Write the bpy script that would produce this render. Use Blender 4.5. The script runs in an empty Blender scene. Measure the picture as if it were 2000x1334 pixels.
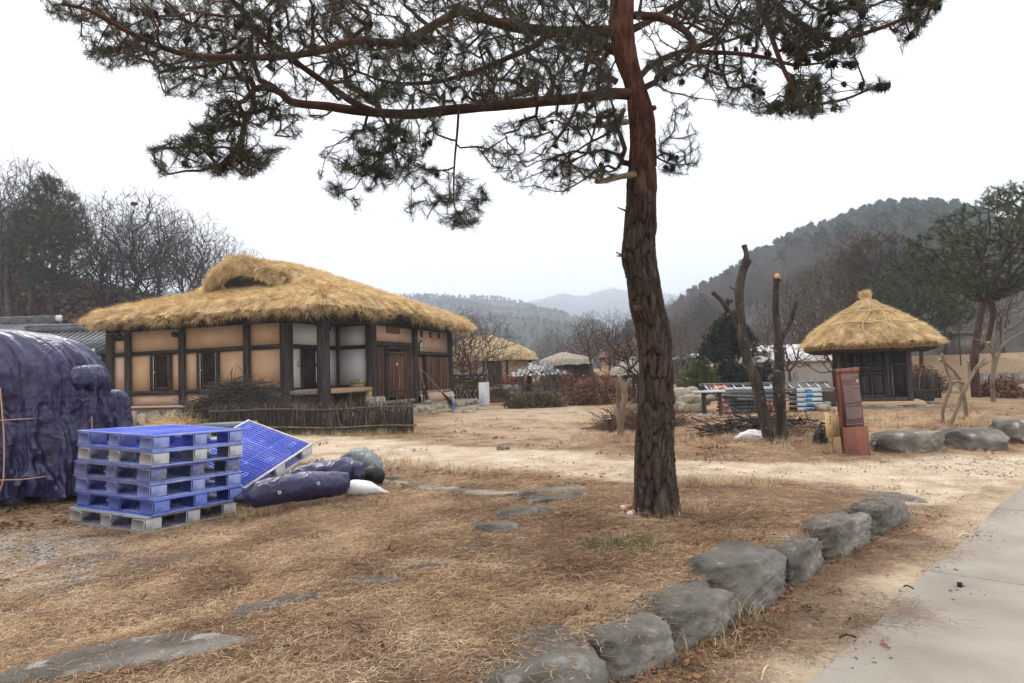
import bpy, math, random
import numpy as np
from mathutils import Vector, Matrix, Euler

# ------------------------------------------------------------------ camera, world, sun, exposure
SC = bpy.context.scene
F_PX, PITCH, ROLL = 1333.0, math.atan(63 / 1333.0), 0.033
CAM = np.array([0.0, 0.0, 1.45])
FW = np.array([0, math.cos(PITCH), math.sin(PITCH)])
_r0 = np.array([1.0, 0, 0]); _u0 = np.array([0, -math.sin(PITCH), math.cos(PITCH)])
RT = math.cos(ROLL) * _r0 - math.sin(ROLL) * _u0
UP = math.sin(ROLL) * _r0 + math.cos(ROLL) * _u0
cd = bpy.data.cameras.new('camera'); cam = bpy.data.objects.new('camera', cd)
SC.collection.objects.link(cam)
cam.matrix_world = Matrix(((RT[0], UP[0], -FW[0], CAM[0]), (RT[1], UP[1], -FW[1], CAM[1]), (RT[2], UP[2], -FW[2], CAM[2]), (0, 0, 0, 1)))
cd.sensor_width = 36; cd.lens = 36 * F_PX / 2000; cd.clip_end = 8000; cd.clip_start = 0.05
SC.camera = cam

W = bpy.data.worlds.new('World'); SC.world = W; W.use_nodes = True
wn, wl = W.node_tree.nodes, W.node_tree.links
wn.clear()
wo = wn.new('ShaderNodeOutputWorld'); bg = wn.new('ShaderNodeBackground')
sky = wn.new('ShaderNodeTexSky'); sky.sky_type = 'NISHITA'; sky.sun_disc = False
SUN_EL, SUN_AZ = 50, -35
sky.sun_elevation = math.radians(SUN_EL); sky.sun_rotation = math.radians(SUN_AZ)
sky.air_density = 1.0; sky.dust_density = 6.0
tc = wn.new('ShaderNodeTexCoord'); sx = wn.new('ShaderNodeSeparateXYZ')
wl.new(tc.outputs['Generated'], sx.inputs[0])
# overcast cloud layer: brighter towards the zenith (standard overcast sky), soft uneven cloud
mr = wn.new('ShaderNodeMapRange'); mr.inputs[1].default_value = 0.0; mr.inputs[2].default_value = 1.0
mr.inputs[3].default_value = 0.80; mr.inputs[4].default_value = 2.05
wl.new(sx.outputs[2], mr.inputs[0])
mpn = wn.new('ShaderNodeMapping'); mpn.inputs['Scale'].default_value = (1.2, 1.2, 3.0)
wl.new(tc.outputs['Generated'], mpn.inputs[0])
nz = wn.new('ShaderNodeTexNoise'); nz.inputs['Scale'].default_value = 1.3; nz.inputs['Detail'].default_value = 3
wl.new(mpn.outputs[0], nz.inputs['Vector'])
mr2 = wn.new('ShaderNodeMapRange'); mr2.inputs[1].default_value = 0.3; mr2.inputs[2].default_value = 0.7
mr2.inputs[3].default_value = 0.96; mr2.inputs[4].default_value = 1.04
wl.new(nz.outputs[0], mr2.inputs[0])
mxc = wn.new('ShaderNodeMapRange'); mxc.inputs[1].default_value = -0.6; mxc.inputs[2].default_value = 0.7
mxc.interpolation_type = 'SMOOTHSTEP'
wl.new(sx.outputs[0], mxc.inputs[0])
ccol = wn.new('ShaderNodeMix'); ccol.data_type = 'RGBA'
ccol.inputs[6].default_value = (9.35, 9.4, 9.6, 1); ccol.inputs[7].default_value = (8.7, 8.95, 9.35, 1)
wl.new(mxc.outputs[0], ccol.inputs[0])
mul = wn.new('ShaderNodeMath'); mul.operation = 'MULTIPLY'
wl.new(mr.outputs[0], mul.inputs[0]); wl.new(mr2.outputs[0], mul.inputs[1])
vm = wn.new('ShaderNodeVectorMath'); vm.operation = 'SCALE'
wl.new(ccol.outputs[2], vm.inputs[0]); wl.new(mul.outputs[0], vm.inputs[3])
mixs = wn.new('ShaderNodeMix'); mixs.data_type = 'RGBA'; mixs.inputs[0].default_value = 0.96
wl.new(sky.outputs[0], mixs.inputs[6]); wl.new(vm.outputs[0], mixs.inputs[7])
wl.new(mixs.outputs[2], bg.inputs[0]); bg.inputs[1].default_value = 0.1
wl.new(bg.outputs[0], wo.inputs[0])

sd = bpy.data.lights.new('sun', 'SUN'); sun = bpy.data.objects.new('sun', sd); SC.collection.objects.link(sun)
sd.energy = 1.3; sd.angle = math.radians(25); sd.color = (1.0, 0.95, 0.88)
_az = math.radians(SUN_AZ); _el = math.radians(SUN_EL)
sdir = Vector((math.sin(_az) * math.cos(_el), math.cos(_az) * math.cos(_el), math.sin(_el)))
sun.rotation_euler = sdir.to_track_quat('Z', 'Y').to_euler()
vs = SC.view_settings
SC.display_settings.display_device = 'sRGB'
vs.view_transform = 'Standard'; vs.look = 'None'; vs.exposure = 0.42; vs.gamma = 1.0; vs.use_curve_mapping = False
SC.cycles.max_bounces = 6; SC.cycles.diffuse_bounces = 3; SC.cycles.glossy_bounces = 2
SC.cycles.transmission_bounces = 4; SC.cycles.transparent_max_bounces = 8; SC.cycles.volume_bounces = 1
SC.cycles.use_denoising = True

# ------------------------------------------------------------------ geometry of the view, used to turn measurements into places
def ray(px, py): return FW + RT * (px - 1000) / F_PX - UP * (py - 667) / F_PX
def at(px, py, Y):
    v = ray(px, py); return CAM + v * (Y / v[1])
def sstep(x, a, b):
    t = np.clip((np.asarray(x, float) - a) / (b - a), 0, 1); return t * t * (3 - 2 * t)
rnd = random.Random(11); rng = np.random.default_rng(11)

def _h(ix, iy, iz, s):
    h = (ix * 374761393 + iy * 668265263 + iz * 2147483647 + s * 1274126177) & 0xFFFFFFFF
    h = ((h ^ (h >> 13)) * 1274126177) & 0xFFFFFFFF
    h = ((h ^ (h >> 16)) * 2246822519) & 0xFFFFFFFF
    return (h ^ (h >> 15)) / 4294967295.0
def vn(P, s=0):
    P = np.asarray(P, float); I = np.floor(P).astype(np.int64); f = P - I; f = f * f * (3 - 2 * f)
    r = 0
    for dx in (0, 1):
        for dy in (0, 1):
            for dz in (0, 1):
                w = (f[:, 0] if dx else 1 - f[:, 0]) * (f[:, 1] if dy else 1 - f[:, 1]) * (f[:, 2] if dz else 1 - f[:, 2])
                r = r + w * _h(I[:, 0] + dx, I[:, 1] + dy, I[:, 2] + dz, s)
    return r * 2 - 1
def fbm(P, s=0, o=4):
    P = np.asarray(P, float); r = 0; a = 1; t = 0
    for k in range(o): r = r + a * vn(P * (2.03 ** k) + 17.3 * k, s + k); t += a; a *= .5
    return r / t
def cell(x, y, per, s=0):
    # F2-F1 and cell id on a plane that wraps in x with period per
    ix = np.floor(x).astype(np.int64); iy = np.floor(y).astype(np.int64)
    f1 = np.full(x.shape, 9.); f2 = np.full(x.shape, 9.); cid = np.zeros(x.shape)
    for dx in (-1, 0, 1):
        for dy in (-1, 0, 1):
            cx = ix + dx; cy = iy + dy; wx = cx % per; z = np.zeros_like(cx)
            px = cx + .15 + .7 * _h(wx, cy, z, s); py = cy + .1 + .8 * _h(wx, cy, z, s + 5)
            d = np.hypot(px - x, py - y)
            m = d < f1; f2 = np.where(m, f1, np.minimum(f2, d)); cid = np.where(m, _h(wx, cy, z, s + 9), cid); f1 = np.where(m, d, f1)
    return f2 - f1, cid

# ------------------------------------------------------------------ object helpers
COL = SC.collection
def link(o, parent=None):
    COL.objects.link(o)
    if parent is not None: o.parent = parent
    return o
def tag(o, label=None, cat=None, group=None, kind=None):
    if label: o['label'] = label
    if cat: o['category'] = cat
    if group: o['group'] = group
    if kind: o['kind'] = kind
    return o
def empty(name, loc, rz=0, label=None, cat=None, group=None, rot=None):
    o = bpy.data.objects.new(name, None); o.location = [float(c) for c in loc]
    o.rotation_euler = rot if rot else (0, 0, rz); o.empty_display_size = .2
    link(o); return tag(o, label, cat, group)
def mesh_np(name, V, F, mat=None, parent=None, smooth=False, attrs=None, mats=None, midx=None):
    V = np.asarray(V, np.float32).reshape(-1, 3)
    me = bpy.data.meshes.new(name)
    if isinstance(F, np.ndarray):
        n = len(F); k = F.shape[1]; loops = F.ravel().astype(np.int32)
        starts = np.arange(0, n * k, k, dtype=np.int32)
    else:
        n = len(F); loops = np.array([i for f in F for i in f], np.int32)
        ln = np.array([len(f) for f in F]); starts = np.concatenate([[0], np.cumsum(ln)[:-1]]).astype(np.int32)
    me.vertices.add(len(V)); me.vertices.foreach_set('co', V.ravel())
    me.loops.add(len(loops)); me.loops.foreach_set('vertex_index', loops)
    me.polygons.add(n); me.polygons.foreach_set('loop_start', starts)
    me.update(calc_edges=True); me.validate()
    if smooth: me.polygons.foreach_set('use_smooth', np.ones(len(me.polygons), bool))
    if attrs:
        for k2, a in attrs.items():
            at_ = me.attributes.new(k2, 'FLOAT', 'POINT'); at_.data.foreach_set('value', np.asarray(a, np.float32))
    for m in (mats or ([mat] if mat else [])): me.materials.append(m)
    if midx is not None and len(me.polygons) == len(midx): me.polygons.foreach_set('material_index', np.asarray(midx, np.int32))
    o = bpy.data.objects.new(name, me); return link(o, parent)

def rotz(a): c, s = math.cos(a), math.sin(a); return np.array([[c, -s, 0], [s, c, 0], [0, 0, 1.]])
def rotx(a): c, s = math.cos(a), math.sin(a); return np.array([[1., 0, 0], [0, c, -s], [0, s, c]])
def roty(a): c, s = math.cos(a), math.sin(a); return np.array([[c, 0, s], [0, 1., 0], [-s, 0, c]])
BOXV = np.array([[-1, -1, -1], [1, -1, -1], [1, 1, -1], [-1, 1, -1], [-1, -1, 1], [1, -1, 1], [1, 1, 1], [-1, 1, 1]]) * .5
BOXF = [(0, 3, 2, 1), (4, 5, 6, 7), (0, 1, 5, 4), (1, 2, 6, 5), (2, 3, 7, 6), (3, 0, 4, 7)]
class MB:
    def __init__(s): s.V = []; s.F = []; s.n = 0
    def add(s, V, F):
        V = np.asarray(V, float).reshape(-1, 3); s.V.append(V)
        n = s.n; s.F += [tuple(i + n for i in f) for f in F]; s.n += len(V); return s
    def box(s, c, d, R=None, taper=1.0):
        v = BOXV * np.array(d)
        if taper != 1.0: v[4:, :2] *= taper
        if R is not None: v = v @ R.T
        return s.add(v + np.array(c), BOXF)
    def cbox(s, c, d, b=.01, R=None):
        # box with chamfered edges
        h = np.array(d, float) / 2; b = min(b, h.min() * .45); V = []; idx = {}
        for sx_ in (-1, 1):
            for sy in (-1, 1):
                for sz in (-1, 1):
                    for ax in range(3):
                        p = h - b; p[ax] = h[ax]; idx[(sx_, sy, sz, ax)] = len(V); V.append(p * (sx_, sy, sz))
        F = []
        for ax in range(3):
            a, c2 = [i for i in range(3) if i != ax]
            for sg in (-1, 1):
                q = []
                for (p1, p2) in ((-1, -1), (1, -1), (1, 1), (-1, 1)):
                    k = [0, 0, 0]; k[ax] = sg; k[a] = p1; k[c2] = p2; q.append(idx[(k[0], k[1], k[2], ax)])
                if (sg > 0) == (ax == 1): q = q[::-1]
                F.append(tuple(q))
            for p1 in (-1, 1):
                for p2 in (-1, 1):
                    k0 = [0, 0, 0]; k0[a] = p1; k0[c2] = p2; k1 = k0[:]; k0[ax] = -1; k1[ax] = 1
                    F.append((idx[(*k0, a)], idx[(*k1, a)], idx[(*k1, c2)], idx[(*k0, c2)]))
        for k in [(x, y, z) for x in (-1, 1) for y in (-1, 1) for z in (-1, 1)]:
            F.append((idx[(*k, 0)], idx[(*k, 1)], idx[(*k, 2)]))
        V = np.array(V)
        if R is not None: V = V @ R.T
        return s.add(V + np.array(c), F)
    def beam(s, a, b, w, h, ch=.008, roll=0):
        # squared timber from a to b
        a = np.array(a, float); b = np.array(b, float); d = b - a; L = np.linalg.norm(d); d /= L
        up = np.array([0, 0, 1.]) if abs(d[2]) < .95 else np.array([0, 1., 0])
        x = np.cross(up, d); x /= np.linalg.norm(x); z = np.cross(d, x)
        return s.cbox((a + b) / 2, (w, L, h), ch, np.array([x, d, z]).T)
    def tube(s, P, R, n=6, cap=True, squash=1.0):
        V, F = tube(P, R, n, cap); return s.add(V, F)
    def build(s, name, mat, parent=None, smooth=False):
        return mesh_np(name, np.concatenate(s.V), s.F, mat, parent, smooth)
def tube(P, R, n=6, cap=True):
    P = np.asarray(P, float); m = len(P); R = np.broadcast_to(np.asarray(R, float), (m,))
    T = np.gradient(P, axis=0); T /= np.linalg.norm(T, axis=1)[:, None] + 1e-9
    ref = np.array([0, 0, 1.]) if abs(T[:, 2]).mean() < .85 else np.array([1., 0, 0])
    A = np.cross(T, ref); A /= np.linalg.norm(A, axis=1)[:, None] + 1e-9; B = np.cross(T, A)
    th = np.arange(n) * 2 * math.pi / n
    V = P[:, None] + R[:, None, None] * (A[:, None] * np.cos(th)[None, :, None] + B[:, None] * np.sin(th)[None, :, None])
    V = V.reshape(-1, 3)
    i = np.arange(m - 1)[:, None] * n; j = np.arange(n)[None]; k = (j + 1) % n
    F = np.stack([i + j, i + k, i + n + k, i + n + j], -1).reshape(-1, 4)
    F = [tuple(f) for f in F.tolist()]
    if cap: F += [tuple(range(n))[::-1], tuple(range((m - 1) * n, m * n))]
    return V, F
def copy_tree(o, parent=None):
    c = o.copy(); COL.objects.link(c)
    if parent is not None: c.parent = parent
    for ch in list(o.children): copy_tree(ch, c)
    return c
def spline(pts, per=8):
    # Catmull-Rom through pts (any dimension)
    P = np.asarray(pts, float); P = np.vstack([2 * P[0] - P[1], P, 2 * P[-1] - P[-2]]); out = []
    for i in range(1, len(P) - 2):
        t = np.linspace(0, 1, per, endpoint=False)[:, None]; a, b, c, d = P[i - 1:i + 3]
        out.append(.5 * (2 * b + (c - a) * t + (2 * a - 5 * b + 4 * c - d) * t ** 2 + (3 * b - a - 3 * c + d) * t ** 3))
    out.append(P[-2][None]); return np.vstack(out)

# ------------------------------------------------------------------ materials
def mat(name, stops, scale=6.0, detail=5, rough=.85, bump=0.0, bscale=None, stretch=(1, 1, 1), coord='Object', spec=.25,
        rv=0.0, metal=0.0, dist=0.0, wave=None, speck=None, bdist=.01, attr=None, bvor=0, sub=0.0):
    m = bpy.data.materials.new(name); m.use_nodes = True; N = m.node_tree.nodes; L = m.node_tree.links
    b = N['Principled BSDF']; b.inputs['Roughness'].default_value = rough; b.inputs['Specular IOR Level'].default_value = spec
    b.inputs['Metallic'].default_value = metal
    t = N.new('ShaderNodeTexCoord')
    if coord == 'World':
        g = N.new('ShaderNodeNewGeometry'); src = g.outputs['Position']
    else: src = t.outputs[coord]
    mp = N.new('ShaderNodeMapping'); mp.inputs['Scale'].default_value = stretch; L.new(src, mp.inputs[0])
    n = N.new('ShaderNodeTexNoise'); n.inputs['Scale'].default_value = scale; n.inputs['Detail'].default_value = detail
    n.inputs['Distortion'].default_value = dist; L.new(mp.outputs[0], n.inputs['Vector'])
    r = N.new('ShaderNodeValToRGB'); e = r.color_ramp.elements
    k = len(stops)
    for i, c in enumerate(stops):
        p = .3 + .4 * i / max(1, k - 1)
        if i < 2: e[i].position = p; e[i].color = (*c, 1)
        else: q = e.new(p); q.color = (*c, 1)
    L.new(n.outputs[0], r.inputs[0]); out = r.outputs[0]
    if speck:
        n3 = N.new('ShaderNodeTexNoise'); n3.inputs['Scale'].default_value = speck[0]; n3.inputs['Detail'].default_value = 3
        L.new(mp.outputs[0] if len(speck) > 3 else src, n3.inputs['Vector'])
        mr_ = N.new('ShaderNodeMapRange'); mr_.inputs[1].default_value = speck[2]; mr_.inputs[2].default_value = speck[2] + .08
        L.new(n3.outputs[0], mr_.inputs[0])
        mx = N.new('ShaderNodeMix'); mx.data_type = 'RGBA'; L.new(mr_.outputs[0], mx.inputs[0]); L.new(out, mx.inputs[6])
        mx.inputs[7].default_value = (*speck[1], 1); out = mx.outputs[2]
    if rv:
        oi = N.new('ShaderNodeObjectInfo'); m2 = N.new('ShaderNodeMapRange'); m2.inputs[3].default_value = 1 - rv; m2.inputs[4].default_value = 1 + rv
        L.new(oi.outputs['Random'], m2.inputs[0]); hs = N.new('ShaderNodeHueSaturation'); L.new(out, hs.inputs['Color']); L.new(m2.outputs[0], hs.inputs['Value'])
        out = hs.outputs[0]
    L.new(out, b.inputs['Base Color'])
    if bump:
        n2 = N.new('ShaderNodeTexVoronoi' if bvor else 'ShaderNodeTexNoise'); n2.inputs['Scale'].default_value = bscale or scale * 3
        if not bvor: n2.inputs['Detail'].default_value = 9; n2.inputs['Roughness'].default_value = .66
        L.new(mp.outputs[0], n2.inputs['Vector'])
        bp = N.new('ShaderNodeBump'); bp.inputs['Strength'].default_value = bump; bp.inputs['Distance'].default_value = bdist
        L.new(n2.outputs[0], bp.inputs['Height']); L.new(bp.outputs[0], b.inputs['Normal'])
    if sub:
        b.inputs['Transmission Weight'].default_value = 0
    return m
def srgb(r, g, b):
    f = lambda c: (c / 255 / 12.92) if c / 255 <= .04045 else ((c / 255 + .055) / 1.055) ** 2.4
    return (f(r), f(g), f(b))
def amix(m, attr, col, lo=0., hi=1.):
    # blend a second colour in where a mesh attribute says the thing is different there
    N, L = m.node_tree.nodes, m.node_tree.links; b = N['Principled BSDF']; old = b.inputs['Base Color'].links[0].from_socket
    a = N.new('ShaderNodeAttribute'); a.attribute_name = attr; mr_ = N.new('ShaderNodeMapRange')
    mr_.inputs[1].default_value = lo; mr_.inputs[2].default_value = hi; L.new(a.outputs['Fac'], mr_.inputs[0])
    mx = N.new('ShaderNodeMix'); mx.data_type = 'RGBA'; L.new(mr_.outputs[0], mx.inputs[0]); L.new(old, mx.inputs[6])
    if isinstance(col, tuple): mx.inputs[7].default_value = (*col, 1)
    else: L.new(col, mx.inputs[7])
    L.new(mx.outputs[2], b.inputs['Base Color']); return m

# ------------------------------------------------------------------ scattering of uncountable stuff and needles (geometry nodes)
def proto(name, V, F, m, attrs=None):
    o = mesh_np(name, V, F, m); COL.objects.unlink(o)
    return o
def scatter(name, pts, rots, scl, protos, idx, parent=None, kind='stuff', label=None, cat=None):
    me = bpy.data.meshes.new(name); pts = np.asarray(pts, np.float32)
    me.vertices.add(len(pts)); me.vertices.foreach_set('co', pts.ravel())
    a = me.attributes.new('rot', 'FLOAT_VECTOR', 'POINT'); a.data.foreach_set('vector', np.asarray(rots, np.float32).ravel())
    a = me.attributes.new('scl', 'FLOAT', 'POINT'); a.data.foreach_set('value', np.asarray(scl, np.float32))
    a = me.attributes.new('idx', 'INT', 'POINT'); a.data.foreach_set('value', np.asarray(idx, np.int32))
    o = bpy.data.objects.new(name, me); link(o, parent)
    if kind: o['kind'] = kind
    tag(o, label, cat)
    ng = bpy.data.node_groups.new(name, 'GeometryNodeTree')
    ng.interface.new_socket('Geometry', in_out='INPUT', socket_type='NodeSocketGeometry')
    ng.interface.new_socket('Geometry', in_out='OUTPUT', socket_type='NodeSocketGeometry')
    N, L = ng.nodes, ng.links; gi = N.new('NodeGroupInput'); go = N.new('NodeGroupOutput'); jo = N.new('GeometryNodeJoinGeometry')
    def na(n, t):
        q = N.new('GeometryNodeInputNamedAttribute'); q.data_type = t; q.inputs[0].default_value = n; return q.outputs[0]
    ra = na('rot', 'FLOAT_VECTOR'); er = N.new('FunctionNodeEulerToRotation'); L.new(ra, er.inputs[0])
    sa = na('scl', 'FLOAT'); ia = na('idx', 'INT')
    for k, p in enumerate(protos):
        oi = N.new('GeometryNodeObjectInfo'); oi.inputs['Object'].default_value = p
        cp = N.new('FunctionNodeCompare'); cp.data_type = 'INT'; cp.operation = 'EQUAL'
        L.new(ia, cp.inputs[2]); cp.inputs[3].default_value = k
        ip = N.new('GeometryNodeInstanceOnPoints'); L.new(gi.outputs[0], ip.inputs['Points']); L.new(cp.outputs[0], ip.inputs['Selection'])
        L.new(oi.outputs['Geometry'], ip.inputs['Instance']); L.new(er.outputs[0], ip.inputs['Rotation']); L.new(sa, ip.inputs['Scale'])
        L.new(ip.outputs[0], jo.inputs[0])
    L.new(jo.outputs[0], go.inputs[0])
    md = o.modifiers.new('scatter', 'NODES'); md.node_group = ng
    return o
def dir_euler(D, roll=None):
    # euler angles that turn +Z into each direction of D
    out = np.zeros((len(D), 3))
    for i, d in enumerate(D):
        q = Vector(d).to_track_quat('Z', 'Y').to_matrix()
        if roll is not None: q = q @ Matrix.Rotation(roll[i], 3, 'Z')
        out[i] = q.to_euler()
    return out

# ------------------------------------------------------------------ trees: branches grown towards points of the crown
def grow(skel, attr, bf=.35, step=.12, wig=.12, tip_r=.003, expo=2.4, seed=0, rmax=None, curl=.35, rough_sort=True):
    """skel: list of (points Nx3, radii N, parent node index or None). Returns nodes, parents, radii, tips"""
    R = np.random.default_rng(seed); cap = 4000 + len(attr) * 14
    P = np.zeros((cap, 3)); par = np.full(cap, -1, int); pl = np.zeros(cap); fr = np.zeros(cap); n = 0
    for (pts, rad, p0) in skel:
        prev = p0
        for k in range(len(pts)):
            P[n] = pts[k]; par[n] = -1 if prev is None else prev; fr[n] = rad[k]
            pl[n] = 0 if prev is None else pl[prev] + np.linalg.norm(P[n] - P[prev]); prev = n; n += 1
    A = np.asarray(attr, float)
    if rough_sort:
        d0 = np.array([np.min(((P[:n] - a) ** 2).sum(1)) for a in A]); A = A[np.argsort(d0)]
    tips = []
    for a in A:
        d = np.sqrt(((P[:n] - a) ** 2).sum(1)); c = d + bf * pl[:n]; j = int(np.argmin(c)); L = d[j]
        if L < step * .4: tips.append(j); continue
        m = max(1, int(L / step)); m = min(m, 12)
        pd = P[j] - P[par[j]] if par[j] >= 0 else (a - P[j]); pd = pd / (np.linalg.norm(pd) + 1e-9)
        ctl = P[j] + pd * L * curl + R.normal(0, wig, 3) * L * .5
        t = np.arange(1, m + 1)[:, None] / m
        q = (1 - t) ** 2 * P[j] + 2 * t * (1 - t) * ctl + t * t * a
        if m > 2: q[:-1] += R.normal(0, wig * step * .35, (m - 1, 3))
        prev = j
        for k in range(m):
            if n >= cap: break
            P[n] = q[k]; par[n] = prev; pl[n] = pl[prev] + np.linalg.norm(P[n] - P[prev]); prev = n; n += 1
        tips.append(n - 1)
        if n >= cap - 14: break
    P = P[:n]; par = par[:n]; fr = fr[:n]; cnt = np.zeros(n)
    for t_ in tips: cnt[t_] += 1
    for i in range(n - 1, -1, -1):
        if par[i] >= 0: cnt[par[i]] += cnt[i]
    rad = tip_r * np.maximum(cnt, 1) ** (1 / expo)
    if rmax: rad = np.minimum(rad, rmax)
    rad = np.where(fr > 0, fr, rad)
    for i in range(n):
        if par[i] >= 0 and fr[i] == 0: rad[i] = min(rad[i], rad[par[i]] * .92)
    return P, par, rad, np.array(tips), cnt
def tree_tubes(P, par, rad, cnt, skip=None, nmin=3, big=.02, rlim=None):
    n = len(P); best = {}
    for i in range(n):
        p = par[i]
        if p >= 0 and (p not in best or cnt[i] > cnt[best[p]]): best[p] = i
    V = []; F = []; nv = 0
    cont = set(best.values())
    for i in range(n):
        if i in cont: continue
        ch = [i]
        if par[i] >= 0: ch = [par[i], i]
        k = i
        while k in best: k = best[k]; ch.append(k)
        if len(ch) < 2: continue
        if skip is not None and i in skip: continue
        pts = P[ch]; r = rad[ch].copy()
        if par[i] >= 0: r[0] = min(r[0], r[1] * 1.15)
        ns = nmin if r.max() < big else (5 if r.max() < big * 2.5 else 8)
        v, f = tube(pts, r, ns, False)
        V.append(v); F.append(np.array(f) + nv); nv += len(v)
    return np.concatenate(V), np.concatenate(F)

# ================================================================== GROUND
def seg_dist(X, Y, poly):
    # signed distance to a closed polygon, positive inside
    d = np.full(X.shape, 1e9); ins = np.zeros(X.shape, bool); n = len(poly)
    for i in range(n):
        x1, y1 = poly[i]; x2, y2 = poly[(i + 1) % n]; dx, dy = x2 - x1, y2 - y1
        t = np.clip(((X - x1) * dx + (Y - y1) * dy) / (dx * dx + dy * dy + 1e-12), 0, 1)
        d = np.minimum(d, np.hypot(X - x1 - t * dx, Y - y1 - t * dy))
        c = ((y1 > Y) != (y2 > Y)) & (X < (x2 - x1) * (Y - y1) / (y2 - y1 + 1e-12) + x1); ins ^= c
    return np.where(ins, d, -d)
KERB = [(-2.3, .6), (.3, 3.07), (.64, 3.38), (.95, 3.68), (1.4, 4.14), (1.85, 4.6), (2.35, 5.1), (2.9, 5.65), (3.47, 6.24)]
BED = KERB + [(3.42, 6.6), (2.7, 7.0), (1.7, 7.5), (.3, 7.45), (-.2, 6.9), (-.8, 5.9), (-1.35, 4.7), (-1.9, 3.9), (-2.6, 3.2), (-4.6, .6)]
PA, PB = np.array([1.3, 3.18]), np.array([5.8, 7.88]); PD = (PB - PA) / np.linalg.norm(PB - PA); PN = np.array([PD[1], -PD[0]])
def path_s(X, Y): return (X - PA[0]) * PN[0] + (Y - PA[1]) * PN[1]
def path_t(X, Y): return (X - PA[0]) * PD[0] + (Y - PA[1]) * PD[1]
def G(X, Y, fine=False):
    X = np.asarray(X, float); Y = np.asarray(Y, float)
    k = -path_s(X, Y)                       # metres left of the path edge
    base = .12 * sstep(k, .74, 1.0) * (1 - sstep(Y, 6.0, 6.6)) + .12 * sstep(k, .5, 3.5) * sstep(Y, 6.0, 6.6)
    base = base + .14 * sstep(Y, 9, 19) * sstep(k, -2, 4) + .05 * sstep(-X, 1.5, 4) * sstep(Y, 5.5, 8) * (1 - sstep(Y, 9, 14))
    base = base + .1 * sstep(np.hypot((X - 8) / 5, (Y - 13.5) / 3.2), 1.25, .55) * sstep(k, .3, 1.5)      # plot round the small shed
    base = base + .12 * sstep(Y, 22, 45)
    base = base + 1.35 * sstep(X + .18 * Y, 24.5, 27.0) * sstep(Y, 30.5, 33)          # far bank at the right
    d = seg_dist(X, Y, BED); rampk = sstep(d, .12, .24); soft = sstep(d, -.1, .45)
    nearK = sstep(k, .95, .7); r = np.maximum(rampk * (k < 1.1), soft * (k >= 1.1))
    r = np.where(k < 1.5, rampk * sstep(1.5 - k, 0, .5) + soft * (1 - sstep(1.5 - k, 0, .5)), soft)
    base = base * (1 - r) + .215 * r
    # mound at the foot of the pine
    base = base + .06 * np.exp(-((X - 1.2) ** 2 + (Y - 6.1) ** 2) / .5) + .07 * np.exp(-((X - 1.95) ** 2 / .5 + (Y - 6.5) ** 2 / .15))
    # ground under the pallet stack and covered heap
    pl_ = .079 + .0413 * ((X + 3.43) * .415 + (Y - 6.40) * .91) * 0 - .0413 * (-(X + 3.43) * .91 + (Y - 6.40) * .415) * -1 - .0286 * ((X + 3.43) * .415 + (Y - 6.40) * .91)
    wp = np.exp(-(np.maximum(np.hypot((X + 3.7), (Y - 7.1)) - .8, 0) / .55) ** 2); base = base * (1 - wp) + (pl_ - .006) * wp
    # shallow channel behind the low row of stones
    d2 = seg_dist(X, Y, [(-2.2, 8.0), (-1.3, 7.55), (-.3, 7.1), (.5, 7.25), (.5, 7.05), (-.4, 6.95), (-1.4, 7.35), (-2.3, 7.8)])
    base = base - .05 * sstep(d2, -.08, .08)
    return base
def gnd(px, py, dz=0.0):
    v = ray(px, py); lo, hi = 1.0, 400.0; z = .15
    Y = 5.
    for _ in range(40):
        t = (z - CAM[2]) / v[2] if v[2] < -1e-4 else 300 / v[1]
        Pn = CAM + v * t; z2 = float(G(Pn[0], Pn[1])); z = .6 * z + .4 * z2
    return np.array([Pn[0], Pn[1], float(G(Pn[0], Pn[1])) + dz])

def axis(lo, a, b, hi, st, gr):
    c = list(np.arange(a, b, st)); s = st; x = c[-1]
    while x < hi: s *= gr; x += s; c.append(x)
    s = st; x = a; L = []
    while x > lo: s *= gr; x -= s; L.append(x)
    return np.array(L[::-1] + c)
xs = axis(-1500, -6.5, 7.5, 1500, .042, 1.055); ys = axis(-40, 2.4, 12.5, 1900, .042, 1.032)
GX, GY = np.meshgrid(xs, ys); gx, gy = GX.ravel(), GY.ravel()
gzv = G(gx, gy)
near = 1 - sstep(np.hypot(gx, gy), 12, 30)
kk = -path_s(gx, gy)
offp = sstep(kk, -.05, .25)
gzv = gzv + (fbm(np.stack([gx * 1.1, gy * 1.1, 0 * gx], 1), 3) * .018 + fbm(np.stack([gx * 7, gy * 7, 0 * gx], 1), 9, 3) * .008) * near * offp - .02 * (1 - offp)
gzv = gzv - 1.2 * sstep(np.hypot(gx, gy), 90, 200)
def wpoly(pp): return [tuple(gnd(*p)[:2]) for p in pp]
ROAD = wpoly([(1990, 884), (1760, 893), (1650, 897), (1450, 896), (1200, 890), (1000, 878), (800, 860), (600, 846)]) + [(-12, 17.5), (-12, 13.2)] + \
    wpoly([(640, 905), (850, 920), (1000, 928), (1230, 944), (1450, 936), (1640, 948)]) + [(3.5, 6.75), (3.75, 6.3), (4.4, 6.55), (6.2, 8.3), (14, 16)]
rd = seg_dist(gx, gy, ROAD)
wob = fbm(np.stack([gx * .8, gy * .8, 0 * gx], 1), 21) * .5 + fbm(np.stack([gx * 3, gy * 3, 0 * gx], 1), 24) * .2
a_road = sstep(rd + wob, -.25, .35)
yard = seg_dist(gx, gy, wpoly([(830, 800), (960, 790), (1190, 795), (1240, 830), (1130, 870), (900, 872), (800, 862)]))
a_yard = sstep(yard + wob * 1.6, -.6, .9) * .5
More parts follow.
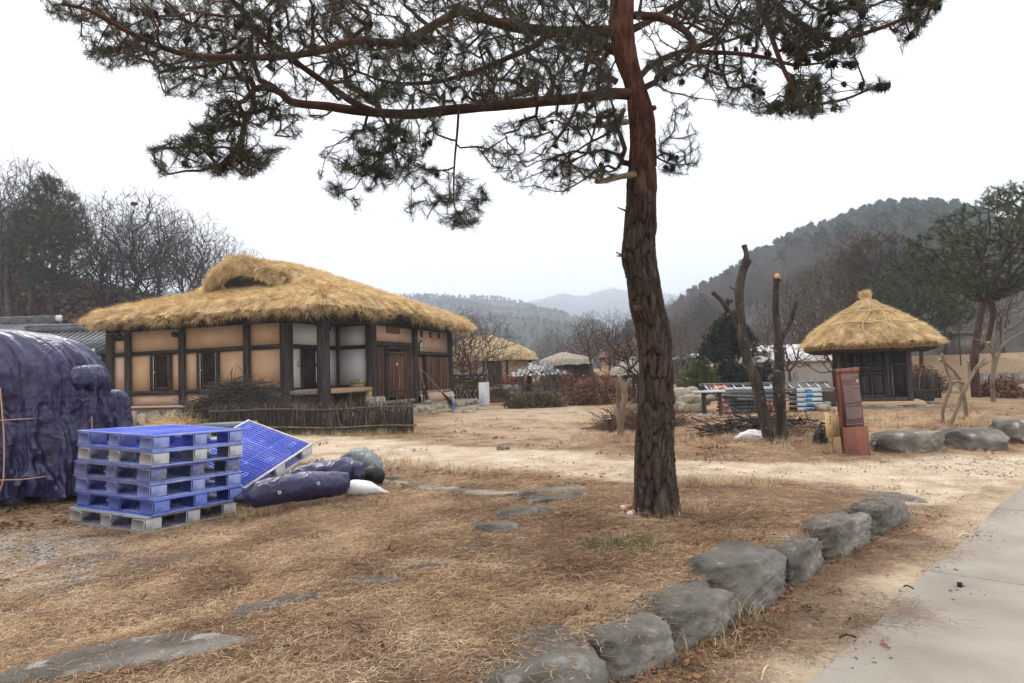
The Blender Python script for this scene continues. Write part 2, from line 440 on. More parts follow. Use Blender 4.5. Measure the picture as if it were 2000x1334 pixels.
a_vrg = sstep(-kk, -.55, .0) * 0 + sstep(.55 - kk + wob * .5, -.1, .35) * (gy < 9)      # bare strip between kerb stones and path
gv = seg_dist(gx, gy, wpoly([(-400, 1000), (120, 990), (330, 1055), (480, 1075), (200, 1175), (-400, 1230)]))
a_grav = sstep(gv + wob * 1.2, -.3, .6)
grn = np.exp(-((gx - gnd(1205, 1068)[0]) ** 2 + (gy - gnd(1205, 1068)[1]) ** 2) / .03) * .7
_e1, _e2 = gnd(560, 850), gnd(830, 850)
grn = grn + .8 * np.exp(-((gy - np.interp(gx, [_e1[0], _e2[0]], [_e1[1] + .3, _e2[1] + .3])) ** 2) / .25) * (gx < _e2[0] + .6) * (gx > -12) * (gy < 22)
dirt = np.clip(np.maximum(a_road, np.maximum(a_yard, a_vrg * .8)), 0, 1)
nx_, ny_ = len(xs), len(ys)
ii = (np.arange(ny_ - 1)[:, None] * nx_ + np.arange(nx_ - 1)[None]).ravel()
GF = np.stack([ii, ii + 1, ii + 1 + nx_, ii + nx_], 1)
fx = gx[GF].mean(1); fy = gy[GF].mean(1)
# the stretch of dirt road is split off the ground sheet along its worn, uneven edge
isroad = (rd[GF].mean(1) + wob[GF].mean(1)) > 0

def ground_mat():
    m = bpy.data.materials.new('dry_ground'); m.use_nodes = True; N = m.node_tree.nodes; L = m.node_tree.links; b = N['Principled BSDF']
    b.inputs['Roughness'].default_value = .95; b.inputs['Specular IOR Level'].default_value = .1
    g = N.new('ShaderNodeNewGeometry')
    def noise(s, d=6, st=None, dist=0):
        n = N.new('ShaderNodeTexNoise'); n.inputs['Scale'].default_value = s; n.inputs['Detail'].default_value = d; n.inputs['Distortion'].default_value = dist
        if st:
            mp = N.new('ShaderNodeMapping'); mp.inputs['Scale'].default_value = st; L.new(g.outputs['Position'], mp.inputs[0]); L.new(mp.outputs[0], n.inputs['Vector'])
        else: L.new(g.outputs['Position'], n.inputs['Vector'])
        return n.outputs[0]
    def ramp(s, st):
        r = N.new('ShaderNodeValToRGB'); e = r.color_ramp.elements
        for i, (p, c) in enumerate(st):
            if i < 2: e[i].position = p; e[i].color = (*c, 1)
            else: q = e.new(p); q.color = (*c, 1)
        L.new(s, r.inputs[0]); return r.outputs[0]
    def mix(f, a, c):
        x = N.new('ShaderNodeMix'); x.data_type = 'RGBA'
        if isinstance(f, float): x.inputs[0].default_value = f
        else: L.new(f, x.inputs[0])
        L.new(a, x.inputs[6])
        if isinstance(c, tuple): x.inputs[7].default_value = (*c, 1)
        else: L.new(c, x.inputs[7])
        return x.outputs[2]
    def rng_(s, a, b_, c=0., d=1.):
        r = N.new('ShaderNodeMapRange'); r.inputs[1].default_value = a; r.inputs[2].default_value = b_; r.inputs[3].default_value = c; r.inputs[4].default_value = d
        L.new(s, r.inputs[0]); return r.outputs[0]
    def att(n):
        a = N.new('ShaderNodeAttribute'); a.attribute_name = n; return a.outputs['Fac']
    def mulf(a, b_):
        x = N.new('ShaderNodeMath'); x.operation = 'MULTIPLY'; L.new(a, x.inputs[0]); L.new(b_, x.inputs[1]); return x.outputs[0]
    fine = noise(55, 8); mid = noise(6, 6); big = noise(.9, 5); fib = noise(30, 5, (1, 3.2, 1), 1.5)
    lit = ramp(fine, [(.32, (.11, .070, .042)), (.48, (.25, .165, .100)), (.6, (.38, .265, .165)), (.72, (.48, .36, .235))])
    lit2 = ramp(fib, [(.35, (.14, .088, .053)), (.52, (.28, .185, .112)), (.66, (.43, .31, .19))])
    lit = mix(.5, lit, lit2)
    lit = mix(rng_(mid, .55, .68, 0, .55), lit, (.13, .085, .055))
    lit = mix(rng_(big, .5, .68, 0, .5), lit, (.40, .28, .17))
    dirt = ramp(noise(3, 8), [(.3, (.36, .275, .19)), (.5, (.47, .375, .265)), (.7, (.56, .46, .345))])
    dirt = mix(rng_(fine, .52, .7, 0, .35), dirt, (.27, .195, .13))
    dirt = mix(rng_(noise(26, 3), .63, .68, 0, .6), dirt, (.2, .13, .08))
    dirt = mix(rng_(noise(8, 4, (.35, 2.5, 1)), .56, .7, 0, .5), dirt, (.37, .27, .175))
    grav = ramp(noise(40, 4), [(.35, (.15, .14, .13)), (.5, (.25, .235, .22)), (.65, (.4, .38, .36))])
    vo = N.new('ShaderNodeTexVoronoi'); vo.inputs['Scale'].default_value = 38; L.new(g.outputs['Position'], vo.inputs['Vector'])
    grav = mix(rng_(vo.outputs['Distance'], .05, .25, .2, 0), grav, (.4, .385, .37))
    brk = mulf(att('gravel'), rng_(mid, .42, .56))
    c = mix(brk, lit, grav)
    c = mix(att('dirt'), c, dirt)
    c = mix(mulf(att('green'), rng_(noise(12, 5), .4, .6)), c, (.10, .115, .035))
    L.new(c, b.inputs['Base Color'])
    ad = N.new('ShaderNodeMath'); ad.operation = 'ADD'; L.new(fine, ad.inputs[0]); L.new(mid, ad.inputs[1])
    bp = N.new('ShaderNodeBump'); bp.inputs['Strength'].default_value = .55; bp.inputs['Distance'].default_value = .025
    L.new(ad.outputs[0], bp.inputs['Height']); L.new(bp.outputs[0], b.inputs['Normal'])
    return m
M_ground = ground_mat()
GA = dict(dirt=dirt, gravel=a_grav, green=np.clip(grn, 0, 1))
def sub(name, sel):
    f = GF[sel]; u, inv = np.unique(f.ravel(), return_inverse=True)
    return mesh_np(name, np.stack([gx, gy, gzv], 1)[u], inv.reshape(-1, 4), M_ground, smooth=True, attrs={k: v[u] for k, v in GA.items()})
tag(sub('ground', ~isroad), kind='structure'); tag(sub('dirt_road', isroad), kind='structure')

M_conc = mat('path_concrete', [(.31, .26, .205), (.39, .335, .27), (.46, .40, .33)], 1.6, 8, .9, .35, 60, coord='World', spec=.2, speck=(120, (.28, .235, .18), .64), bdist=.004)
M_conc2 = mat('old_concrete', [(.25, .24, .22), (.34, .33, .31)], 3, 6, .9, .3, 40)
M_joint = mat('path_joint_dirt', [(.26, .21, .16), (.34, .28, .22)], 20, 4, .95)
# concrete path cast in bays
cb = MB(); pz = 0.0
def pq(t, s, z): q = PA + PD * t + PN * s; return (q[0], q[1], z)
cb.add([pq(-9, .02, -.07), pq(-9, 3.2, -.07), pq(60, 3.2, -.07), pq(60, .02, -.07), pq(-9, .02, -.016), pq(-9, 3.2, -.016), pq(60, 3.2, -.016), pq(60, .02, -.016)], BOXF)
cpath = cb.build('concrete_path', M_joint); tag(cpath, kind='structure')
t0 = -8.2; k = 0
while t0 < 58:
    ln = 2.6 if t0 < 20 else 5.2
    n = 24; left = []; rr = random.Random(k + 5)
    for i in range(n + 1):
        t = t0 + .003 + (ln - .006) * i / n
        w = .012 * math.sin(t * 2.3) + .006 * math.sin(t * 7.1 + 1) + .004 * rr.uniform(-1, 1)
        left.append((t, w))
    V = [pq(t, s, z) for z in (-.05, .004) for (t, s) in left + [(left[-1][0], 3.15), (left[0][0], 3.15)]]
    m_ = len(left) + 2; F = [tuple(range(m_, 2 * m_))[::-1]] + [(i, (i + 1) % m_, m_ + (i + 1) % m_, m_ + i) for i in range(m_)]
    mesh_np('slab', V, F, M_conc, cpath); t0 += ln; k += 1

# ================================================================== MATERIALS FOR BUILDINGS
M_plast = mat('earth_plaster', [(.46, .29, .165), (.53, .335, .195), (.57, .375, .225)], 1.3, 6, .95, .25, 45, spec=.1, speck=(5, (.36, .20, .12), .66), bdist=.004)
M_plast_pale = mat('pale_earth_plaster', [(.47, .30, .215), (.54, .355, .26), (.60, .41, .31)], 1.6, 6, .95, .25, 45, spec=.1, bdist=.004)
M_white = mat('white_wall_plaster', [(.72, .70, .68), (.78, .765, .75)], 1.2, 5, .9, .08, 30, spec=.15, bdist=.003)
M_dark = mat('weathered_dark_timber', [(.018, .014, .012), (.045, .036, .030), (.085, .070, .058)], 3.5, 8, .8, .5, 12, (6, 6, .5), spec=.2, bdist=.006)
M_darkh = mat('weathered_dark_rail', [(.02, .014, .011), (.045, .034, .028), (.075, .06, .05)], 4, 8, .8, .4, 14, (.6, .6, 6), spec=.2, bdist=.005)
M_plank = mat('reddish_brown_plank', [(.022, .013, .010), (.065, .028, .015), (.13, .052, .022), (.26, .11, .04)], 2.2, 8, .65, .35, 14, (7, 7, .45), spec=.3, rv=.45, dist=.6, bdist=.004)
M_lat = mat('lattice_wood', [(.035, .018, .012), (.07, .035, .022)], 5, 5, .7)
M_latb = mat('dark_lattice_paper', [(.05, .055, .05), (.10, .105, .095)], 3, 3, .9)  # dark grey backing paper of the lattice leaves
M_tan = mat('bare_tan_timber', [(.22, .14, .075), (.36, .235, .125), (.46, .31, .17)], 4, 7, .75, .3, 12, (.6, 6, 6), bdist=.004)
M_greyw = mat('grey_weathered_wood', [(.10, .09, .08), (.20, .18, .16), (.30, .275, .245)], 4, 8, .85, .5, 10, (5, 5, .6), bdist=.006)
M_thatch = mat('rice_straw_thatch', [(.28, .185, .09), (.55, .385, .20), (.74, .56, .33)], 9, 8, .9, .8, 22, (2.5, 2.5, 2.5), bdist=.03, speck=(2.2, (.36, .24, .11), .6))
M_straw = mat('loose_rice_straw', [(.46, .31, .145), (.72, .525, .28), (.84, .68, .42)], 3.0, 4, .8, rv=.3, coord='World')
M_under = mat('dark_thatch_underside', [(.03, .02, .012), (.075, .05, .028)], 12, 6, .95, .6, 20)  # underside coloured far darker than the thatch on top
M_rope = mat('straw_rope', [(.42, .31, .15), (.55, .42, .22)], 20, 3, .9)
M_stone = mat('grey_granite_boulder', [(.065, .057, .047), (.165, .146, .122), (.31, .28, .235)], 2.4, 10, .92, 1.0, 11, spec=.2, rv=.12, speck=(7, (.34, .32, .285), .60), bdist=.045)
M_stone2 = mat('tan_field_stone', [(.17, .14, .10), (.30, .255, .19), (.42, .365, .28)], 2.6, 8, .9, .6, 14, rv=.2, bdist=.02)
M_mortar = mat('earth_mortar', [(.20, .155, .12), (.30, .24, .19)], 8, 6, .95, .5, 30)
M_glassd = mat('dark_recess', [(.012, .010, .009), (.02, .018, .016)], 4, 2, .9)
M_wpaint = mat('worn_white_paint', [(.55, .54, .52), (.68, .67, .66)], 6, 4, .7)
def cyl(s, c, r, h, n=20, ax='z'):
    th = np.arange(n) * 2 * math.pi / n; V = []
    for z in (-h / 2, h / 2):
        for t in th: V.append((r * math.cos(t), r * math.sin(t), z))
    V = np.array(V); V = V @ (rotx(math.pi / 2).T if ax == 'y' else roty(math.pi / 2).T if ax == 'x' else np.eye(3)) + np.array(c)
    s.add(V, [(i, (i + 1) % n, n + (i + 1) % n, n + i) for i in range(n)] + [tuple(range(n))[::-1], tuple(range(n, 2 * n))]); return s
# icosphere for stones
def ico(sub):
    import bmesh
    b = bmesh.new(); bmesh.ops.create_icosphere(b, subdivisions=sub, radius=1); V = np.array([v.co[:] for v in b.verts]); F = np.array([[v.index for v in f.verts] for f in b.faces]); b.free(); return V, F
ICO = {k: ico(k) for k in (2, 3, 4, 5)}
def rock_vf(size, seed, sub=3, boxy=.6, rough=.12, flat=.0):
    V, F = ICO[sub]; R = np.random.default_rng(seed)
    p = 14 if boxy > .8 else 2 + 5 * boxy; n = (np.abs(V) ** p).sum(1) ** (1 / p); V = V / n[:, None]
    for k in range(9 if boxy > .8 else 5):              # facets split off
        d = R.normal(size=3) * ([1, 1, .55] if boxy > .8 else 1); d /= np.linalg.norm(d); h = R.uniform(1.02, 1.32) if boxy > .8 else R.uniform(.78, 1.02); q = V @ d; V = V - np.maximum(q - h, 0)[:, None] * d
    V = V * (1 + fbm(V * 1.3 + seed * 3.1, seed, 4)[:, None] * rough * 1.6 + fbm(V * 5 + seed, seed + 3, 3)[:, None] * rough * .5 - np.abs(fbm(V * [3, 3, 6] + seed * 1.7, seed + 5, 4))[:, None] * rough * (.9 if sub > 3 else .2))
    if flat: V[:, 2] = np.where(V[:, 2] > flat, flat + (V[:, 2] - flat) * .15, V[:, 2])
    return V * np.array(size) / 2, F
def rock(name, loc, size, seed, mat_, parent=None, rz=0, sub=3, boxy=.6, rough=.12, flat=0., tilt=(0, 0)):
    V, F = rock_vf(size, seed, sub, boxy, rough, flat)
    o = mesh_np(name, V, F, mat_, parent, smooth=True); o.location = [float(c) for c in loc]; o.rotation_euler = (tilt[0], tilt[1], rz); return o

# ------------------------------------------------------------------ thatch helpers
def clump(seed, n=26, L=.34, sp=.07, w=.005, flare=.25, curve=.06):
    R = np.random.default_rng(seed); V = []; F = []
    for i in range(n):
        o = np.array([R.uniform(-sp, sp), R.uniform(-sp * .35, sp * .35), R.uniform(-.1, .1)])
        d = np.array([R.normal(0, flare * .5), R.normal(0, flare * .35), 1.]); d /= np.linalg.norm(d); l = L * R.uniform(.5, 1.1)
        s = np.array([math.cos(R.uniform(0, 3)), math.sin(R.uniform(0, 3)), 0]) * w * R.uniform(.6, 1.3); c = R.normal(0, curve, 3); c[2] = 0
        a = o; m = o + d * l * .5 + c * .5; e = o + d * l + c * 1.6; k = len(V)
        V += [a - s, a + s, m + s * .8, m - s * .8, e]; F += [(k, k + 1, k + 2, k + 3), (k + 3, k + 2, k + 4, k + 4)]
    F2 = [f if f[2] != f[3] else f[:3] for f in F]
    return V, F2
STRAW = [proto('straw_tuft', *clump(s, 28, .26, .06, .0045, .16, .035), M_straw) for s in (1, 2, 3)]
STRAWL = [proto('long_straw_tuft', *clump(s, 12, .5, .1, .005, .7, .12), M_straw) for s in (7, 8)]
def frames(T, Nn):
    # euler for +Z along T, +Y roughly along Nn
    out = np.zeros((len(T), 3))
    for i in range(len(T)):
        t = Vector(T[i]).normalized(); n = Vector(Nn[i]); x = n.cross(t)
        x = x.normalized() if x.length > 1e-6 else Vector((1, 0, 0)); y = t.cross(x)
        out[i] = Matrix((x, y, t)).transposed().to_euler()
    return out

# ================================================================== THATCHED FARMHOUSE
HC = at(632, 700, 19.3); HYAW = math.radians(-19)
house = empty('thatched_farmhouse', (HC[0], HC[1], 0), HYAW, 'old farmhouse with tan earth walls, dark timber frame, corner porch and big golden straw roof', 'house')
R_h = rotz(HYAW)
def hw(p): return R_h @ np.array(p, float) + np.array([HC[0], HC[1], 0])
def hpart(mb, name, m, parent=None, label=None, smooth=False):
    o = mb.build(name, m, parent or house, smooth); 
    if label: o['label'] = label
    return o
LX = [0, -1.25, -2.6, -5.03, -7.2, -7.95]; LW = [.27, .3, .2, .2, .2, .27]
for x, w in zip(LX[1:], LW[1:]): hpart(MB().cbox((x, 0, 1.97), (w, .24, 2.34), .015), 'post', M_dark)
hpart(MB().cbox((0, 0, 1.85), (.27, .27, 2.6), .02), 'post', M_dark)
for y, w, zb in ((2.6, .28, .52), (5.5, .24, .5), (8.58, .24, .5)): hpart(MB().cbox((0, y, (3.15 + zb) / 2), (.26, w, 3.15 - zb), .015), 'post', M_dark)
hpart(MB().cbox((-7.95, 8.58, 1.85), (.26, .26, 2.6), .015), 'post', M_dark)
# bay panels of the long face
def panel(x0, x1, z0, z1, m): return hpart(MB().box(((x0 + x1) / 2, .06, (z0 + z1) / 2), (x1 - x0, .14, z1 - z0)), 'wall_panel', m)
def rail(x0, x1, z, h=.115, wob=0): return hpart(MB().cbox(((x0 + x1) / 2, -.015, z), (x1 - x0, .15, h), .012), 'rail', M_darkh)
for i in range(1, 5):
    x1 = LX[i] - LW[i] / 2; x0 = LX[i + 1] + LW[i + 1] / 2; pale = i == 4
    panel(x0, x1, 2.525, 3.2, M_plast_pale if pale else M_plast); rail(x0, x1, 2.47); rail(x0, x1, 1.22, .125)
    panel(x0, x1, .84, 1.158, M_plast_pale)
    if pale: rail(x0, x1, 2.97, .12)
    if i in (2, 3):
        wx0, wx1 = ((-4.45, -3.64) if i == 2 else (-6.28, -5.46))
        panel(x0, wx0, 1.283, 2.41, M_plast); panel(wx1, x1, 1.283, 2.41, M_plast)
        win = hpart(MB().cbox((wx0 + .045, -.01, 1.847), (.09, .17, 1.12), .008).cbox((wx1 - .045, -.01, 1.847), (.09, .17, 1.12), .008).box(((wx0 + wx1) / 2, .1, 1.847), (wx1 - wx0 - .18, .03, 1.12)), 'lattice_window', M_darkh)
        a, b = wx0 + .16, wx1 - .16; zc0, zc1 = 1.30, 2.39
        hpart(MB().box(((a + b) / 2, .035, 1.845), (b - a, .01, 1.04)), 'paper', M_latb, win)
        lf = MB(); lf.cbox((a, .0, 1.845), (.05, .06, zc1 - zc0), .005); lf.cbox((b, .0, 1.845), (.05, .06, zc1 - zc0), .005)
        lf.cbox(((a + b) / 2, 0, zc0 + .05), (b - a - .05, .055, .1), .005); lf.cbox(((a + b) / 2, 0, zc1 - .03), (b - a - .05, .055, .06), .005)
        hpart(lf, 'leaf_frame', M_lat, win)
        bar0 = None
        for k in range(9):
            xx = a + .025 + (b - a - .05) * (k + .5) / 9
            if bar0 is None: bar0 = hpart(MB().box((0, .005, 1.86), (.012, .03, zc1 - zc0 - .1)), 'vertical_bar', M_lat, win); q = bar0
            else: q = bar0.copy(); COL.objects.link(q)
            q.location = (xx, 0, 0)
        bar0 = None
        for z in (1.42, 1.46, 1.50, 1.79, 1.83, 1.87, 1.91, 2.21, 2.25, 2.29):
            if bar0 is None: bar0 = hpart(MB().box(((a + b) / 2, -.018, 0), (b - a - .052, .014, .013)), 'cross_bar', M_lat, win); q = bar0
            else: q = bar0.copy(); COL.objects.link(q)
            q.location = (0, 0, z)
        for xx, h0, h1 in ((wx0 + .105, 1.31, 2.38), (wx1 - .115, 1.5, 2.38), (wx1 - .11, 1.31, 1.44)):
            hpart(MB().box((xx, -.05, (h0 + h1) / 2), (.022, .012, h1 - h0)), 'white_edge_strip', M_wpaint, win)
        hpart(cyl(MB(), (wx0 + .14, -.05, 1.86), .022, .04, 10, 'y'), 'door_ring', M_wpaint, win)
    else: panel(x0, x1, 1.283, 2.41, M_plast_pale if pale else M_plast)
for x, z in ((-5.27, 3.0), (-7.55, 3.06)): hpart(cyl(MB(), (x, -.07, z), .085, .16, 16, 'y'), 'round_vent', M_dark)
# outer wall plates under the eaves
hpart(MB().cbox((-3.97, .02, 3.28), (8.3, .22, .24), .02), 'wall_plate', M_dark)
hpart(MB().cbox((0, 4.3, 3.285), (.22, 8.9, .235), .02), 'wall_plate', M_dark)
# back walls
hpart(MB().box((-7.93, 4.35, 2.0), (.14, 8.3, 2.4)), 'wall', M_plast); hpart(MB().box((-4, 8.56, 2.0), (7.7, .14, 2.4)), 'wall', M_plast)
# --- porch in the corner
XA = -1.25
def pA(y0, y1, z0, z1, m, name='wall_panel', x=XA - .07, t=.12): return hpart(MB().box((x, (y0 + y1) / 2, (z0 + z1) / 2), (t, y1 - y0, z1 - z0)), name, m)
pA(.15, 2.53, 2.53, 3.16, M_white); pA(.15, .66, 1.235, 2.405, M_white); pA(1.52, 2.53, 1.235, 2.405, M_white)
hpart(MB().cbox((XA - .03, 1.35, 2.468), (.16, 2.4, .12), .01), 'rail', M_lat)
hpart(MB().cbox((XA + .02, 2.57, 2.2), (.1, .09, 1.95), .01), 'rail', M_lat)
dr = hpart(MB().cbox((XA - .02, .71, 1.82), (.15, .08, 1.17), .008).cbox((XA - .02, 1.47, 1.82), (.15, .08, 1.17), .008).box((XA - .06, 1.09, 1.82), (.03, .68, 1.15)), 'porch_door', M_lat)
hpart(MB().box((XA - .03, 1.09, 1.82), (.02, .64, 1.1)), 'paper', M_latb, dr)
for k in range(8): hpart(MB().box((XA, .8 + k * .083, 1.8), (.02, .014, 1.1)), 'vertical_bar', M_lat, dr)
for z in (1.36, 1.41, 1.46, 1.51, 1.78, 1.83, 1.88, 1.93, 2.2, 2.25, 2.3, 2.35): hpart(MB().box((XA + .012, 1.09, z), (.02, .66, .015)), 'cross_bar', M_lat, dr)
hpart(MB().box((XA + .03, 1.38, 1.62), (.015, .03, .5)), 'white_edge_strip', M_wpaint, dr); hpart(MB().box((XA + .03, 1.38, 2.15), (.015, .03, .4)), 'white_edge_strip', M_wpaint, dr)
def pB(x0, x1, z0, z1, m): return hpart(MB().box(((x0 + x1) / 2, 2.65, (z0 + z1) / 2), (x1 - x0, .12, z1 - z0)), 'wall_panel', m)
pB(XA + .0, -.14, 2.53, 3.16, M_white); pB(XA, -.14, 1.26, 2.405, M_white)
hpart(MB().cbox((-.69, 2.6, 2.468), (1.1, .13, .12), .01), 'rail', M_lat); hpart(MB().cbox((-.69, 2.58, 1.225), (1.1, .1, .06), .01), 'rail', M_lat)
pB(XA, -.14, .5, 1.03, M_plast); pA(.12, 2.53, .5, 1.03, M_plast)
pl = hpart(MB().cbox((XA + .03, 1.3, 1.10), (.06, 2.3, .09), .008), 'porch_floor', M_darkh)
b0 = None
for k in range(8):
    hpart(MB().cbox((XA + .13 + k * .142, 1.3, 1.17), (.136, 2.42, .045), .006), 'plank', M_tan, pl)
hpart(MB().cbox((-.62, .0, 1.105), (1.0, .14, .115), .012), 'porch_beam', M_greyw); hpart(MB().cbox((.02, 1.3, 1.115), (.15, 2.36, .125), .012), 'porch_beam', M_tan, label='pale tan front beam of the porch floor')
hpart(MB().cbox((0, 1.25, .8), (.13, .13, .5), .01), 'porch_leg', M_dark); hpart(MB().cbox((0, 2.36, .8), (.16, .2, .5), .01), 'porch_leg', M_tan)
hpart(MB().box((-.6, 1.3, 3.2), (1.2, 2.5, .04)), 'porch_ceiling', M_dark)
hpart(MB().box((XA + .01, .56, 1.95), (.012, .09, .17)), 'paper_notice', mat('yellowed_paper', [(.45, .38, .2), (.55, .48, .28)], 4), label='small yellowed paper notice by the porch door')
hpart(MB().box((.0, .28, 2.93), (.02, .16, .14)), 'hung_board', M_lat)
# --- right-hand face
def pR(y0, y1, z0, z1, m, name='wall_panel', x=-.06, t=.14): return hpart(MB().box((x, (y0 + y1) / 2, (z0 + z1) / 2), (t, y1 - y0, z1 - z0)), name, m)
pR(2.74, 5.38, 2.64, 3.2, M_plast_pale)
hpart(MB().cbox((.0, 4.06, 2.57), (.2, 2.64, .15), .03), 'lintel', M_dark)
hpart(MB().cbox((.03, 4.3, 2.46), (.16, 1.5, .14), .04), 'lintel', M_dark)
v = hpart(MB().box((.012, 4.02, 3.05), (.012, .94, .22)), 'slatted_vent', M_glassd)
for k in range(6): hpart(MB().box((.025, 4.02, 2.96 + k * .035), (.02, .94, .014)), 'slat', M_tan, v)
def planks(y0, y1, z0, z1, n, x=.0, parent=None, jit=.03, seed=1):
    R = random.Random(seed); w = (y1 - y0) / n
    for k in range(n):
        hpart(MB().cbox((x + R.uniform(-.012, .012), y0 + (k + .5) * w, (z0 + z1) / 2 + R.uniform(-jit, 0)), (.035, w - R.uniform(.008, .02), z1 - z0), .004), 'plank', M_plank, parent)
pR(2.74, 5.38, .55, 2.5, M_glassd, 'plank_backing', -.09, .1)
planks(2.76, 3.42, .66, 2.49, 3, seed=3); planks(4.78, 5.37, .66, 2.49, 3, seed=4)
door = hpart(MB().cbox((-.02, 4.15, 2.5), (.1, 1.2, .06), .01), 'plank_door', M_dark)
for yj in (3.58, 4.72): hpart(MB().cbox((-.02, yj, 1.6), (.1, .085, 1.74), .01), 'jamb', M_dark, door)
planks(3.64, 4.67, .82, 2.36, 5, .02, door, seed=9)
hpart(MB().cbox((.055, 4.1, 2.25), (.05, 1.06, .06), .01), 'batten', M_dark, door); hpart(MB().cbox((.055, 4.1, 1.02), (.05, 1.12, .06), .01), 'batten', M_dark, door)
hpart(MB().cbox((.06, 4.12, .86), (.05, .05, .32), .01), 'batten', M_dark, door); hpart(MB().box((.05, 4.18, 1.9), (.006, .09, .08), rotx(.6)), 'paper_tag', M_white, door)
hpart(MB().cbox((.02, 4.05, .64), (.2, 2.6, .1), .02), 'sill', M_greyw)
pR(5.62, 8.46, 2.36, 3.2, M_plast_pale); hpart(MB().cbox((.0, 7.04, 2.3), (.18, 2.84, .13), .012), 'rail', M_darkh)
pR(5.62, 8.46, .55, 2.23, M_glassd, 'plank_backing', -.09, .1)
planks(5.66, 6.2, .93, 2.22, 2, seed=12); hpart(MB().cbox((-.02, 6.36, 1.58), (.12, .2, 1.3), .01), 'door_post', M_glassd); planks(6.5, 8.44, .93, 2.22, 9, .01, seed=17)
hpart(MB().cbox((.0, 7.04, .88), (.2, 2.84, .1), .03), 'sill', M_greyw)
for y in (6.15, 6.9, 7.65): hpart(MB().box((.012, y, 3.03), (.012, .16, .24)).box((.02, y, 2.97), (.016, .16, .02)).box((.02, y, 3.07), (.016, .16, .02)), 'vent_hole', M_glassd)
# rounded plaster plinth of the right face
Vp = []; npz = 10
for i in range(25):
    y = 5.6 + (8.5 - 5.6) * i / 24
    for k in range(npz):
        t = k / (npz - 1); b_ = .1 + .12 * math.sin(math.pi * min(1, t * .8 + .1)) * (1 - .3 * math.cos(y * 2)); Vp.append((b_, y, .48 + .36 * t + .02 * math.sin(y * 3) * (t > .9)))
hpart(MB().add(Vp, [(i * npz + k, (i + 1) * npz + k, (i + 1) * npz + k + 1, i * npz + k + 1) for i in range(24) for k in range(npz - 1)]), 'plinth', M_plast_pale, smooth=True)
plq = hpart(MB().add([(.05, y, z) for (y, z) in ((5.86, 2.38), (6.1, 2.38), (6.1, 2.66), (5.98, 2.8), (5.86, 2.66))] + [(.08, y, z) for (y, z) in ((5.86, 2.38), (6.1, 2.38), (6.1, 2.66), (5.98, 2.8), (5.86, 2.66))], [(0, 1, 2, 3, 4), (5, 6, 7, 8, 9)] + [(i, (i + 1) % 5, 5 + (i + 1) % 5, 5 + i) for i in range(5)]), 'wall_plaque', M_dark)
hpart(MB().add([(.084, y, z) for (y, z) in ((5.885, 2.4), (6.075, 2.4), (6.075, 2.64), (5.98, 2.74), (5.885, 2.64))], [(0, 1, 2, 3, 4)]), 'plaque_face', M_wpaint, plq)
pk = MB()
for (y, z, w, h) in ((5.93, 2.5, .02, .1), (5.98, 2.56, .05, .02), (5.97, 2.47, .02, .06), (6.03, 2.52, .02, .09), (6.0, 2.62, .06, .02), (5.94, 2.6, .03, .02), (6.03, 2.44, .04, .015)): pk.box((.088, y, z), (.004, w, h))
hpart(pk, 'plaque_pattern', M_glassd, plq)
# --- rafters under the eaves
rf = None
def rafter(a, b):
    hpart(MB().tube([a, b], [.055, .045], 7), 'rafter', M_dark)
for k in range(22): x = -8.2 + k * .41; rafter((x, .3, 3.5), (x + rnd.uniform(-.05, .05), -.78, 3.4))
for k in range(23): y = .1 + k * .4; rafter((-.3, y, 3.5), (.78, y + rnd.uniform(-.05, .05), 3.4))

# --- roof
X0, X1, Y0, Y1 = -8.46, .92, -.92, 9.5
def redge(x, y):
    # distance to the rounded edge of the roof, positive inside
    cx, cy, hx, hy, r = (X0 + X1) / 2, (Y0 + Y1) / 2, (X1 - X0) / 2, (Y1 - Y0) / 2, .7
    qx = np.abs(x - cx) - hx + r; qy = np.abs(y - cy) - hy + r
    return -(np.hypot(np.maximum(qx, 0), np.maximum(qy, 0)) + np.minimum(np.maximum(qx, qy), 0) - r)
def smin(a, b, k): h = np.clip(.5 + .5 * (b - a) / k, 0, 1); return b * (1 - h) + a * h - k * h * (1 - h)
RX = -3.97
def roofz(x, y):
    hwid = 4.85; d = np.sqrt((x - RX) ** 2 + .35 ** 2) - .3; ds = np.clip(hwid - d, 0, hwid)
    zs = 3.66 + 1.78 * (ds / hwid) ** 1.08 + .07 * np.sin((y - 1) * .55)
    zs = zs - .09 * sstep(y, 4.5, 7)
    ze = 3.66 + .30 * np.maximum(y - Y0, 0) ** 1.0
    zf = 3.66 + .80 * np.maximum(Y1 - y, 0) ** 1.02
    front = smin(zs, ze, .25); z = front * (1 - sstep(y, 1.75, 2.1)) + zs * sstep(y, 1.75, 2.1)
    z = smin(z, zf, .6)
    e = redge(x, y); z = z - .2 * (1 - sstep(e, -.05, .45)) + .03
    return z
rx = np.linspace(X0, X1, 150); ry = np.linspace(Y0, Y1, 160); RXg, RYg = np.meshgrid(rx, ry); rxx, ryy = RXg.ravel(), RYg.ravel()
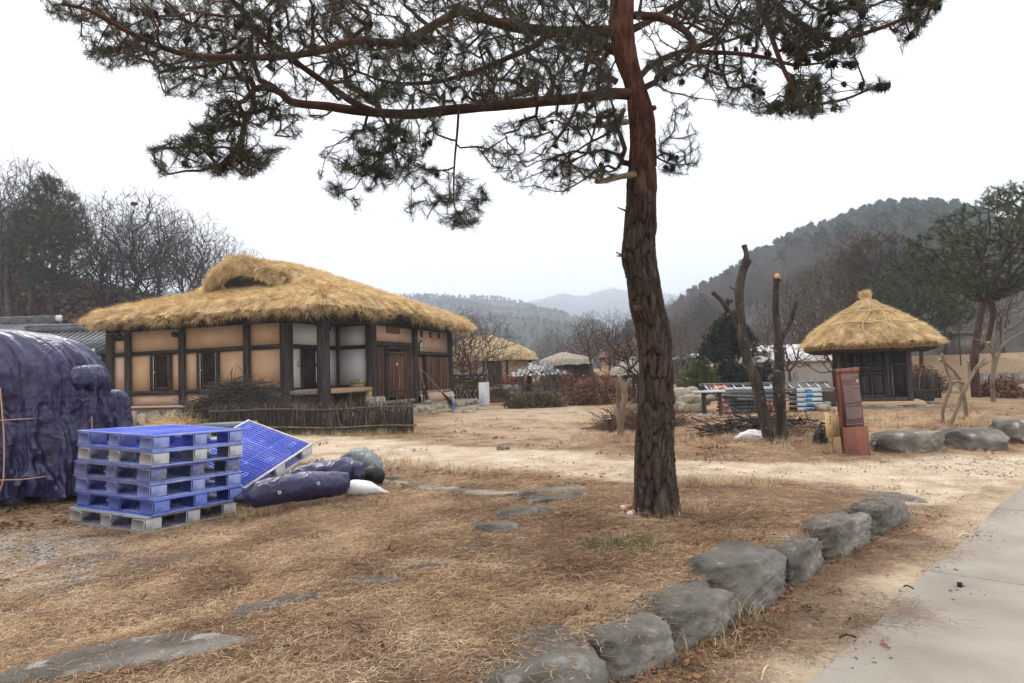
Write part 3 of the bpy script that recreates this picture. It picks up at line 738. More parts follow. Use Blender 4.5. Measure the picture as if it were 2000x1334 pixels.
# pull grid corners onto the rounded outline
e = redge(rxx, ryy); cxx, cyy = (X0 + X1) / 2, (Y0 + Y1) / 2
s_ = np.minimum(e, 0); dxn = cxx - rxx; dyn = cyy - ryy; ln = np.hypot(dxn, dyn); rxx = rxx - dxn / ln * s_ * 1.25; ryy = ryy - dyn / ln * s_ * 1.25
wav = fbm(np.stack([rxx * 1.6, ryy * 1.6, 0 * rxx], 1), 31) * .05 + fbm(np.stack([rxx * 7, ryy * 7, 0 * rxx], 1), 35, 3) * .03
edn = 1 - sstep(redge(rxx, ryy), 0, .3)
rz_ = roofz(rxx, ryy) + wav + edn * fbm(np.stack([rxx * 3, ryy * 3, 0 * rxx], 1), 37, 3) * .05
outw = edn * (fbm(np.stack([rxx * 5, ryy * 5, 0 * rxx + 3], 1), 39, 3) * .07); rxx = rxx - (cxx - rxx) / ln * outw; ryy = ryy - (cyy - ryy) / ln * outw
nrx, nry = 150, 160; i0 = (np.arange(nry - 1)[:, None] * nrx + np.arange(nrx - 1)[None]).ravel()
RF = np.stack([i0, i0 + 1, i0 + 1 + nrx, i0 + nrx], 1)
roof = mesh_np('thatch_roof', np.stack([rxx, ryy, rz_], 1), RF, M_thatch, house, smooth=True)
# ragged cut edge and the underside
bd = [j for j in range(nrx)] + [j * nrx + nrx - 1 for j in range(1, nry)] + [(nry - 1) * nrx + j for j in range(nrx - 2, -1, -1)] + [j * nrx for j in range(nry - 2, 0, -1)]
bd = np.array(bd); E0 = np.stack([rxx, ryy, rz_], 1)[bd]; cen = np.array([cxx, cyy, 0]); inw = cen - E0; inw[:, 2] = 0; inw /= np.linalg.norm(inw, axis=1)[:, None]
jit = vn(E0 * 9, 5)[:, None] * .035
E1 = E0 + inw * .04 + np.array([0, 0, -.09]) + inw * jit; E2 = E0 + inw * .18 + np.array([0, 0, -.17]) - inw * jit; E3 = E0 + inw * .9 + np.array([0, 0, -.0]); E3[:, 2] = 3.54
nb = len(bd); rings = np.concatenate([E0, E1, E2, E3, np.repeat([[cxx, cyy, 3.66]], nb, 0)])
kq = np.arange(nb); SF = np.concatenate([np.stack([r * nb + kq, r * nb + (kq + 1) % nb, (r + 1) * nb + (kq + 1) % nb, (r + 1) * nb + kq], 1) for r in range(4)])
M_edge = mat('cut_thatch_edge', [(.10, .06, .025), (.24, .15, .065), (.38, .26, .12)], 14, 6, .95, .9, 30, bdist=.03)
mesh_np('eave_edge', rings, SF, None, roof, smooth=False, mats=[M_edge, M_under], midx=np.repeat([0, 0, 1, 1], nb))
# rolled straw hood over the smoke opening, and a dark sheet coloured as the shade inside it
ta = np.linspace(-1, 1, 26); hood = np.stack([RX + ta * 1.42, 1.62 - .38 * (1 - ta ** 2), 5.16 - .56 * np.abs(ta) ** 1.6], 1)
hr = .27 - .08 * np.abs(ta); hv, hf = tube(hood, hr, 16, True); hv = hv + fbm(hv * 4, 41, 3)[:, None] * np.array([.05, .05, .05])
tag(mesh_np('hood', hv, hf, M_thatch, roof, smooth=True), 'rolled straw hood over the smoke hole')
mesh_np('smoke_hole_shade', [(RX - 1.3, 1.75, 4.5), (RX + 1.3, 1.75, 4.5), (RX + .9, 1.8, 4.9), (RX, 1.8, 5.1), (RX - .9, 1.8, 4.9)], [(0, 1, 2, 3, 4)], M_under, roof)

# --- straw tufts laid down the slopes
n = 9500; px_ = rng.uniform(X0, X1, n); py_ = rng.uniform(Y0, Y1, n); ok = redge(px_, py_) > .02; px_, py_ = px_[ok], py_[ok]
def grad(f, x, y, h=.08): return (f(x + h, y) - f(x - h, y)) / 2 / h, (f(x, y + h) - f(x, y - h)) / 2 / h
gx_, gy_ = grad(roofz, px_, py_); gn = np.hypot(gx_, gy_) + 1e-6; m_ = gn < 2.5
px_, py_, gx_, gy_, gn = px_[m_], py_[m_], gx_[m_], gy_[m_], gn[m_]; ang = rng.normal(0, .22, len(px_))
dx_, dy_ = -gx_ / gn, -gy_ / gn; dx_, dy_ = dx_ * np.cos(ang) - dy_ * np.sin(ang), dx_ * np.sin(ang) + dy_ * np.cos(ang)
T = np.stack([dx_, dy_, -np.clip(gn, 0, 1.2) + rng.normal(.06, .06, len(px_))], 1); T /= np.linalg.norm(T, axis=1)[:, None]; Nn = np.stack([-gx_, -gy_, np.ones(len(px_))], 1)
pts = [np.stack([px_, py_, roofz(px_, py_) + fbm(np.stack([px_ * 1.6, py_ * 1.6, 0 * px_], 1), 31) * .05 + .025], 1)]; Ts = [T]; Ns = [Nn]
# fringe along the eaves
m = 900; sel = rng.integers(0, nb, m); fp = E0[sel] + rng.normal(0, .03, (m, 3)); ft = -inw[sel] * rng.uniform(.2, .9, m)[:, None] + np.stack([rng.normal(0, .25, m), rng.normal(0, .25, m), -rng.uniform(.2, .7, m)], 1)
fp = fp + inw[sel] * .16; pts.append(fp); Ts.append(ft / np.linalg.norm(ft, axis=1)[:, None]); Ns.append(-inw[sel])
# hood
m = 1100; t = rng.uniform(-1, 1, m); a = rng.uniform(-.1, 3.0, m); rr_ = .28 - .08 * np.abs(t)
hp = np.stack([RX + t * 1.42, 1.62 - .38 * (1 - t ** 2) - rr_ * np.cos(a) , 5.16 - .56 * np.abs(t) ** 1.6 + rr_ * np.sin(a)], 1)
ht = np.stack([np.sign(t) * .55 * np.abs(t), -np.sin(a) * 1.0, -np.cos(a) * 1.0 - .15], 1) + rng.normal(0, .15, (m, 3)); hn = np.stack([0 * a, -np.cos(a), np.sin(a)], 1)
pts.append(hp); Ts.append(ht / np.linalg.norm(ht, axis=1)[:, None]); Ns.append(hn)
P_, T_, N_ = map(np.concatenate, (pts, Ts, Ns))
scatter('straw', P_, frames(T_, N_), rng.uniform(.75, 1.35, len(P_)), STRAW, rng.integers(0, 3, len(P_)), roof)
# stray strands hanging below the eaves
m = 420; sel = rng.integers(0, nb, m); fp = E2[sel]; ft = np.stack([rng.normal(0, .6, m), rng.normal(0, .6, m), -np.ones(m)], 1); ft /= np.linalg.norm(ft, axis=1)[:, None]
scatter('hanging_straw', fp, frames(ft, inw[sel]), rng.uniform(.25, .75, m), STRAWL, rng.integers(0, 2, m), roof)
# --- stone platform
plat = MB().add([(-8.5, -.42, .25), (.5, -.42, .25), (.62, 9.2, .25), (-8.5, 9.2, .25), (-8.4, -.38, .80), (-.9, -.38, .80), (-.8, 9.1, .80), (-8.4, 9.1, .80)], BOXF)
pf = hpart(plat, 'platform', M_mortar)
hpart(MB().add([(-1.4, -.5, .2), (.95, -.5, .2), (.95, 9.3, .2), (-1.4, 9.3, .2), (-1.3, -.42, .50), (.8, -.42, .50), (.8, 9.2, .50), (-1.3, 9.2, .50)], BOXF), 'platform', M_mortar)
hpart(MB().cbox((-4.9, -.25, .805), (7.2, .5, .05), .02), 'platform_top', M_plast_pale)
x = -8.45; k = 0
while x < -1.2:
    w = rnd.uniform(.28, .62); h = rnd.uniform(.34, .44)
    rock('stone', (x + w / 2, -.44, .26 + h / 2), (w * 1.03, .34, h * 1.1), 100 + k, M_stone2, pf, sub=3, boxy=.5, rough=.1); 
    x += w * .98; k += 1
y = -.2
while y < 9.2:
    w = rnd.uniform(.3, .7); rock('stone', (.86, y + w / 2, .34), (.34, w * 1.05, .3), 140 + k, M_stone2, pf, sub=3, boxy=.6, rough=.1); y += w; k += 1

# ================================================================== THE BIG PINE
def needle_tuft(seed, n=32, L=.066, w=.0009, back=.25):
    R = np.random.default_rng(seed); V = []; F = []
    for i in range(n):
        t = R.uniform(0, 1); z = .02 - .10 * t
        el = R.uniform(.25, .95) if R.random() > back * .4 else R.uniform(.9, 1.4); az = R.uniform(0, 6.283)
        d = np.array([math.sin(el) * math.cos(az), math.sin(el) * math.sin(az), math.cos(el)]); l = L * R.uniform(.7, 1.15)
        s = np.cross(d, R.normal(size=3)); s = s / np.linalg.norm(s) * w; o = np.array([0, 0, z]); k = len(V)
        mid = o + d * l * .55 + np.array([0, 0, -.003]); V += [o - s, o + s, mid + s, mid - s, o + d * l - np.array([0, 0, .006])]
        F += [(k, k + 1, k + 2, k + 3), (k + 3, k + 2, k + 4)]
    return V, F
M_need = mat('pine_needles', [(.013, .019, .008), (.026, .035, .014), (.05, .058, .025)], .9, 5, .55, coord='World', spec=.35, rv=.45)
M_need2 = mat('fading_pine_needles', [(.03, .034, .014), (.06, .055, .024), (.09, .07, .033)], 1.2, 5, .6, coord='World', rv=.4)
M_twig = mat('pine_twig_bark', [(.035, .019, .013), (.075, .038, .026), (.12, .064, .042)], 9, 5, .85, .4, 40, bdist=.004)
NEED = [proto('needle_tuft', *needle_tuft(s), M_need) for s in (1, 2, 3)] + [proto('needle_tuft', *needle_tuft(4), M_need2)]

def bark_mat(name='scaly_pine_bark'):
    m = bpy.data.materials.new(name); m.use_nodes = True; N = m.node_tree.nodes; L = m.node_tree.links; b = N['Principled BSDF']
    b.inputs['Roughness'].default_value = .9; b.inputs['Specular IOR Level'].default_value = .15
    t = N.new('ShaderNodeTexCoord'); mp = N.new('ShaderNodeMapping'); mp.inputs['Scale'].default_value = (6, 6, 1.6); L.new(t.outputs['Object'], mp.inputs[0])
    n = N.new('ShaderNodeTexNoise'); n.inputs['Scale'].default_value = 3.5; n.inputs['Detail'].default_value = 9; L.new(mp.outputs[0], n.inputs['Vector'])
    def ramp(src, st):
        r = N.new('ShaderNodeValToRGB'); e = r.color_ramp.elements
        for i, (p, c) in enumerate(st):
            if i < 2: e[i].position = p; e[i].color = (*c, 1)
            else: q = e.new(p); q.color = (*c, 1)
        L.new(src, r.inputs[0]); return r.outputs[0]
    def mix(f, a, c, bl='MIX'):
        x = N.new('ShaderNodeMix'); x.data_type = 'RGBA'; x.blend_type = bl
        L.new(f, x.inputs[0]) if not isinstance(f, float) else setattr(x.inputs[0], 'default_value', f); L.new(a, x.inputs[6])
        L.new(c, x.inputs[7]) if not isinstance(c, tuple) else setattr(x.inputs[7], 'default_value', (*c, 1)); return x.outputs[2]
    def att(n_):
        a = N.new('ShaderNodeAttribute'); a.attribute_name = n_; return a.outputs['Fac']
    low = ramp(n.outputs[0], [(.3, (.030, .021, .016)), (.5, (.062, .045, .035)), (.7, (.12, .094, .077))])
    low = mix(att('plate'), low, (.085, .046, .030))          # some plates redder than others
    up = ramp(n.outputs[0], [(.3, (.045, .019, .012)), (.5, (.105, .041, .024)), (.7, (.18, .077, .045))])
    c = mix(att('red'), low, up); c = mix(att('crack'), c, (.012, .007, .005))
    L.new(c, b.inputs['Base Color'])
    n2 = N.new('ShaderNodeTexNoise'); n2.inputs['Scale'].default_value = 14; n2.inputs['Detail'].default_value = 8; L.new(mp.outputs[0], n2.inputs['Vector'])
    bp = N.new('ShaderNodeBump'); bp.inputs['Strength'].default_value = .7; bp.inputs['Distance'].default_value = .012
    L.new(n2.outputs[0], bp.inputs['Height']); L.new(bp.outputs[0], b.inputs['Normal']); return m
M_bark = bark_mat()
def bark_trunk(name, C_, Rr, parent, per=13, nth=190, nz=900, amp=.016, redz=(2.9, 4.0), vs=3.0, seed=0, flare=0.0, m=None, groove=1.0):
    """tapering trunk along points C_ with radii Rr; bark plates cut into the surface"""
    C_ = spline(C_, 10); Rr = spline(np.asarray(Rr)[:, None], 10)[:, 0]
    s = np.concatenate([[0], np.cumsum(np.linalg.norm(np.diff(C_, axis=0), axis=1))]); u = np.linspace(0, s[-1], nz)
    P = np.stack([np.interp(u, s, C_[:, k]) for k in range(3)], 1); r = np.interp(u, s, Rr)
    th = np.arange(nth) * 2 * math.pi / nth; U, TH = np.meshgrid(u, th, indexing='ij'); Rv = np.repeat(r[:, None], nth, 1)
    T = np.gradient(P, axis=0); T /= np.linalg.norm(T, axis=1)[:, None]; A = np.cross(T, [0, 1, 0]); A /= np.linalg.norm(A, axis=1)[:, None]; B = np.cross(T, A)
    q = np.stack([np.cos(TH).ravel() * 2, np.sin(TH).ravel() * 2, U.ravel() * 2.5], 1)
    wx = fbm(q * 1.4, seed + 1, 4) * 1.0; wy = fbm(q * 1.1, seed + 2, 3) * .9
    X = TH.ravel() / (2 * math.pi) * per + wx; Yc = U.ravel() * vs + wy
    f, cid = cell(X, Yc, per, seed); f2, cid2 = cell(X * 2 + 3, Yc * 2.3, per * 2, seed + 3)
    redness = sstep(P[:, 2][:, None] + 0 * U + .5 * fbm(q * .8, seed + 4, 3).reshape(U.shape), *redz).ravel()
    deep = 1 - .72 * redness
    pl = 1 - (1 - sstep(f, .03, .25)) * np.clip(.75 + fbm(q * 2.1, seed + 11, 3), .25, 1); pl2 = sstep(f2, .02, .16)
    h = amp * deep * (pl * (.75 + .5 * cid) + .35 * pl2 * (.6 + .6 * cid2)) + .006 * fbm(q * 6, seed + 6, 4) * deep + .014 * fbm(q * .7, seed + 8, 3)
    h *= groove
    Rv = Rv.ravel() + h - amp * .8
    if flare: Rv = Rv + flare * np.exp(-U.ravel() / .16) * (1 + .5 * np.sin(TH.ravel() * 4 + 1))
    V = P[np.repeat(np.arange(nz), nth)] + Rv[:, None] * (A[np.repeat(np.arange(nz), nth)] * np.cos(TH.ravel())[:, None] + B[np.repeat(np.arange(nz), nth)] * np.sin(TH.ravel())[:, None])
    i = np.arange(nz - 1)[:, None] * nth; j = np.arange(nth)[None]; k = (j + 1) % nth
    F = np.stack([i + j, i + k, i + nth + k, i + nth + j], -1).reshape(-1, 4)
    br = np.clip(.8 + 1.1 * fbm(q * [2.2, 2.2, 1.4], seed + 12, 4), .1, 1.15)
    crack = br * (1 - sstep(f, .0, .2)) * (1 - .75 * redness) * .9 + .35 * (1 - sstep(f2, 0, .08)) * (1 - redness)
    o = mesh_np(name, V, F, m or M_bark, parent, smooth=True, attrs=dict(red=redness, crack=np.clip(crack, 0, 1), plate=np.clip((cid - .6) * 1.6, 0, .8)))
    return o, P, r

TB = gnd(1281, 1000); TY = TB[1]
def tp(px, py, dy=0.0): return at(px, py, TY + dy)
prof = [(1040, 1240, 1328), (1000, 1240, 1323), (944, 1241, 1318), (894, 1242, 1316), (845, 1245, 1314), (795, 1249, 1314), (746, 1250, 1311), (696, 1251, 1312), (647, 1245, 1308),
        (622, 1239, 1301), (597, 1233, 1295), (573, 1231, 1290), (548, 1227, 1286), (523, 1221, 1281), (498, 1216, 1278), (449, 1222, 1279), (399, 1226, 1280), (350, 1227, 1282), (275, 1229, 1281),
        (220, 1224, 1278), (165, 1217, 1261), (110, 1197, 1246), (55, 1188, 1241), (0, 1190, 1241), (-70, 1196, 1240), (-160, 1190, 1228), (-260, 1196, 1226)]
tc_, tr_ = [], []
for (y, a, b) in prof:
    tc_.append(tp((a + b) / 2, y, .0)); tr_.append((b - a) / 2 * TY / F_PX)
pine = empty('pine_tree', (TB[0], TB[1], TB[2] - .02), 0, 'big red pine with scaly leaning trunk and cone-laden boughs spreading overhead', 'pine tree')
off = np.array([TB[0], TB[1], TB[2] - .02]); tc_ = np.array(tc_) - off
trunk, TP, TR = bark_trunk('trunk', tc_, tr_, pine, flare=.03, redz=(2.2, 3.6), per=15, vs=4.6, amp=.023)

def limb(pp, r0, r1, d0, d1, dev=0):
    # bough through measured picture points, at distances running from d0 to d1
    n = len(pp); Y = np.linspace(d0, d1, n); P = np.array([at(x, y, TY + Y[i]) for i, (x, y) in enumerate(pp)]) - off
    r0 *= .8; r1 *= .75; P = spline(P, 7); P = P + np.stack([fbm(P * 1.7 + 5 * k, 60 + k, 3) for k in range(3)], 1) * .035 * np.linspace(0, 1, len(P))[:, None]
    return P, np.linspace(r0, r1, len(P)) * (1 + .12 * fbm(P * 6, 66, 2))
LIMBS = [
    (limb([(1245, 185), (1190, 183), (1130, 192), (1050, 199), (900, 213), (800, 222), (720, 218), (640, 208), (575, 200), (548, 180), (520, 171), (497, 177), (496, 205), (480, 240), (462, 285), (430, 322), (390, 335)], .062, .012, 0, -1.5), 0),
    (limb([(735, 220), (690, 200), (640, 165), (590, 130), (560, 108), (510, 65), (478, 25), (440, -10), (400, -50)], .033, .016, -.7, -1.6), 0),
    (limb([(1215, 60), (1150, 62), (1080, 62), (1000, 52), (940, 35), (900, 22), (850, 48), (790, 80), (740, 82), (690, 78), (620, 100), (540, 112), (430, 112), (340, 100), (250, 62), (180, 22), (120, 5)], .06, .012, 0, -2.0), 0),
    (limb([(1220, 110), (1160, 80), (1090, 60), (1040, 92), (1000, 110), (940, 135), (860, 158), (770, 162), (700, 140), (640, 120)], .05, .013, .05, .9), 0),
    (limb([(1240, 30), (1290, 35), (1330, 55), (1352, 80), (1362, 100), (1430, 103), (1490, 112), (1560, 128), (1620, 120)], .045, .010, 0, -.8), 0),
    (limb([(1245, 155), (1272, 128), (1312, 108), (1362, 96), (1420, 80), (1480, 60)], .038, .012, .05, .9), 0),
    (limb([(1230, 60), (1270, 40), (1340, 0), (1420, -40), (1500, -70)], .045, .015, 0, .4), 0),
    (limb([(1470, -40), (1484, 10), (1502, 55), (1520, 110), (1540, 160), (1562, 200), (1585, 206), (1640, 196), (1700, 172)], .026, .008, -1.4, -1.9), 6),
    (limb([(1480, -35), (1530, 20), (1580, 55), (1625, 76), (1680, 66), (1760, 40), (1830, 5), (1900, -12)], .028, .008, -1.2, -1.9), 6),
    (limb([(1165, 70), (1150, 110), (1140, 150), (1128, 195), (1108, 240), (1075, 290)], .034, .012, -.1, -.6), 3),
    (limb([(896, 214), (893, 260), (889, 310), (887, 365), (890, 410), (905, 435)], .014, .004, -.5, -.8), 0),
    (limb([(745, 222), (760, 260), (752, 300), (720, 332), (695, 370)], .014, .005, -.65, -.9), 0),
    (limb([(1205, 250), (1180, 265), (1140, 285), (1090, 320), (1060, 355)], .016, .006, .1, .5), 0),
    (limb([(1270, 300), (1310, 320), (1350, 318)], .012, .005, 0, -.2), 0),
    (limb([(1215, 20), (1180, -60), (1100, -140), (980, -220), (850, -300)], .06, .02, 0, -.6), 0),
    (limb([(1215, -30), (1290, -120), (1420, -220), (1560, -330)], .055, .02, 0, -.3), 0),
    (limb([(1210, -60), (1120, -60), (1000, -90), (860, -80), (700, -60), (560, -40)], .05, .016, .2, 1.7), 0),
    (limb([(1215, -80), (1320, -130), (1450, -90), (1600, -60)], .045, .016, .2, 1.6), 0),
]
skel = []; base = []
tr_pts = TP[::30]; skel.append((tr_pts, TR[::30] * .8, None)); cnt0 = len(tr_pts); allp = [tr_pts]
for (P, r), _ in LIMBS:
    A = np.concatenate(allp); j = int(np.argmin(((A - P[0]) ** 2).sum(1))); skel.append((P, r, j)); allp.append(P)
# crown volume: measured foliage masses, each with its own range of distances
REG = [
    ([(60, -70), (100, 30), (165, 45), (160, 95), (215, 130), (300, 120), (325, 185), (390, 190), (560, 180), (760, 205), (1195, 190), (1195, -70)], 4600, -2.0, 1.5),
    ([(700, 60), (1190, 60), (1190, 190), (760, 200)], 420, -.8, 1.4),
    ([(365, 240), (420, 195), (560, 195), (600, 250), (545, 300), (480, 345), (300, 335), (292, 290), (390, 262)], 480, -2.0, -.9),
    ([(600, 215), (880, 225), (830, 290), (800, 330), (700, 345), (630, 300)], 340, -1.4, -.2),
    ([(620, 320), (740, 330), (800, 320), (830, 330), (950, 365), (945, 400), (920, 445), (800, 415), (780, 350), (720, 380), (690, 412), (645, 370)], 300, -1.2, -.5),
    ([(930, 285), (975, 250), (1060, 225), (1215, 205), (1220, 330), (1100, 370), (1050, 378), (985, 345)], 520, -.9, .5),
    ([(1245, -70), (1500, -70), (1500, 60), (1480, 220), (1400, 195), (1370, 140), (1290, 165), (1250, 100)], 900, -1.4, 1.2),
    ([(1490, -70), (1890, -70), (1830, 15), (1765, 95), (1650, 85), (1720, 165), (1640, 212), (1480, 225), (1480, 60)], 950, -2.1, -.9),
    ([(1290, 170), (1360, 190), (1350, 240), (1372, 312), (1330, 345), (1290, 335), (1285, 250)], 90, -.3, .3),
    ([(-100, -520), (2100, -520), (1950, -60), (60, -60)], 1300, -2.2, 1.8),
]
RG = np.random.default_rng(5); AT = []
for poly, n, d0, d1 in REG:
    pp = np.array(poly); got = 0
    while got < n:
        q = RG.uniform(pp.min(0), pp.max(0), (n * 3, 2)); ins = seg_dist(q[:, 0], q[:, 1], poly)
        Y = RG.uniform(d0, d1, len(q)); w = fbm(np.stack([q[:, 0] / 75, q[:, 1] / 45, Y * 1.6], 1), 77, 3)     # foliage gathers in pads, with gaps between
        ok = (ins > -6) & (w + RG.normal(0, .06, len(q)) > -.08)
        for x, y, yy in zip(q[ok, 0], q[ok, 1], Y[ok]):
            if got < n: AT.append(at(x, y, TY + yy) - off); got += 1
AT = np.array(AT)
P, par, rad, tips, cnt = grow(skel, AT, bf=.12, step=.075, wig=.22, tip_r=.0026, expo=2.3, seed=3, rmax=.03, curl=.25)
nsk = sum(len(s[0]) for s in skel); nodeof = []; k0 = 0
for s in skel: nodeof.append((k0, k0 + len(s[0]))); k0 += len(s[0])
M_limb = mat('red_limb_bark', [(.026, .012, .009), (.065, .028, .018), (.12, .052, .032)], 5, 8, .85, .8, 28, (1, 1, 1), bdist=.01)
for (pp_, rr_, _), (a, b) in list(zip(skel, nodeof))[1:]:
    v, f = tube(pp_, rr_, 10, True); mesh_np('branch', v, f, M_limb, pine, smooth=True)
# twigs grown from the boughs
rad2 = rad.copy(); sk = np.arange(len(P)) < nsk
par2 = par.copy(); keep = ~sk
best = {}
V, F = None, None
def tubes_from(P, par, rad, cnt, nsk):
    n = len(P); best = {}
    for i in range(nsk, n):
        p = par[i]
        if p >= nsk and (p not in best or cnt[i] > cnt[best[p]]): best[p] = i
    cont = set(best.values()); Vs, Fs = [], []; nv = 0
    for i in range(nsk, n):
        if i in cont: continue
        ch = [par[i], i]; k = i
        while k in best: k = best[k]; ch.append(k)
        r = rad[ch].copy(); r[0] = r[1] * 1.1
        v, f = tube(P[ch], r, 3 if r.max() < .007 else 5, False); Vs.append(v); Fs.append(np.array(f) + nv); nv += len(v)
    return np.concatenate(Vs), np.concatenate(Fs)
V, F = tubes_from(P, par, rad, cnt, nsk)
tw = mesh_np('twigs', V, F, M_twig, pine); tw['kind'] = 'stuff'
# needle tufts at the shoot ends and some way back along them
tp_ = []; td_ = []
for t in tips:
    d = P[t] - P[par[t]]; d = d / (np.linalg.norm(d) + 1e-9); tp_.append(P[t]); td_.append(d + np.array([0, 0, .25]) + RG.normal(0, .15, 3))
    k = t
    for _ in range(1):
        if par[k] >= nsk and RG.random() < .3:
            k = par[k]; tp_.append(P[k]); td_.append(d + RG.normal(0, .6, 3))
tp_ = np.array(tp_); td_ = np.array(td_)
idx = RG.integers(0, 3, len(tp_)); idx[RG.random(len(tp_)) < .12] = 3
scatter('needles', tp_, dir_euler(td_, RG.uniform(0, 6, len(td_))), RG.uniform(.68, 1.18, len(tp_)), NEED, idx, pine)
# cones
def cone_vf():
    V = []; F = []
    v, f = tube([(0, 0, -.022), (0, 0, -.012), (0, 0, .004), (0, 0, .022)], [.008, .016, .015, .004], 8); V += list(v); F += f
    for i in range(26):
        a = i * 2.4; z = -.018 + .038 * i / 26; r = .019 * math.sqrt(max(.1, 1 - (z / .03) ** 2)); c = np.array([math.cos(a) * r, math.sin(a) * r, z]); k = len(V)
        t = np.array([-math.sin(a), math.cos(a), 0]) * .006; V += [c - t - np.array([0, 0, .004]), c + t - np.array([0, 0, .004]), c * np.array([1.25, 1.25, 1]) + np.array([0, 0, .005])]; F += [(k, k + 1, k + 2)]
    return V, F
M_cone = mat('dry_pine_cone', [(.014, .009, .007), (.035, .022, .016)], 20, 3, .9, rv=.3)
cv, cf = cone_vf(); cone0 = mesh_np('pine_cone', cv, cf, M_cone, pine)
CREG = [((1480, 60, 1720, 215), 46), ((1600, -20, 1800, 60), 20), ((1440, 60, 1600, 150), 14), ((180, 0, 330, 110), 22), ((350, 0, 560, 140), 14), ((560, 40, 900, 200), 14), ((740, 260, 860, 340), 8), ((1270, 40, 1420, 170), 10), ((380, 290, 460, 330), 3), ((1300, 290, 1350, 340), 3), ((1040, 200, 1200, 370), 8)]
first = True; TPx = P[tips]; dd = TPx + off - CAM; zz = dd @ FW; sxp = 1000 + F_PX * (dd @ RT) / zz; syp = 667 - F_PX * (dd @ UP) / zz
for (x0, y0, x1, y1), n in CREG:
    c = np.where((sxp > x0) & (sxp < x1) & (syp > y0) & (syp < y1))[0]; RG.shuffle(c)
    for t in c[:int(n * 1.55)]:
        o = cone0 if first else cone0.copy()
        if not first: COL.objects.link(o)
        first = False; q = par[tips[t]]; o.location = P[q] + RG.normal(0, .012, 3) - np.array([0, 0, .035]); o.rotation_euler = (RG.uniform(-1.2, 1.2) + math.pi, RG.uniform(-1, 1), RG.uniform(0, 6)); o.scale = [RG.uniform(.95, 1.4)] * 3
# sawn-off stubs and dead snags
M_cut = mat('pale_sawn_wood', [(.14, .10, .065), (.24, .18, .115), (.33, .25, .16)], 7, 5, .8, .3, 20, (1, 1, 4))
M_cutface = mat('fresh_sawn_face', [(.55, .36, .18), (.68, .48, .26)], 12, 4, .75)
def stub(pp, r0, r1, d0, d1, name='cut_stub', m=None, label=None):
    Pn = spline(np.array([at(x, y, TY + d) - off for (x, y), d in zip(pp, np.linspace(d0, d1, len(pp)))]), 4); v, f = tube(Pn, np.linspace(r0, r1, len(Pn)) * (1 + .08 * fbm(Pn * 20, 3, 2)), 9); o = mesh_np(name, v, f, m or M_cut, pine, smooth=False)
    if label: o['label'] = label
stub([(1240, 340), (1212, 345), (1185, 352), (1165, 354)], .026, .022, -.12, -.3, label='lower pale sawn stub of a bough')
stub([(1225, 238), (1200, 240), (1178, 243), (1158, 245)], .026, .022, -.1, -.3, label='upper pale sawn stub of a bough')
stub([(1228, 414), (1218, 410), (1206, 405)], .012, .004, -.05, -.1, 'dead_snag', M_twig); stub([(1222, 496), (1212, 497), (1203, 492)], .014, .004, -.05, -.1, 'dead_snag', M_twig)
stub([(1224, 500), (1213, 500), (1204, 500)], .012, .004, -.05, -.12, 'dead_snag', M_twig); stub([(1229, 542), (1221, 541)], .010, .005, -.02, -.05, 'dead_snag', M_twig)
stub([(1270, 213), (1280, 210)], .03, .02, -.02, -.06, 'knot', M_limb); stub([(1240, 603), (1252, 602)], .03, .025, -.14, -.17, 'knot', M_bark)
stub([(1205, 160), (1190, 152), (1182, 150)], .03, .015, -.05, -.1, 'knot', M_limb)
# a thread of torn twine hanging from the right-hand bough
th = spline([at(x, y, TY - 1.5) for x, y in ((1488, 228), (1484, 250), (1478, 268), (1470, 282), (1474, 290), (1502, 290), (1490, 288), (1470, 293), (1450, 315), (1425, 350), (1405, 385), (1395, 404))], 5)
tag(MB().tube(th, .0008, 3).build('hanging_thread', M_rope), 'thin pale thread dangling from the right bough of the big pine', 'thread')

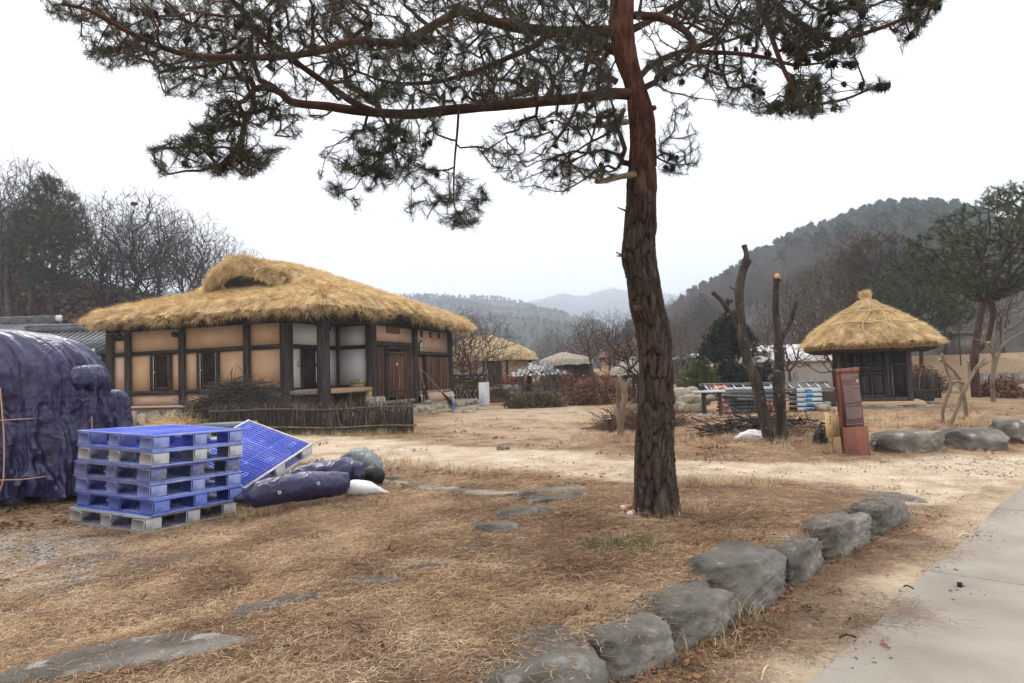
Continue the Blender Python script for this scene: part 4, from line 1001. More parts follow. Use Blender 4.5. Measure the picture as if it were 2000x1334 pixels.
# ================================================================== PLASTIC PALLETS
M_blue = mat('blue_plastic', [(.06, .10, .58), (.09, .14, .68), (.12, .18, .74)], 3, 5, .38, .12, 40, spec=.45, bdist=.003)
M_bluef = mat('scuffed_blue_plastic', [(.19, .24, .64), (.27, .33, .70), (.40, .44, .70)], 5, 8, .5, .15, 40, (1, 1, .35), spec=.35, speck=(9, (.42, .43, .55), .6), bdist=.003)
M_blued = mat('muddy_blue_plastic', [(.17, .20, .42), (.24, .27, .50), (.34, .36, .54)], 5, 8, .6, .2, 40, spec=.3, speck=(11, (.24, .19, .14), .55), bdist=.003)
M_greyp = mat('grey_white_plastic', [(.44, .43, .42), (.57, .56, .55), (.66, .655, .645)], 4, 8, .55, .2, 50, (1, 1, .4), spec=.3, speck=(10, (.33, .30, .27), .62), bdist=.003)
S = 1.1
def deck_vf(z0, z1, bottom=False):
    b = MB(); w = .009; N_ = 27; r = .028; zc = (z0 + z1) / 2; h = z1 - z0
    for k in range(1, N_):
        c = r + (S - 2 * r) * k / N_; wide = .02 if k % 9 == 0 else w
        if bottom:
            # bottom deck: three strips each way round four openings
            b.box((c, S / 2, zc), (wide, S - 2 * r, h * .7)) if (c < .2 or c > .9 or .47 < c < .63) else [b.box((c, y, zc), (w, .14, h * .7)) for y in (.1, .55, 1.0)]
            b.box((S / 2, c, zc), (S - 2 * r, wide, h * .7)) if (c < .2 or c > .9 or .47 < c < .63) else [b.box((x, c, zc), (.14, w, h * .7)) for x in (.1, .55, 1.0)]
        else:
            b.box((c, S / 2, zc), (wide, S - 2 * r, h)); b.box((S / 2, c, zc - .001), (S - 2 * r, wide, h * .9))
    if not bottom:
        for (x, y) in ((.17, .17), (.93, .17), (.17, .93), (.93, .93), (.55, .16), (.55, .94)): b.box((x, y, zc + .0008), (.11, .014, h)); b.box((x, y + .045, zc + .0008), (.11, .012, h)); b.box((x - .055, y + .022, zc + .0006), (.012, .06, h)); b.box((x + .055, y + .022, zc + .0006), (.012, .06, h))
        for (x, y) in ((.35, .35), (.75, .35), (.35, .75), (.75, .75), (.3, .55), (.8, .55)): b.box((x, y, zc + .001), (.045, .022, h))
    return b
def rim_vf(z0, z1, b=None):
    b = b or MB(); r = .03; zc = (z0 + z1) / 2; h = z1 - z0
    b.cbox((S / 2, r / 2, zc), (S, r, h), .004); b.cbox((S / 2, S - r / 2, zc), (S, r, h), .004)
    b.cbox((r / 2, S / 2, zc), (r, S - 2 * r - .002, h), .004); b.cbox((S - r / 2, S / 2, zc), (r, S - 2 * r - .002, h), .004); return b
def fitted_rot(yaw, a, b_): return rotz(yaw) @ rotx(a) @ roty(b_)
def pallet(loc, Rm, label, mrim, mdeck, mblock, minner, group='plastic pallets by the tarpaulin heap', src=None):
    o = empty('plastic_pallet', loc, 0, label, 'pallet', group); o.rotation_euler = Matrix(Rm.tolist()).to_euler()
    global _PM
    if '_PM' not in globals():
        _PM = {}
    def part(key, fn, name, m, at_=(0, 0, 0)):
        if (key, m.name) not in _PM:
            q = fn().build(name, m, o); _PM[(key, m.name)] = q.data
        else:
            q = bpy.data.objects.new(name, _PM[(key, m.name)]); link(q, o)
        q.location = at_; return q
    part('deck', lambda: deck_vf(.132, .15), 'top_deck', mdeck)
    part('bdeck', lambda: deck_vf(.0, .016, True), 'bottom_deck', mdeck)
    part('rt', lambda: rim_vf(.132, .1505), 'top_rim', mrim); part('rb', lambda: rim_vf(-.0005, .014), 'bottom_rim', mrim)
    def blk(w, d):
        def f():
            b = MB(); b.cbox((0, 0, .0735), (w, d, .118), .012); return b
        return f
    for i, x in enumerate((.098, .55, 1.002)):
        for j, y in enumerate((.098, .55, 1.002)):
            part('b%d%d' % (i == 1, j == 1), blk(.19 if i != 1 else .165, .19 if j != 1 else .165), 'block', minner if (i == 1 and j == 1) else mblock, (x, y, 0))
    return o
SR = fitted_rot(math.radians(65.5), math.radians(2.37), math.radians(1.64)); SO = np.array([-3.43, 6.402, .079])
lab = ['bottom pale grey pallet of the stack, resting on the ground', 'clean blue pallet second from the bottom of the stack, pushed slightly right',
       'greyish blue pallet with worn corners, third from the bottom of the stack', 'mud-stained blue pallet halfway up the stack',
       'pale grey-sided pallet with blue inside, second from the top of the stack', 'topmost blue pallet of the stack, open grid deck showing']
mts = [(M_greyp, M_bluef, M_greyp, M_blue), (M_bluef, M_bluef, M_blue if 0 else M_bluef, M_blue), (M_bluef, M_bluef, M_bluef, M_blue), (M_blued, M_blued, M_blued, M_blue), (M_bluef, M_bluef, M_greyp, M_blue), (M_bluef, M_blue, M_bluef, M_blue)]
offs = [(-.035, .012, 0), (.03, -.012, .6), (0, .004, -.3), (-.002, .012, .4), (.003, -.004, -.2), (0, 0, 0)]
M_bluem = mat('pale_blue_plastic', [(.12, .17, .56), (.16, .21, .62), (.22, .27, .66)], 4, 6, .45, .12, 40, spec=.4, bdist=.003)
mts[1] = (M_bluem, M_bluef, M_bluem, M_blue)
for k in range(6):
    dx, dy, dr = offs[k]; p = SO + SR @ np.array([dx, dy, .1515 * k]); pallet(p, SR @ rotz(math.radians(dr)), lab[k], *mts[k])
LR = fitted_rot(math.radians(66.31), math.radians(16.08), math.radians(-21.74)); LO = np.array([-2.531, 8.581, .664])
pallet(LO + LR @ np.array([-1.1, 0, -.15]), LR, 'tilted blue pallet with pale sides leaning on the folded navy sheets', M_greyp, M_blue, M_greyp, M_blue)
# pallets below the covered heap
for k, (x, y, a, l, ms) in enumerate([(-5.35, 7.72, 8, 'dark blue pallet peeping out below the hem of the draped tarpaulin', (M_blued,) * 4), (-6.7, 7.62, 3, 'grubby pallet at the far left below the draped tarpaulin', (M_blued,) * 4)]):
    z = float(G(x, y)) - .01; pallet((x, y, z), rotz(math.radians(a)), l, *ms)
for k, (x, y) in enumerate([(-5.3, 8.9), (-6.6, 8.85)]):
    pass

# ================================================================== TARPAULINS
def tarp_mat(name, c, rough=.36):
    m = mat(name, c, 2.5, 6, rough, 0, spec=.5, coord='Object'); N, L = m.node_tree.nodes, m.node_tree.links; b = N['Principled BSDF']
    t = N.new('ShaderNodeTexCoord'); n1 = N.new('ShaderNodeTexNoise'); n1.inputs['Scale'].default_value = 3.2; n1.inputs['Detail'].default_value = 7; n1.inputs['Distortion'].default_value = .7; n1.noise_type = 'RIDGED_MULTIFRACTAL'; n1.inputs['Roughness'].default_value = .55
    n2 = N.new('ShaderNodeTexVoronoi'); n2.inputs['Scale'].default_value = 6; n2.feature = 'F1'; mp = N.new('ShaderNodeMapping'); mp.inputs['Scale'].default_value = (1, 1, .6)
    L.new(t.outputs['Object'], mp.inputs[0]); L.new(mp.outputs[0], n1.inputs['Vector'])
    vm_ = N.new('ShaderNodeVectorMath'); L.new(mp.outputs[0], vm_.inputs[0]); L.new(n1.outputs['Color'], vm_.inputs[1]); L.new(vm_.outputs[0], n2.inputs['Vector'])
    ad = N.new('ShaderNodeMath'); ad.operation = 'ADD'; L.new(n1.outputs[0], ad.inputs[0]); L.new(n2.outputs[0], ad.inputs[1])
    bp = N.new('ShaderNodeBump'); bp.inputs['Strength'].default_value = .42; bp.inputs['Distance'].default_value = .035; L.new(ad.outputs[0], bp.inputs['Height']); L.new(bp.outputs[0], b.inputs['Normal']); return m
M_tarp = tarp_mat('navy_tarpaulin', [(.018, .015, .052), (.025, .022, .075), (.038, .033, .10)], .32)
M_tarpg = tarp_mat('grey_green_sheet', [(.07, .085, .08), (.14, .155, .15), (.22, .235, .23)], .45)
M_black = mat('black_plastic', [(.008, .008, .009), (.02, .02, .02)], 4, 4, .5)
M_orope = mat('orange_white_cord', [(.42, .20, .12), (.55, .36, .26)], 60, 2, .8)
def se(th, p): c, s = np.cos(th), np.sin(th); k = (np.abs(c) ** p + np.abs(s) ** p) ** (-1 / p); return c * k, s * k
def heap(cx, cy, hx, hy, zb, zs, zt, p=4, seed=0, nth=420, nt=170, fold=.06, flare=.1, tilt=0.0, pinch=None, nf=26, top=.55):
    """draped sheet: walls with hanging pleats and a rounded top"""
    th = np.linspace(0, 2 * math.pi, nth, endpoint=False); t = np.linspace(0, 1, nt); TT, TH = np.meshgrid(t, th, indexing='ij'); TT, TH = TT.ravel(), TH.ravel()
    ex, ey = se(TH, p); w = np.clip(TT / top, 0, 1); ph = np.clip((TT - top) / (1 - top), 0, 1) * math.pi / 2
    sc = (1 + flare * (1 - w) ** 1.5) * np.cos(ph) ** .36; z = zb + (zs - zb) * w + (zt - zs) * np.sin(ph)
    q = np.stack([np.cos(TH) * hx * 1.6, np.sin(TH) * hy * 1.6, z * .22], 1)
    pl = fbm(q * nf / 12 + seed, seed, 3); ridge = (1 - np.abs(pl) * 5.5).clip(-.35, 1)
    d = fold * ridge * np.clip(1.25 - w * .6, .3, 1.3) * np.cos(ph) + fold * .45 * fbm(np.stack([q[:, 0] * 2.2, q[:, 1] * 2.2, z * 2.5], 1), seed + 4, 4)
    if pinch is not None: d = d - .055 * np.exp(-((z - pinch) / .05) ** 2) * (.4 + .6 * (ridge > 0)) * (ph < .01) - .02 * np.exp(-((z - pinch) / .2) ** 2)
    # sharp crumples
    cr = np.abs(fbm(np.stack([q[:, 0] * 4, q[:, 1] * 4, z * 5], 1), seed + 9, 4)); d = d + .022 * (.3 - cr) + .014 * (.25 - np.abs(fbm(np.stack([q[:, 0] * 9, q[:, 1] * 9, z * 11], 1), seed + 12, 3)))
    hemw = .02 * np.sin(TH * 9 + seed) + .03 * fbm(np.stack([np.cos(TH) * 4, np.sin(TH) * 4, 0 * TH], 1), seed + 2, 3)
    X = cx + ex * (hx * sc + d); Y = cy + ey * (hy * sc + d); Z = z + tilt * (X - cx) * w + hemw * (1 - w) + .05 * fbm(np.stack([X * 1.5, Y * 1.5, 0 * X], 1), seed + 6, 3) * np.sin(ph)
    V = np.stack([X, Y, Z], 1); i = np.arange(nt - 1)[:, None] * nth; j = np.arange(nth)[None]; k = (j + 1) % nth
    return V, np.stack([i + j, i + k, i + nth + k, i + nth + j], -1).reshape(-1, 4), nth
tarp_o = empty('tarpaulin_covered_heap', (-7.3, 8.75, .1), 0, 'tall heap draped in crumpled navy tarpaulin, tied with orange cord', 'covered heap')
def rel(V, o): return np.asarray(V) - np.array(o.location)
V1, F1, nt1 = heap(-7.13, 8.05, 2.25, .66, .27, 1.35, 2.17, 3.2, 3, pinch=1.43, fold=.075, tilt=-.0, flare=.03, top=.66, nf=60)
mesh_np('tarpaulin', rel(V1, tarp_o), F1, M_tarp, tarp_o, smooth=True)
V2, F2, _ = heap(-5.02, 8.5, .19, .26, .24, 1.15, 1.42, 2.4, 8, nth=260, nt=110, fold=.04, flare=1.35, nf=70)
mesh_np('tarpaulin_skirt', rel(V2, tarp_o), F2, M_tarp, tarp_o, smooth=True)
V3, F3, _ = heap(-4.98, 7.98, .17, .3, 1.44, 1.52, 1.72, 2.2, 15, nth=180, nt=80, fold=.04, flare=-.2, nf=50)
mesh_np('tarpaulin_bulge', rel(V3, tarp_o), F3, M_tarp, tarp_o, smooth=True)
V1g = V1.reshape(-1, nt1, 3)
def cord(pts, r=.006): return mesh_np('cord', *tube(rel(spline(pts, 6), tarp_o), r, 5, True), M_orope, tarp_o)
def ring_at(z, th0, th1, sag=0.0, n=40, out=.012):
    r = []
    for a in np.linspace(th0, th1, n):
        j = int((a % (2 * math.pi)) / (2 * math.pi) * nt1); col = V1g[:, j]; i = int(np.argmin(np.abs(col[:90, 2] - (z(a) if callable(z) else z)))); p = col[max(0, i - 2):i + 3].mean(0)
        q = p - np.array([-7.13, 8.05, p[2]]); q /= np.linalg.norm(q) + 1e-9; r.append(p + q * out)
    r = np.array(r); rad_ = np.hypot(r[:, 0] + 7.13, r[:, 1] - 8.05); mx_ = np.array([rad_[max(0, i - 2):i + 3].max() for i in range(len(r))]); r[:, 0] = -7.13 + (r[:, 0] + 7.13) * mx_ / rad_; r[:, 1] = 8.05 + (r[:, 1] - 8.05) * mx_ / rad_; k = np.ones(5) / 5
    for c in (0, 1): r[2:-2, c] = np.convolve(r[:, c], k, 'valid')
    return r
a0, a1 = math.radians(215), math.radians(318)
cord(ring_at(1.43, a0, a1, out=.02)[::3]); cord(ring_at(.50, a0, a1, out=.02)[::3])
cr_ = at(176, 757, 8.0)
cord([at(183, 722, 7.95), at(182, 735, 7.93), at(178, 748, 7.93), at(173, 757, 7.95)]); cord([at(172, 757, 7.9), at(176, 780, 7.9), at(178, 805, 7.85), at(180, 830, 7.82), at(182, 870, 7.8)])
pl_ = [at(0, 757, 7.42), at(4, 800, 7.4), at(8, 860, 7.38), at(7, 930, 7.36), at(0, 960, 7.36)]; cord(pl_, .009)
# rolled and folded sheets beside the stack
def roll(name, path, rad, sq, seed, m, label, cat, mm=44, nn=46, amp=.03, caps=True):
    P = spline(path, 12); n = len(P); r = np.interp(np.linspace(0, 1, n), np.linspace(0, 1, len(rad)), rad)
    v, f = tube(P, r, nn, True); cz = np.repeat(P[:, 2], nn)[:, None]; v = v.copy(); v[:, 2] = cz[:, 0] + (v[:, 2] - cz[:, 0]) * sq
    v = v + fbm(v * 3.5 + seed, seed, 4)[:, None] * amp * np.array([1, 1, .8]) + (np.abs(fbm(v * 7, seed + 2, 3)) - .15)[:, None] * amp * .8 * (v - np.repeat(P, nn, 0)) / (np.repeat(r, nn)[:, None])
    g = G(v[:, 0], v[:, 1]) + .004; v[:, 2] = np.maximum(v[:, 2], g)
    o = mesh_np(name, v, f, m, None, smooth=True); return tag(o, label, cat)
z0 = .1
rl = roll('rolled_tarpaulin', [(-2.86, 6.95, .27), (-2.6, 7.12, .30), (-2.3, 7.35, .32), (-1.98, 7.6, .31), (-1.9, 7.68, .3)], [.02, .14, .155, .16, .155, .14, .10], .9, 4, M_tarp, 'long rolled navy tarpaulin with eyelets lying right of the pallet stack', 'tarpaulin', amp=.035)
me_ = M_wpaint
rv_ = np.zeros(len(rl.data.vertices) * 3); rl.data.vertices.foreach_get('co', rv_); rv_ = rv_.reshape(-1, 3)
for (x, y) in ((546, 962), (622, 944)):
    dr0 = ray(x, y); dr0 = dr0 / np.linalg.norm(dr0); w0 = rv_ - CAM; tt = w0 @ dr0; off_ = np.linalg.norm(w0 - tt[:, None] * dr0, axis=1); cand = np.where(off_ < .04)[0]; cand = cand if len(cand) else np.array([int(np.argmin(off_))]); Pn = CAM + dr0 * (tt[cand].min() - .012); d = (Pn - CAM) / np.linalg.norm(Pn - CAM)
    th_ = np.linspace(0, 2 * math.pi, 13); u_ = np.cross(d, [0, 0, 1]); w_ = np.cross(u_, d); ringp = [Pn + u_ * math.cos(a) * .014 + w_ * math.sin(a) * .014 for a in th_]
    v, f = tube(ringp, .0045, 6, False); mesh_np('eyelet', v, f, M_wpaint, rl)
roll('folded_tarpaulin', [(-3.0, 7.9, .15), (-2.6, 8.15, .3), (-2.3, 8.3, .36), (-1.98, 8.35, .34), (-1.85, 8.3, .27)], [.05, .16, .18, .17, .06], .75, 9, M_tarp, 'navy tarpaulin folded in a mound beneath the tilted pallet', 'tarpaulin', amp=.06)
roll('grey_green_bundle', [(-2.35, 9.1, .35), (-2.1, 9.05, .42), (-1.85, 8.9, .36), (-1.72, 8.75, .24)], [.06, .14, .14, .05], .8, 12, M_tarpg, 'lumpy grey-green plastic bundle behind the folded navy sheets', 'bundle', amp=.05)
roll('black_bag', [(-2.0, 8.6, .2), (-1.8, 8.62, .22), (-1.68, 8.65, .18)], [.06, .17, .09], .9, 14, M_black, 'small black plastic bag under the grey-green bundle', 'bag', amp=.03)
M_sack = mat('white_woven_sack', [(.58, .57, .55), (.70, .69, .67)], 5, 4, .65, .3, 30, bdist=.006)
roll('white_sack', [(-2.02, 7.95, .2), (-1.9, 7.98, .2), (-1.72, 7.98, .17), (-1.56, 7.98, .13), (-1.48, 7.97, .12)], [.05, .13, .12, .05, .015], .7, 18, M_sack, 'limp white woven sack at the far end of the rolled tarpaulin', 'sack', amp=.03)
yl = gnd(475, 1012); tag(rock('yellow_scrap', (yl[0], yl[1], yl[2] + .015), (.09, .04, .03), 5, mat('yellow_plastic', [(.45, .38, .03), (.6, .5, .06)], 5), sub=2), 'crumpled yellow scrap at the right foot of the pallet stack', 'litter')
# grey metal stand behind the stack
gs = empty('metal_stand', (-4.2, 10.0, float(G(-4.2, 10))), 0, 'low grey metal stand half hidden behind the pallet stack', 'stand')
M_gmetal = mat('grey_painted_metal', [(.14, .15, .15), (.22, .23, .23)], 5, 4, .5)
hz_ = at(430, 829, 10)[2] - float(G(-4.2, 10))
mesh_np('top', *(lambda b: (np.concatenate(b.V), b.F))(MB().cbox((0, 0, hz_), (.75, .4, .05), .006)), M_gmetal, gs)
for x in (-.34, .34):
    for y in (-.16, .16): MB().cbox((x, y, hz_ / 2 - .01), (.03, .03, hz_ - .03), .003).build('leg', M_gmetal, gs)
# straw heap
sh = []; R = np.random.default_rng(3); c = np.array([-8.05, 16.6, float(G(-8, 16.6))])
m = 170; a = R.uniform(0, 6.28, m); rr = np.sqrt(R.uniform(0, 1, m)); sp_ = np.stack([c[0] + np.cos(a) * rr * .75, c[1] + np.sin(a) * rr * .35, c[2] + .3 * (1 - rr ** 2) + R.uniform(-.02, .08, m)], 1)
sdn = np.stack([np.cos(a) + R.normal(0, .5, m), np.sin(a) + R.normal(0, .5, m), R.normal(.1, .35, m)], 1)
heap0 = rock('straw_heap', (c[0], c[1], c[2] + .08), (1.1, .6, .45), 7, M_thatch, sub=3, boxy=0); tag(heap0, 'loose heap of pale rice straw behind the pallet stack', 'straw heap')
scatter('straw', sp_ - c - np.array([0, 0, .08]), dir_euler(sdn), R.uniform(.7, 1.2, m), STRAWL, R.integers(0, 2, m), heap0)

# ================================================================== BRUSHWOOD FENCE AND TWIG PILES
M_stick = mat('dry_brushwood', [(.022, .017, .014), (.06, .047, .038), (.12, .095, .075)], 8, 6, .9, .3, 30, (3, 3, .5), rv=.5)
M_stickl = mat('pale_stripped_stick', [(.12, .09, .06), (.20, .155, .105)], 8, 6, .85, rv=.4)
fence = empty('brushwood_fence', (-2.26, 15.15, float(G(-2.26, 15.15))), 0, 'low fence of upright brushwood sticks tied to two rails, in front of the farmhouse', 'fence')
FL = np.array([-7.15, 16.15]); FR = np.array([-2.26, 15.15]); fd = (FL - FR) / np.linalg.norm(FL - FR); flen = np.linalg.norm(FL - FR); fn = np.array([fd[1], -fd[0]])
RF_ = np.random.default_rng(8); fm = []
for s in range(7):
    Pn = np.array([[0, 0, 0], [RF_.normal(0, .012), RF_.normal(0, .01), .25], [RF_.normal(0, .02), RF_.normal(0, .015), .5], [RF_.normal(0, .05), RF_.normal(0, .03), .78]]); v, f = tube(spline(Pn, 3), np.linspace(.015, .008, 10), 5)
    o = mesh_np('stick', v, f, M_stick if s < 5 else M_stickl); fm.append(o.data); bpy.data.objects.remove(o)
for k in range(240):
    s = flen * (k + RF_.uniform(-.4, .4)) / 240; o = bpy.data.objects.new('stick', fm[RF_.integers(0, 7 if s < 2.2 else 6)]); link(o, fence)
    p = fd * s + fn * RF_.uniform(-.03, .03); o.location = (p[0], p[1], -.03); o.rotation_euler = (RF_.normal(0, .06), RF_.normal(0, .10 + .12 * (RF_.random() < .2)), RF_.uniform(0, 6)); sc = RF_.uniform(.78, 1.02); o.scale = (1, 1, sc)
b = MB()
for k in range(1500):
    s = flen * RF_.random(); p = fd * s + fn * RF_.normal(0, .045); q = np.array([RF_.normal(0, .07), RF_.normal(0, .04), RF_.uniform(.3, .8)]); z = RF_.uniform(0, .1); a = np.array([p[0], p[1], z])
    b.tube([a, a + q * .5 + RF_.normal(0, .012, 3), a + q], [.0065, .005, .0025], 3, False)
fill = b.build('twigs', M_stick, fence); fill['kind'] = 'stuff'
for z, w in ((.58, .02), (.17, .018)):
    for sd_, of in ((1, .07), (-1, .07)):
        n = 12; Pn = [(*(fd * (flen * 1.01 * i / n - .07) + fn * sd_ * (of + RF_.normal(0, .006)) * -1), z + .02 * math.sin(i) + (.02 if i > 8 else 0)) for i in range(n + 1)]
        mesh_np('rail', *tube(Pn, w, 7), M_stickl, fence, smooth=True)
MB().tube([(-.0, 0, -.02), (.0, 0, .72)], .03, 7).build('end_post', M_stick, fence)
def brush_pile(name, c, rx, ry, h, n, seed, mt, label, cat='brush pile', L=(.4, 1.3), r=.009, up=.25, n3=3):
    R = np.random.default_rng(seed); b = MB()
    for k in range(n):
        a = R.uniform(0, 6.28); q = math.sqrt(R.uniform(0, 1)); x, y = math.cos(a) * q * rx, math.sin(a) * q * ry; z = h * (1 - q * q) * R.uniform(.15, 1.02) + .01
        d = np.array([R.normal(), R.normal() * .7, R.normal(0, up)]); d /= np.linalg.norm(d); l = R.uniform(*L) * .5; p = np.array([x, y, z]); w = R.normal(0, .12, 3) * l
        P3 = [p - d * l, p + w * .5, p + d * l + w * .3]; P3 = [np.array([a_[0], a_[1], max(.008, a_[2])]) for a_ in P3]; rr = r * R.uniform(.5, 1.5)
        b.tube(spline(P3, 2), np.linspace(rr, rr * .35, 5), n3, False)
        if R.random() < .5: e = P3[1]; b.tube([e, e + d * l * .6 + R.normal(0, .25, 3) * l + np.array([0, 0, .1 * l])], [rr * .6, rr * .3], 3, False)
    o = b.build(name, mt); o.location = [float(v_) for v_ in c]; tag(o, label, cat); o['kind'] = 'thing'; return o
c = (-7.0, 17.4, float(G(-7, 17.4))); brush_pile('brushwood_pile', c, 1.5, 1.0, 1.25, 3600, 21, M_stick, 'big tangled pile of brushwood behind the left end of the brushwood fence', L=(.5, 1.3))

# ================================================================== SMALL THATCHED SHED
M_hutw = mat('charcoal_grey_board', [(.026, .021, .018), (.05, .042, .037), (.085, .073, .065)], 3, 8, .85, .45, 12, (6, 6, .5), rv=.15, bdist=.005)
M_hutd = mat('dark_inset_board', [(.018, .016, .016), (.035, .031, .03)], 4, 6, .85, .4, 14, (6, 6, .5))
HX, HY_, HZ = 10.05, 19.25, float(G(9.7, 18.5)) + .12
hut = empty('thatched_shed', (HX, HY_, HZ), math.radians(-24), 'small square shed of charcoal panelled boards under a round cap of straw thatch', 'shed')
def hp(mb, name, m, parent=None, smooth=False, label=None):
    o = mb.build(name, m, parent or hut, smooth)
    if label: o['label'] = label
    return o
hw_, hh = .86, 1.72
for sx_ in (-1, 1):
    for sy in (-1, 1): hp(MB().cbox((sx_ * hw_, sy * hw_, hh / 2), (.14, .14, hh), .012), 'post', M_hutw)
hp(MB().cbox((0, -hw_ + .0, .06), (1.72, .13, .12), .01), 'sill_beam', M_hutw); hp(MB().cbox((0, -hw_, hh - .05), (1.72, .12, .1), .01), 'top_beam', M_hutw)
for x in (-.42, .36): hp(MB().cbox((x, -hw_ - .005, hh / 2), (.09, .12, hh - .22), .01), 'door_post', M_hutw)
hp(MB().box((-.645, -hw_ + .03, hh / 2), (.36, .04, hh - .2)), 'panel', M_hutd); hp(MB().cbox((-.66, -hw_, 1.05), (.34, .06, .07), .008), 'rail', M_hutw); hp(MB().cbox((-.8, -hw_ - .01, .85), (.1, .04, 1.45), .008), 'stile', M_hutw)
hp(MB().box((.635, -hw_ + .03, hh / 2), (.46, .04, hh - .2)), 'panel', M_hutd); hp(MB().cbox((.635, -hw_, .98), (.44, .08, .08), .008), 'rail', M_hutw)
hp(MB().cbox((.46, -hw_ - .01, .5), (.07, .05, .88), .006), 'stile', M_hutw); hp(MB().cbox((.81, -hw_ - .01, .5), (.09, .05, .88), .006), 'stile', M_hutw); hp(MB().cbox((.44, -hw_ - .01, 1.35), (.05, .05, .6), .006), 'stile', M_hutw)
hd = hp(MB().box((-.03, -hw_ + .01, .88), (.68, .03, 1.5)), 'panelled_door', M_hutd)
for x in (-.345, .285): hp(MB().cbox((x, -hw_ - .02, .88), (.06, .05, 1.5), .006), 'stile', M_hutw, hd)
for z in (.16, .76, 1.02, 1.6): hp(MB().cbox((-.03, -hw_ - .018, z), (.568, .046, .055), .006), 'rail', M_hutw, hd)
for z0_, z1_ in ((.188, .732), (1.05, 1.57)): hp(MB().cbox((-.03, -hw_ - .016, (z0_ + z1_) / 2), (.05, .044, z1_ - z0_), .006), 'muntin', M_hutw, hd)
for z0_, z1_, xs_ in ((.2, .72, (-.19, .13)), (.80, .98, (-.03,)), (1.06, 1.56, (-.19, .13))):
    for x in xs_:
        w = .2 if len(xs_) == 2 else .5
        hp(MB().cbox((x, -hw_ - .01, (z0_ + z1_) / 2), (w, .03, z1_ - z0_ - .05), .01), 'inset_panel', M_hutw, hd)
for sx_ in (-1, 1):
    for k in range(9): hp(MB().cbox((sx_ * (hw_ + .01), -.78 + k * .195, hh / 2), (.03, .18, hh), .004), 'plank', M_hutw)
hp(MB().box((0, hw_, hh / 2), (1.7, .05, hh)), 'back_wall', M_hutd)
hp(MB().cbox((.0, -.1, -.05), (2.35, 2.3, .12), .03), 'plinth', M_plast); hp(MB().cbox((-1.2, -.8, .1), (.5, .35, .07), .01), 'step', M_greyw)
# thatch cap
nr, na = 60, 220; rr_ = np.linspace(0, 1, nr); aa = np.linspace(0, 2 * math.pi, na, endpoint=False); RR, AA = np.meshgrid(rr_, aa, indexing='ij'); RR, AA = RR.ravel(), AA.ravel()
def hr_(a): return 1.68 + .05 * np.cos(4 * a) + .04 * np.sin(a * 3 + 1)
def hz(r): return 1.72 + 1.0 * (1 - r ** 1.3) + .22 * np.exp(-(r / .12) ** 2) - .10 * sstep(r, .8, 1.0) + .0 * r
zc_ = hz(RR) + .03 * fbm(np.stack([np.cos(AA) * RR * 4, np.sin(AA) * RR * 4, 0 * RR], 1), 51, 3); Rm = RR * hr_(AA) + .03 * fbm(np.stack([np.cos(AA) * 5, np.sin(AA) * 5, 0 * AA], 1), 53, 3) * RR
V = np.stack([Rm * np.cos(AA), Rm * np.sin(AA), zc_], 1); i = np.arange(nr - 1)[:, None] * na; j = np.arange(na)[None]; k = (j + 1) % na
cap_ = mesh_np('thatch_cap', V, np.stack([i + j, i + k, i + na + k, i + na + j], -1).reshape(-1, 4), M_thatch, hut, smooth=True)
E0h = V[-na:]; inh = -E0h * [1, 1, 0]; inh /= np.linalg.norm(inh, axis=1)[:, None]; jt = vn(E0h * 8, 6)[:, None] * .05
rg = np.concatenate([E0h, E0h + inh * .05 + [0, 0, -.2] + inh * jt, E0h + inh * .3 + [0, 0, -.3] + inh * jt, E0h + inh * .9 + [0, 0, -.16], np.repeat([[0, 0, 1.66]], na, 0)]); rg[3 * na:4 * na, 2] = 1.58
kq = np.arange(na); SFh = np.concatenate([np.stack([r * na + kq, r * na + (kq + 1) % na, (r + 1) * na + (kq + 1) % na, (r + 1) * na + kq], 1) for r in range(4)])
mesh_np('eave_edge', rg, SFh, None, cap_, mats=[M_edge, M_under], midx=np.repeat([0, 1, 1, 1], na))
R = np.random.default_rng(31); m = 2600; r = np.sqrt(R.uniform(.01, 1, m)); a = R.uniform(0, 6.283, m); Rx = r * hr_(a); P3 = np.stack([Rx * np.cos(a), Rx * np.sin(a), hz(r) + .02], 1)
dz = (hz(r + .01) - hz(r - .01)) / .02 / 1.93; an = a + R.normal(0, .18, m); T3 = np.stack([np.cos(an), np.sin(an), dz + R.normal(.04, .06, m)], 1); T3 /= np.linalg.norm(T3, axis=1)[:, None]
N3 = np.stack([-dz * np.cos(a), -dz * np.sin(a), np.ones(m)], 1)
# top knot
kp = np.stack([R.normal(0, .05, 130), R.normal(0, .05, 130), np.full(130, 2.84) + R.uniform(0, .12, 130)], 1); kt = np.stack([R.normal(0, .5, 130), R.normal(0, .5, 130), R.uniform(.6, 1.1, 130)], 1); kt /= np.linalg.norm(kt, axis=1)[:, None]
P3 = np.concatenate([P3, kp]); T3 = np.concatenate([T3, kt]); N3 = np.concatenate([N3, np.repeat([[1., 0, .1]], 130, 0)])
scatter('straw', P3, frames(T3, N3), np.concatenate([R.uniform(.55, .95, m), R.uniform(.45, .75, 130)]), STRAW, R.integers(0, 3, len(P3)), cap_)
v, f = tube(spline([(0, 0, 2.6), (0, 0, 2.82), (0, 0, 2.93), (0, 0, 3.0)], 6), np.interp(np.linspace(0, 1, 19), [0, .4, .6, 1], [.3, .12, .09, .13]), 14); v = v + fbm(v * 9, 4, 3)[:, None] * .02; mesh_np('top_knot', v, f, M_thatch, cap_, smooth=True)
def onhut(r, a): return np.array([r * hr_(a) * math.cos(a), r * hr_(a) * math.sin(a), float(hz(np.array(r))) + .085])
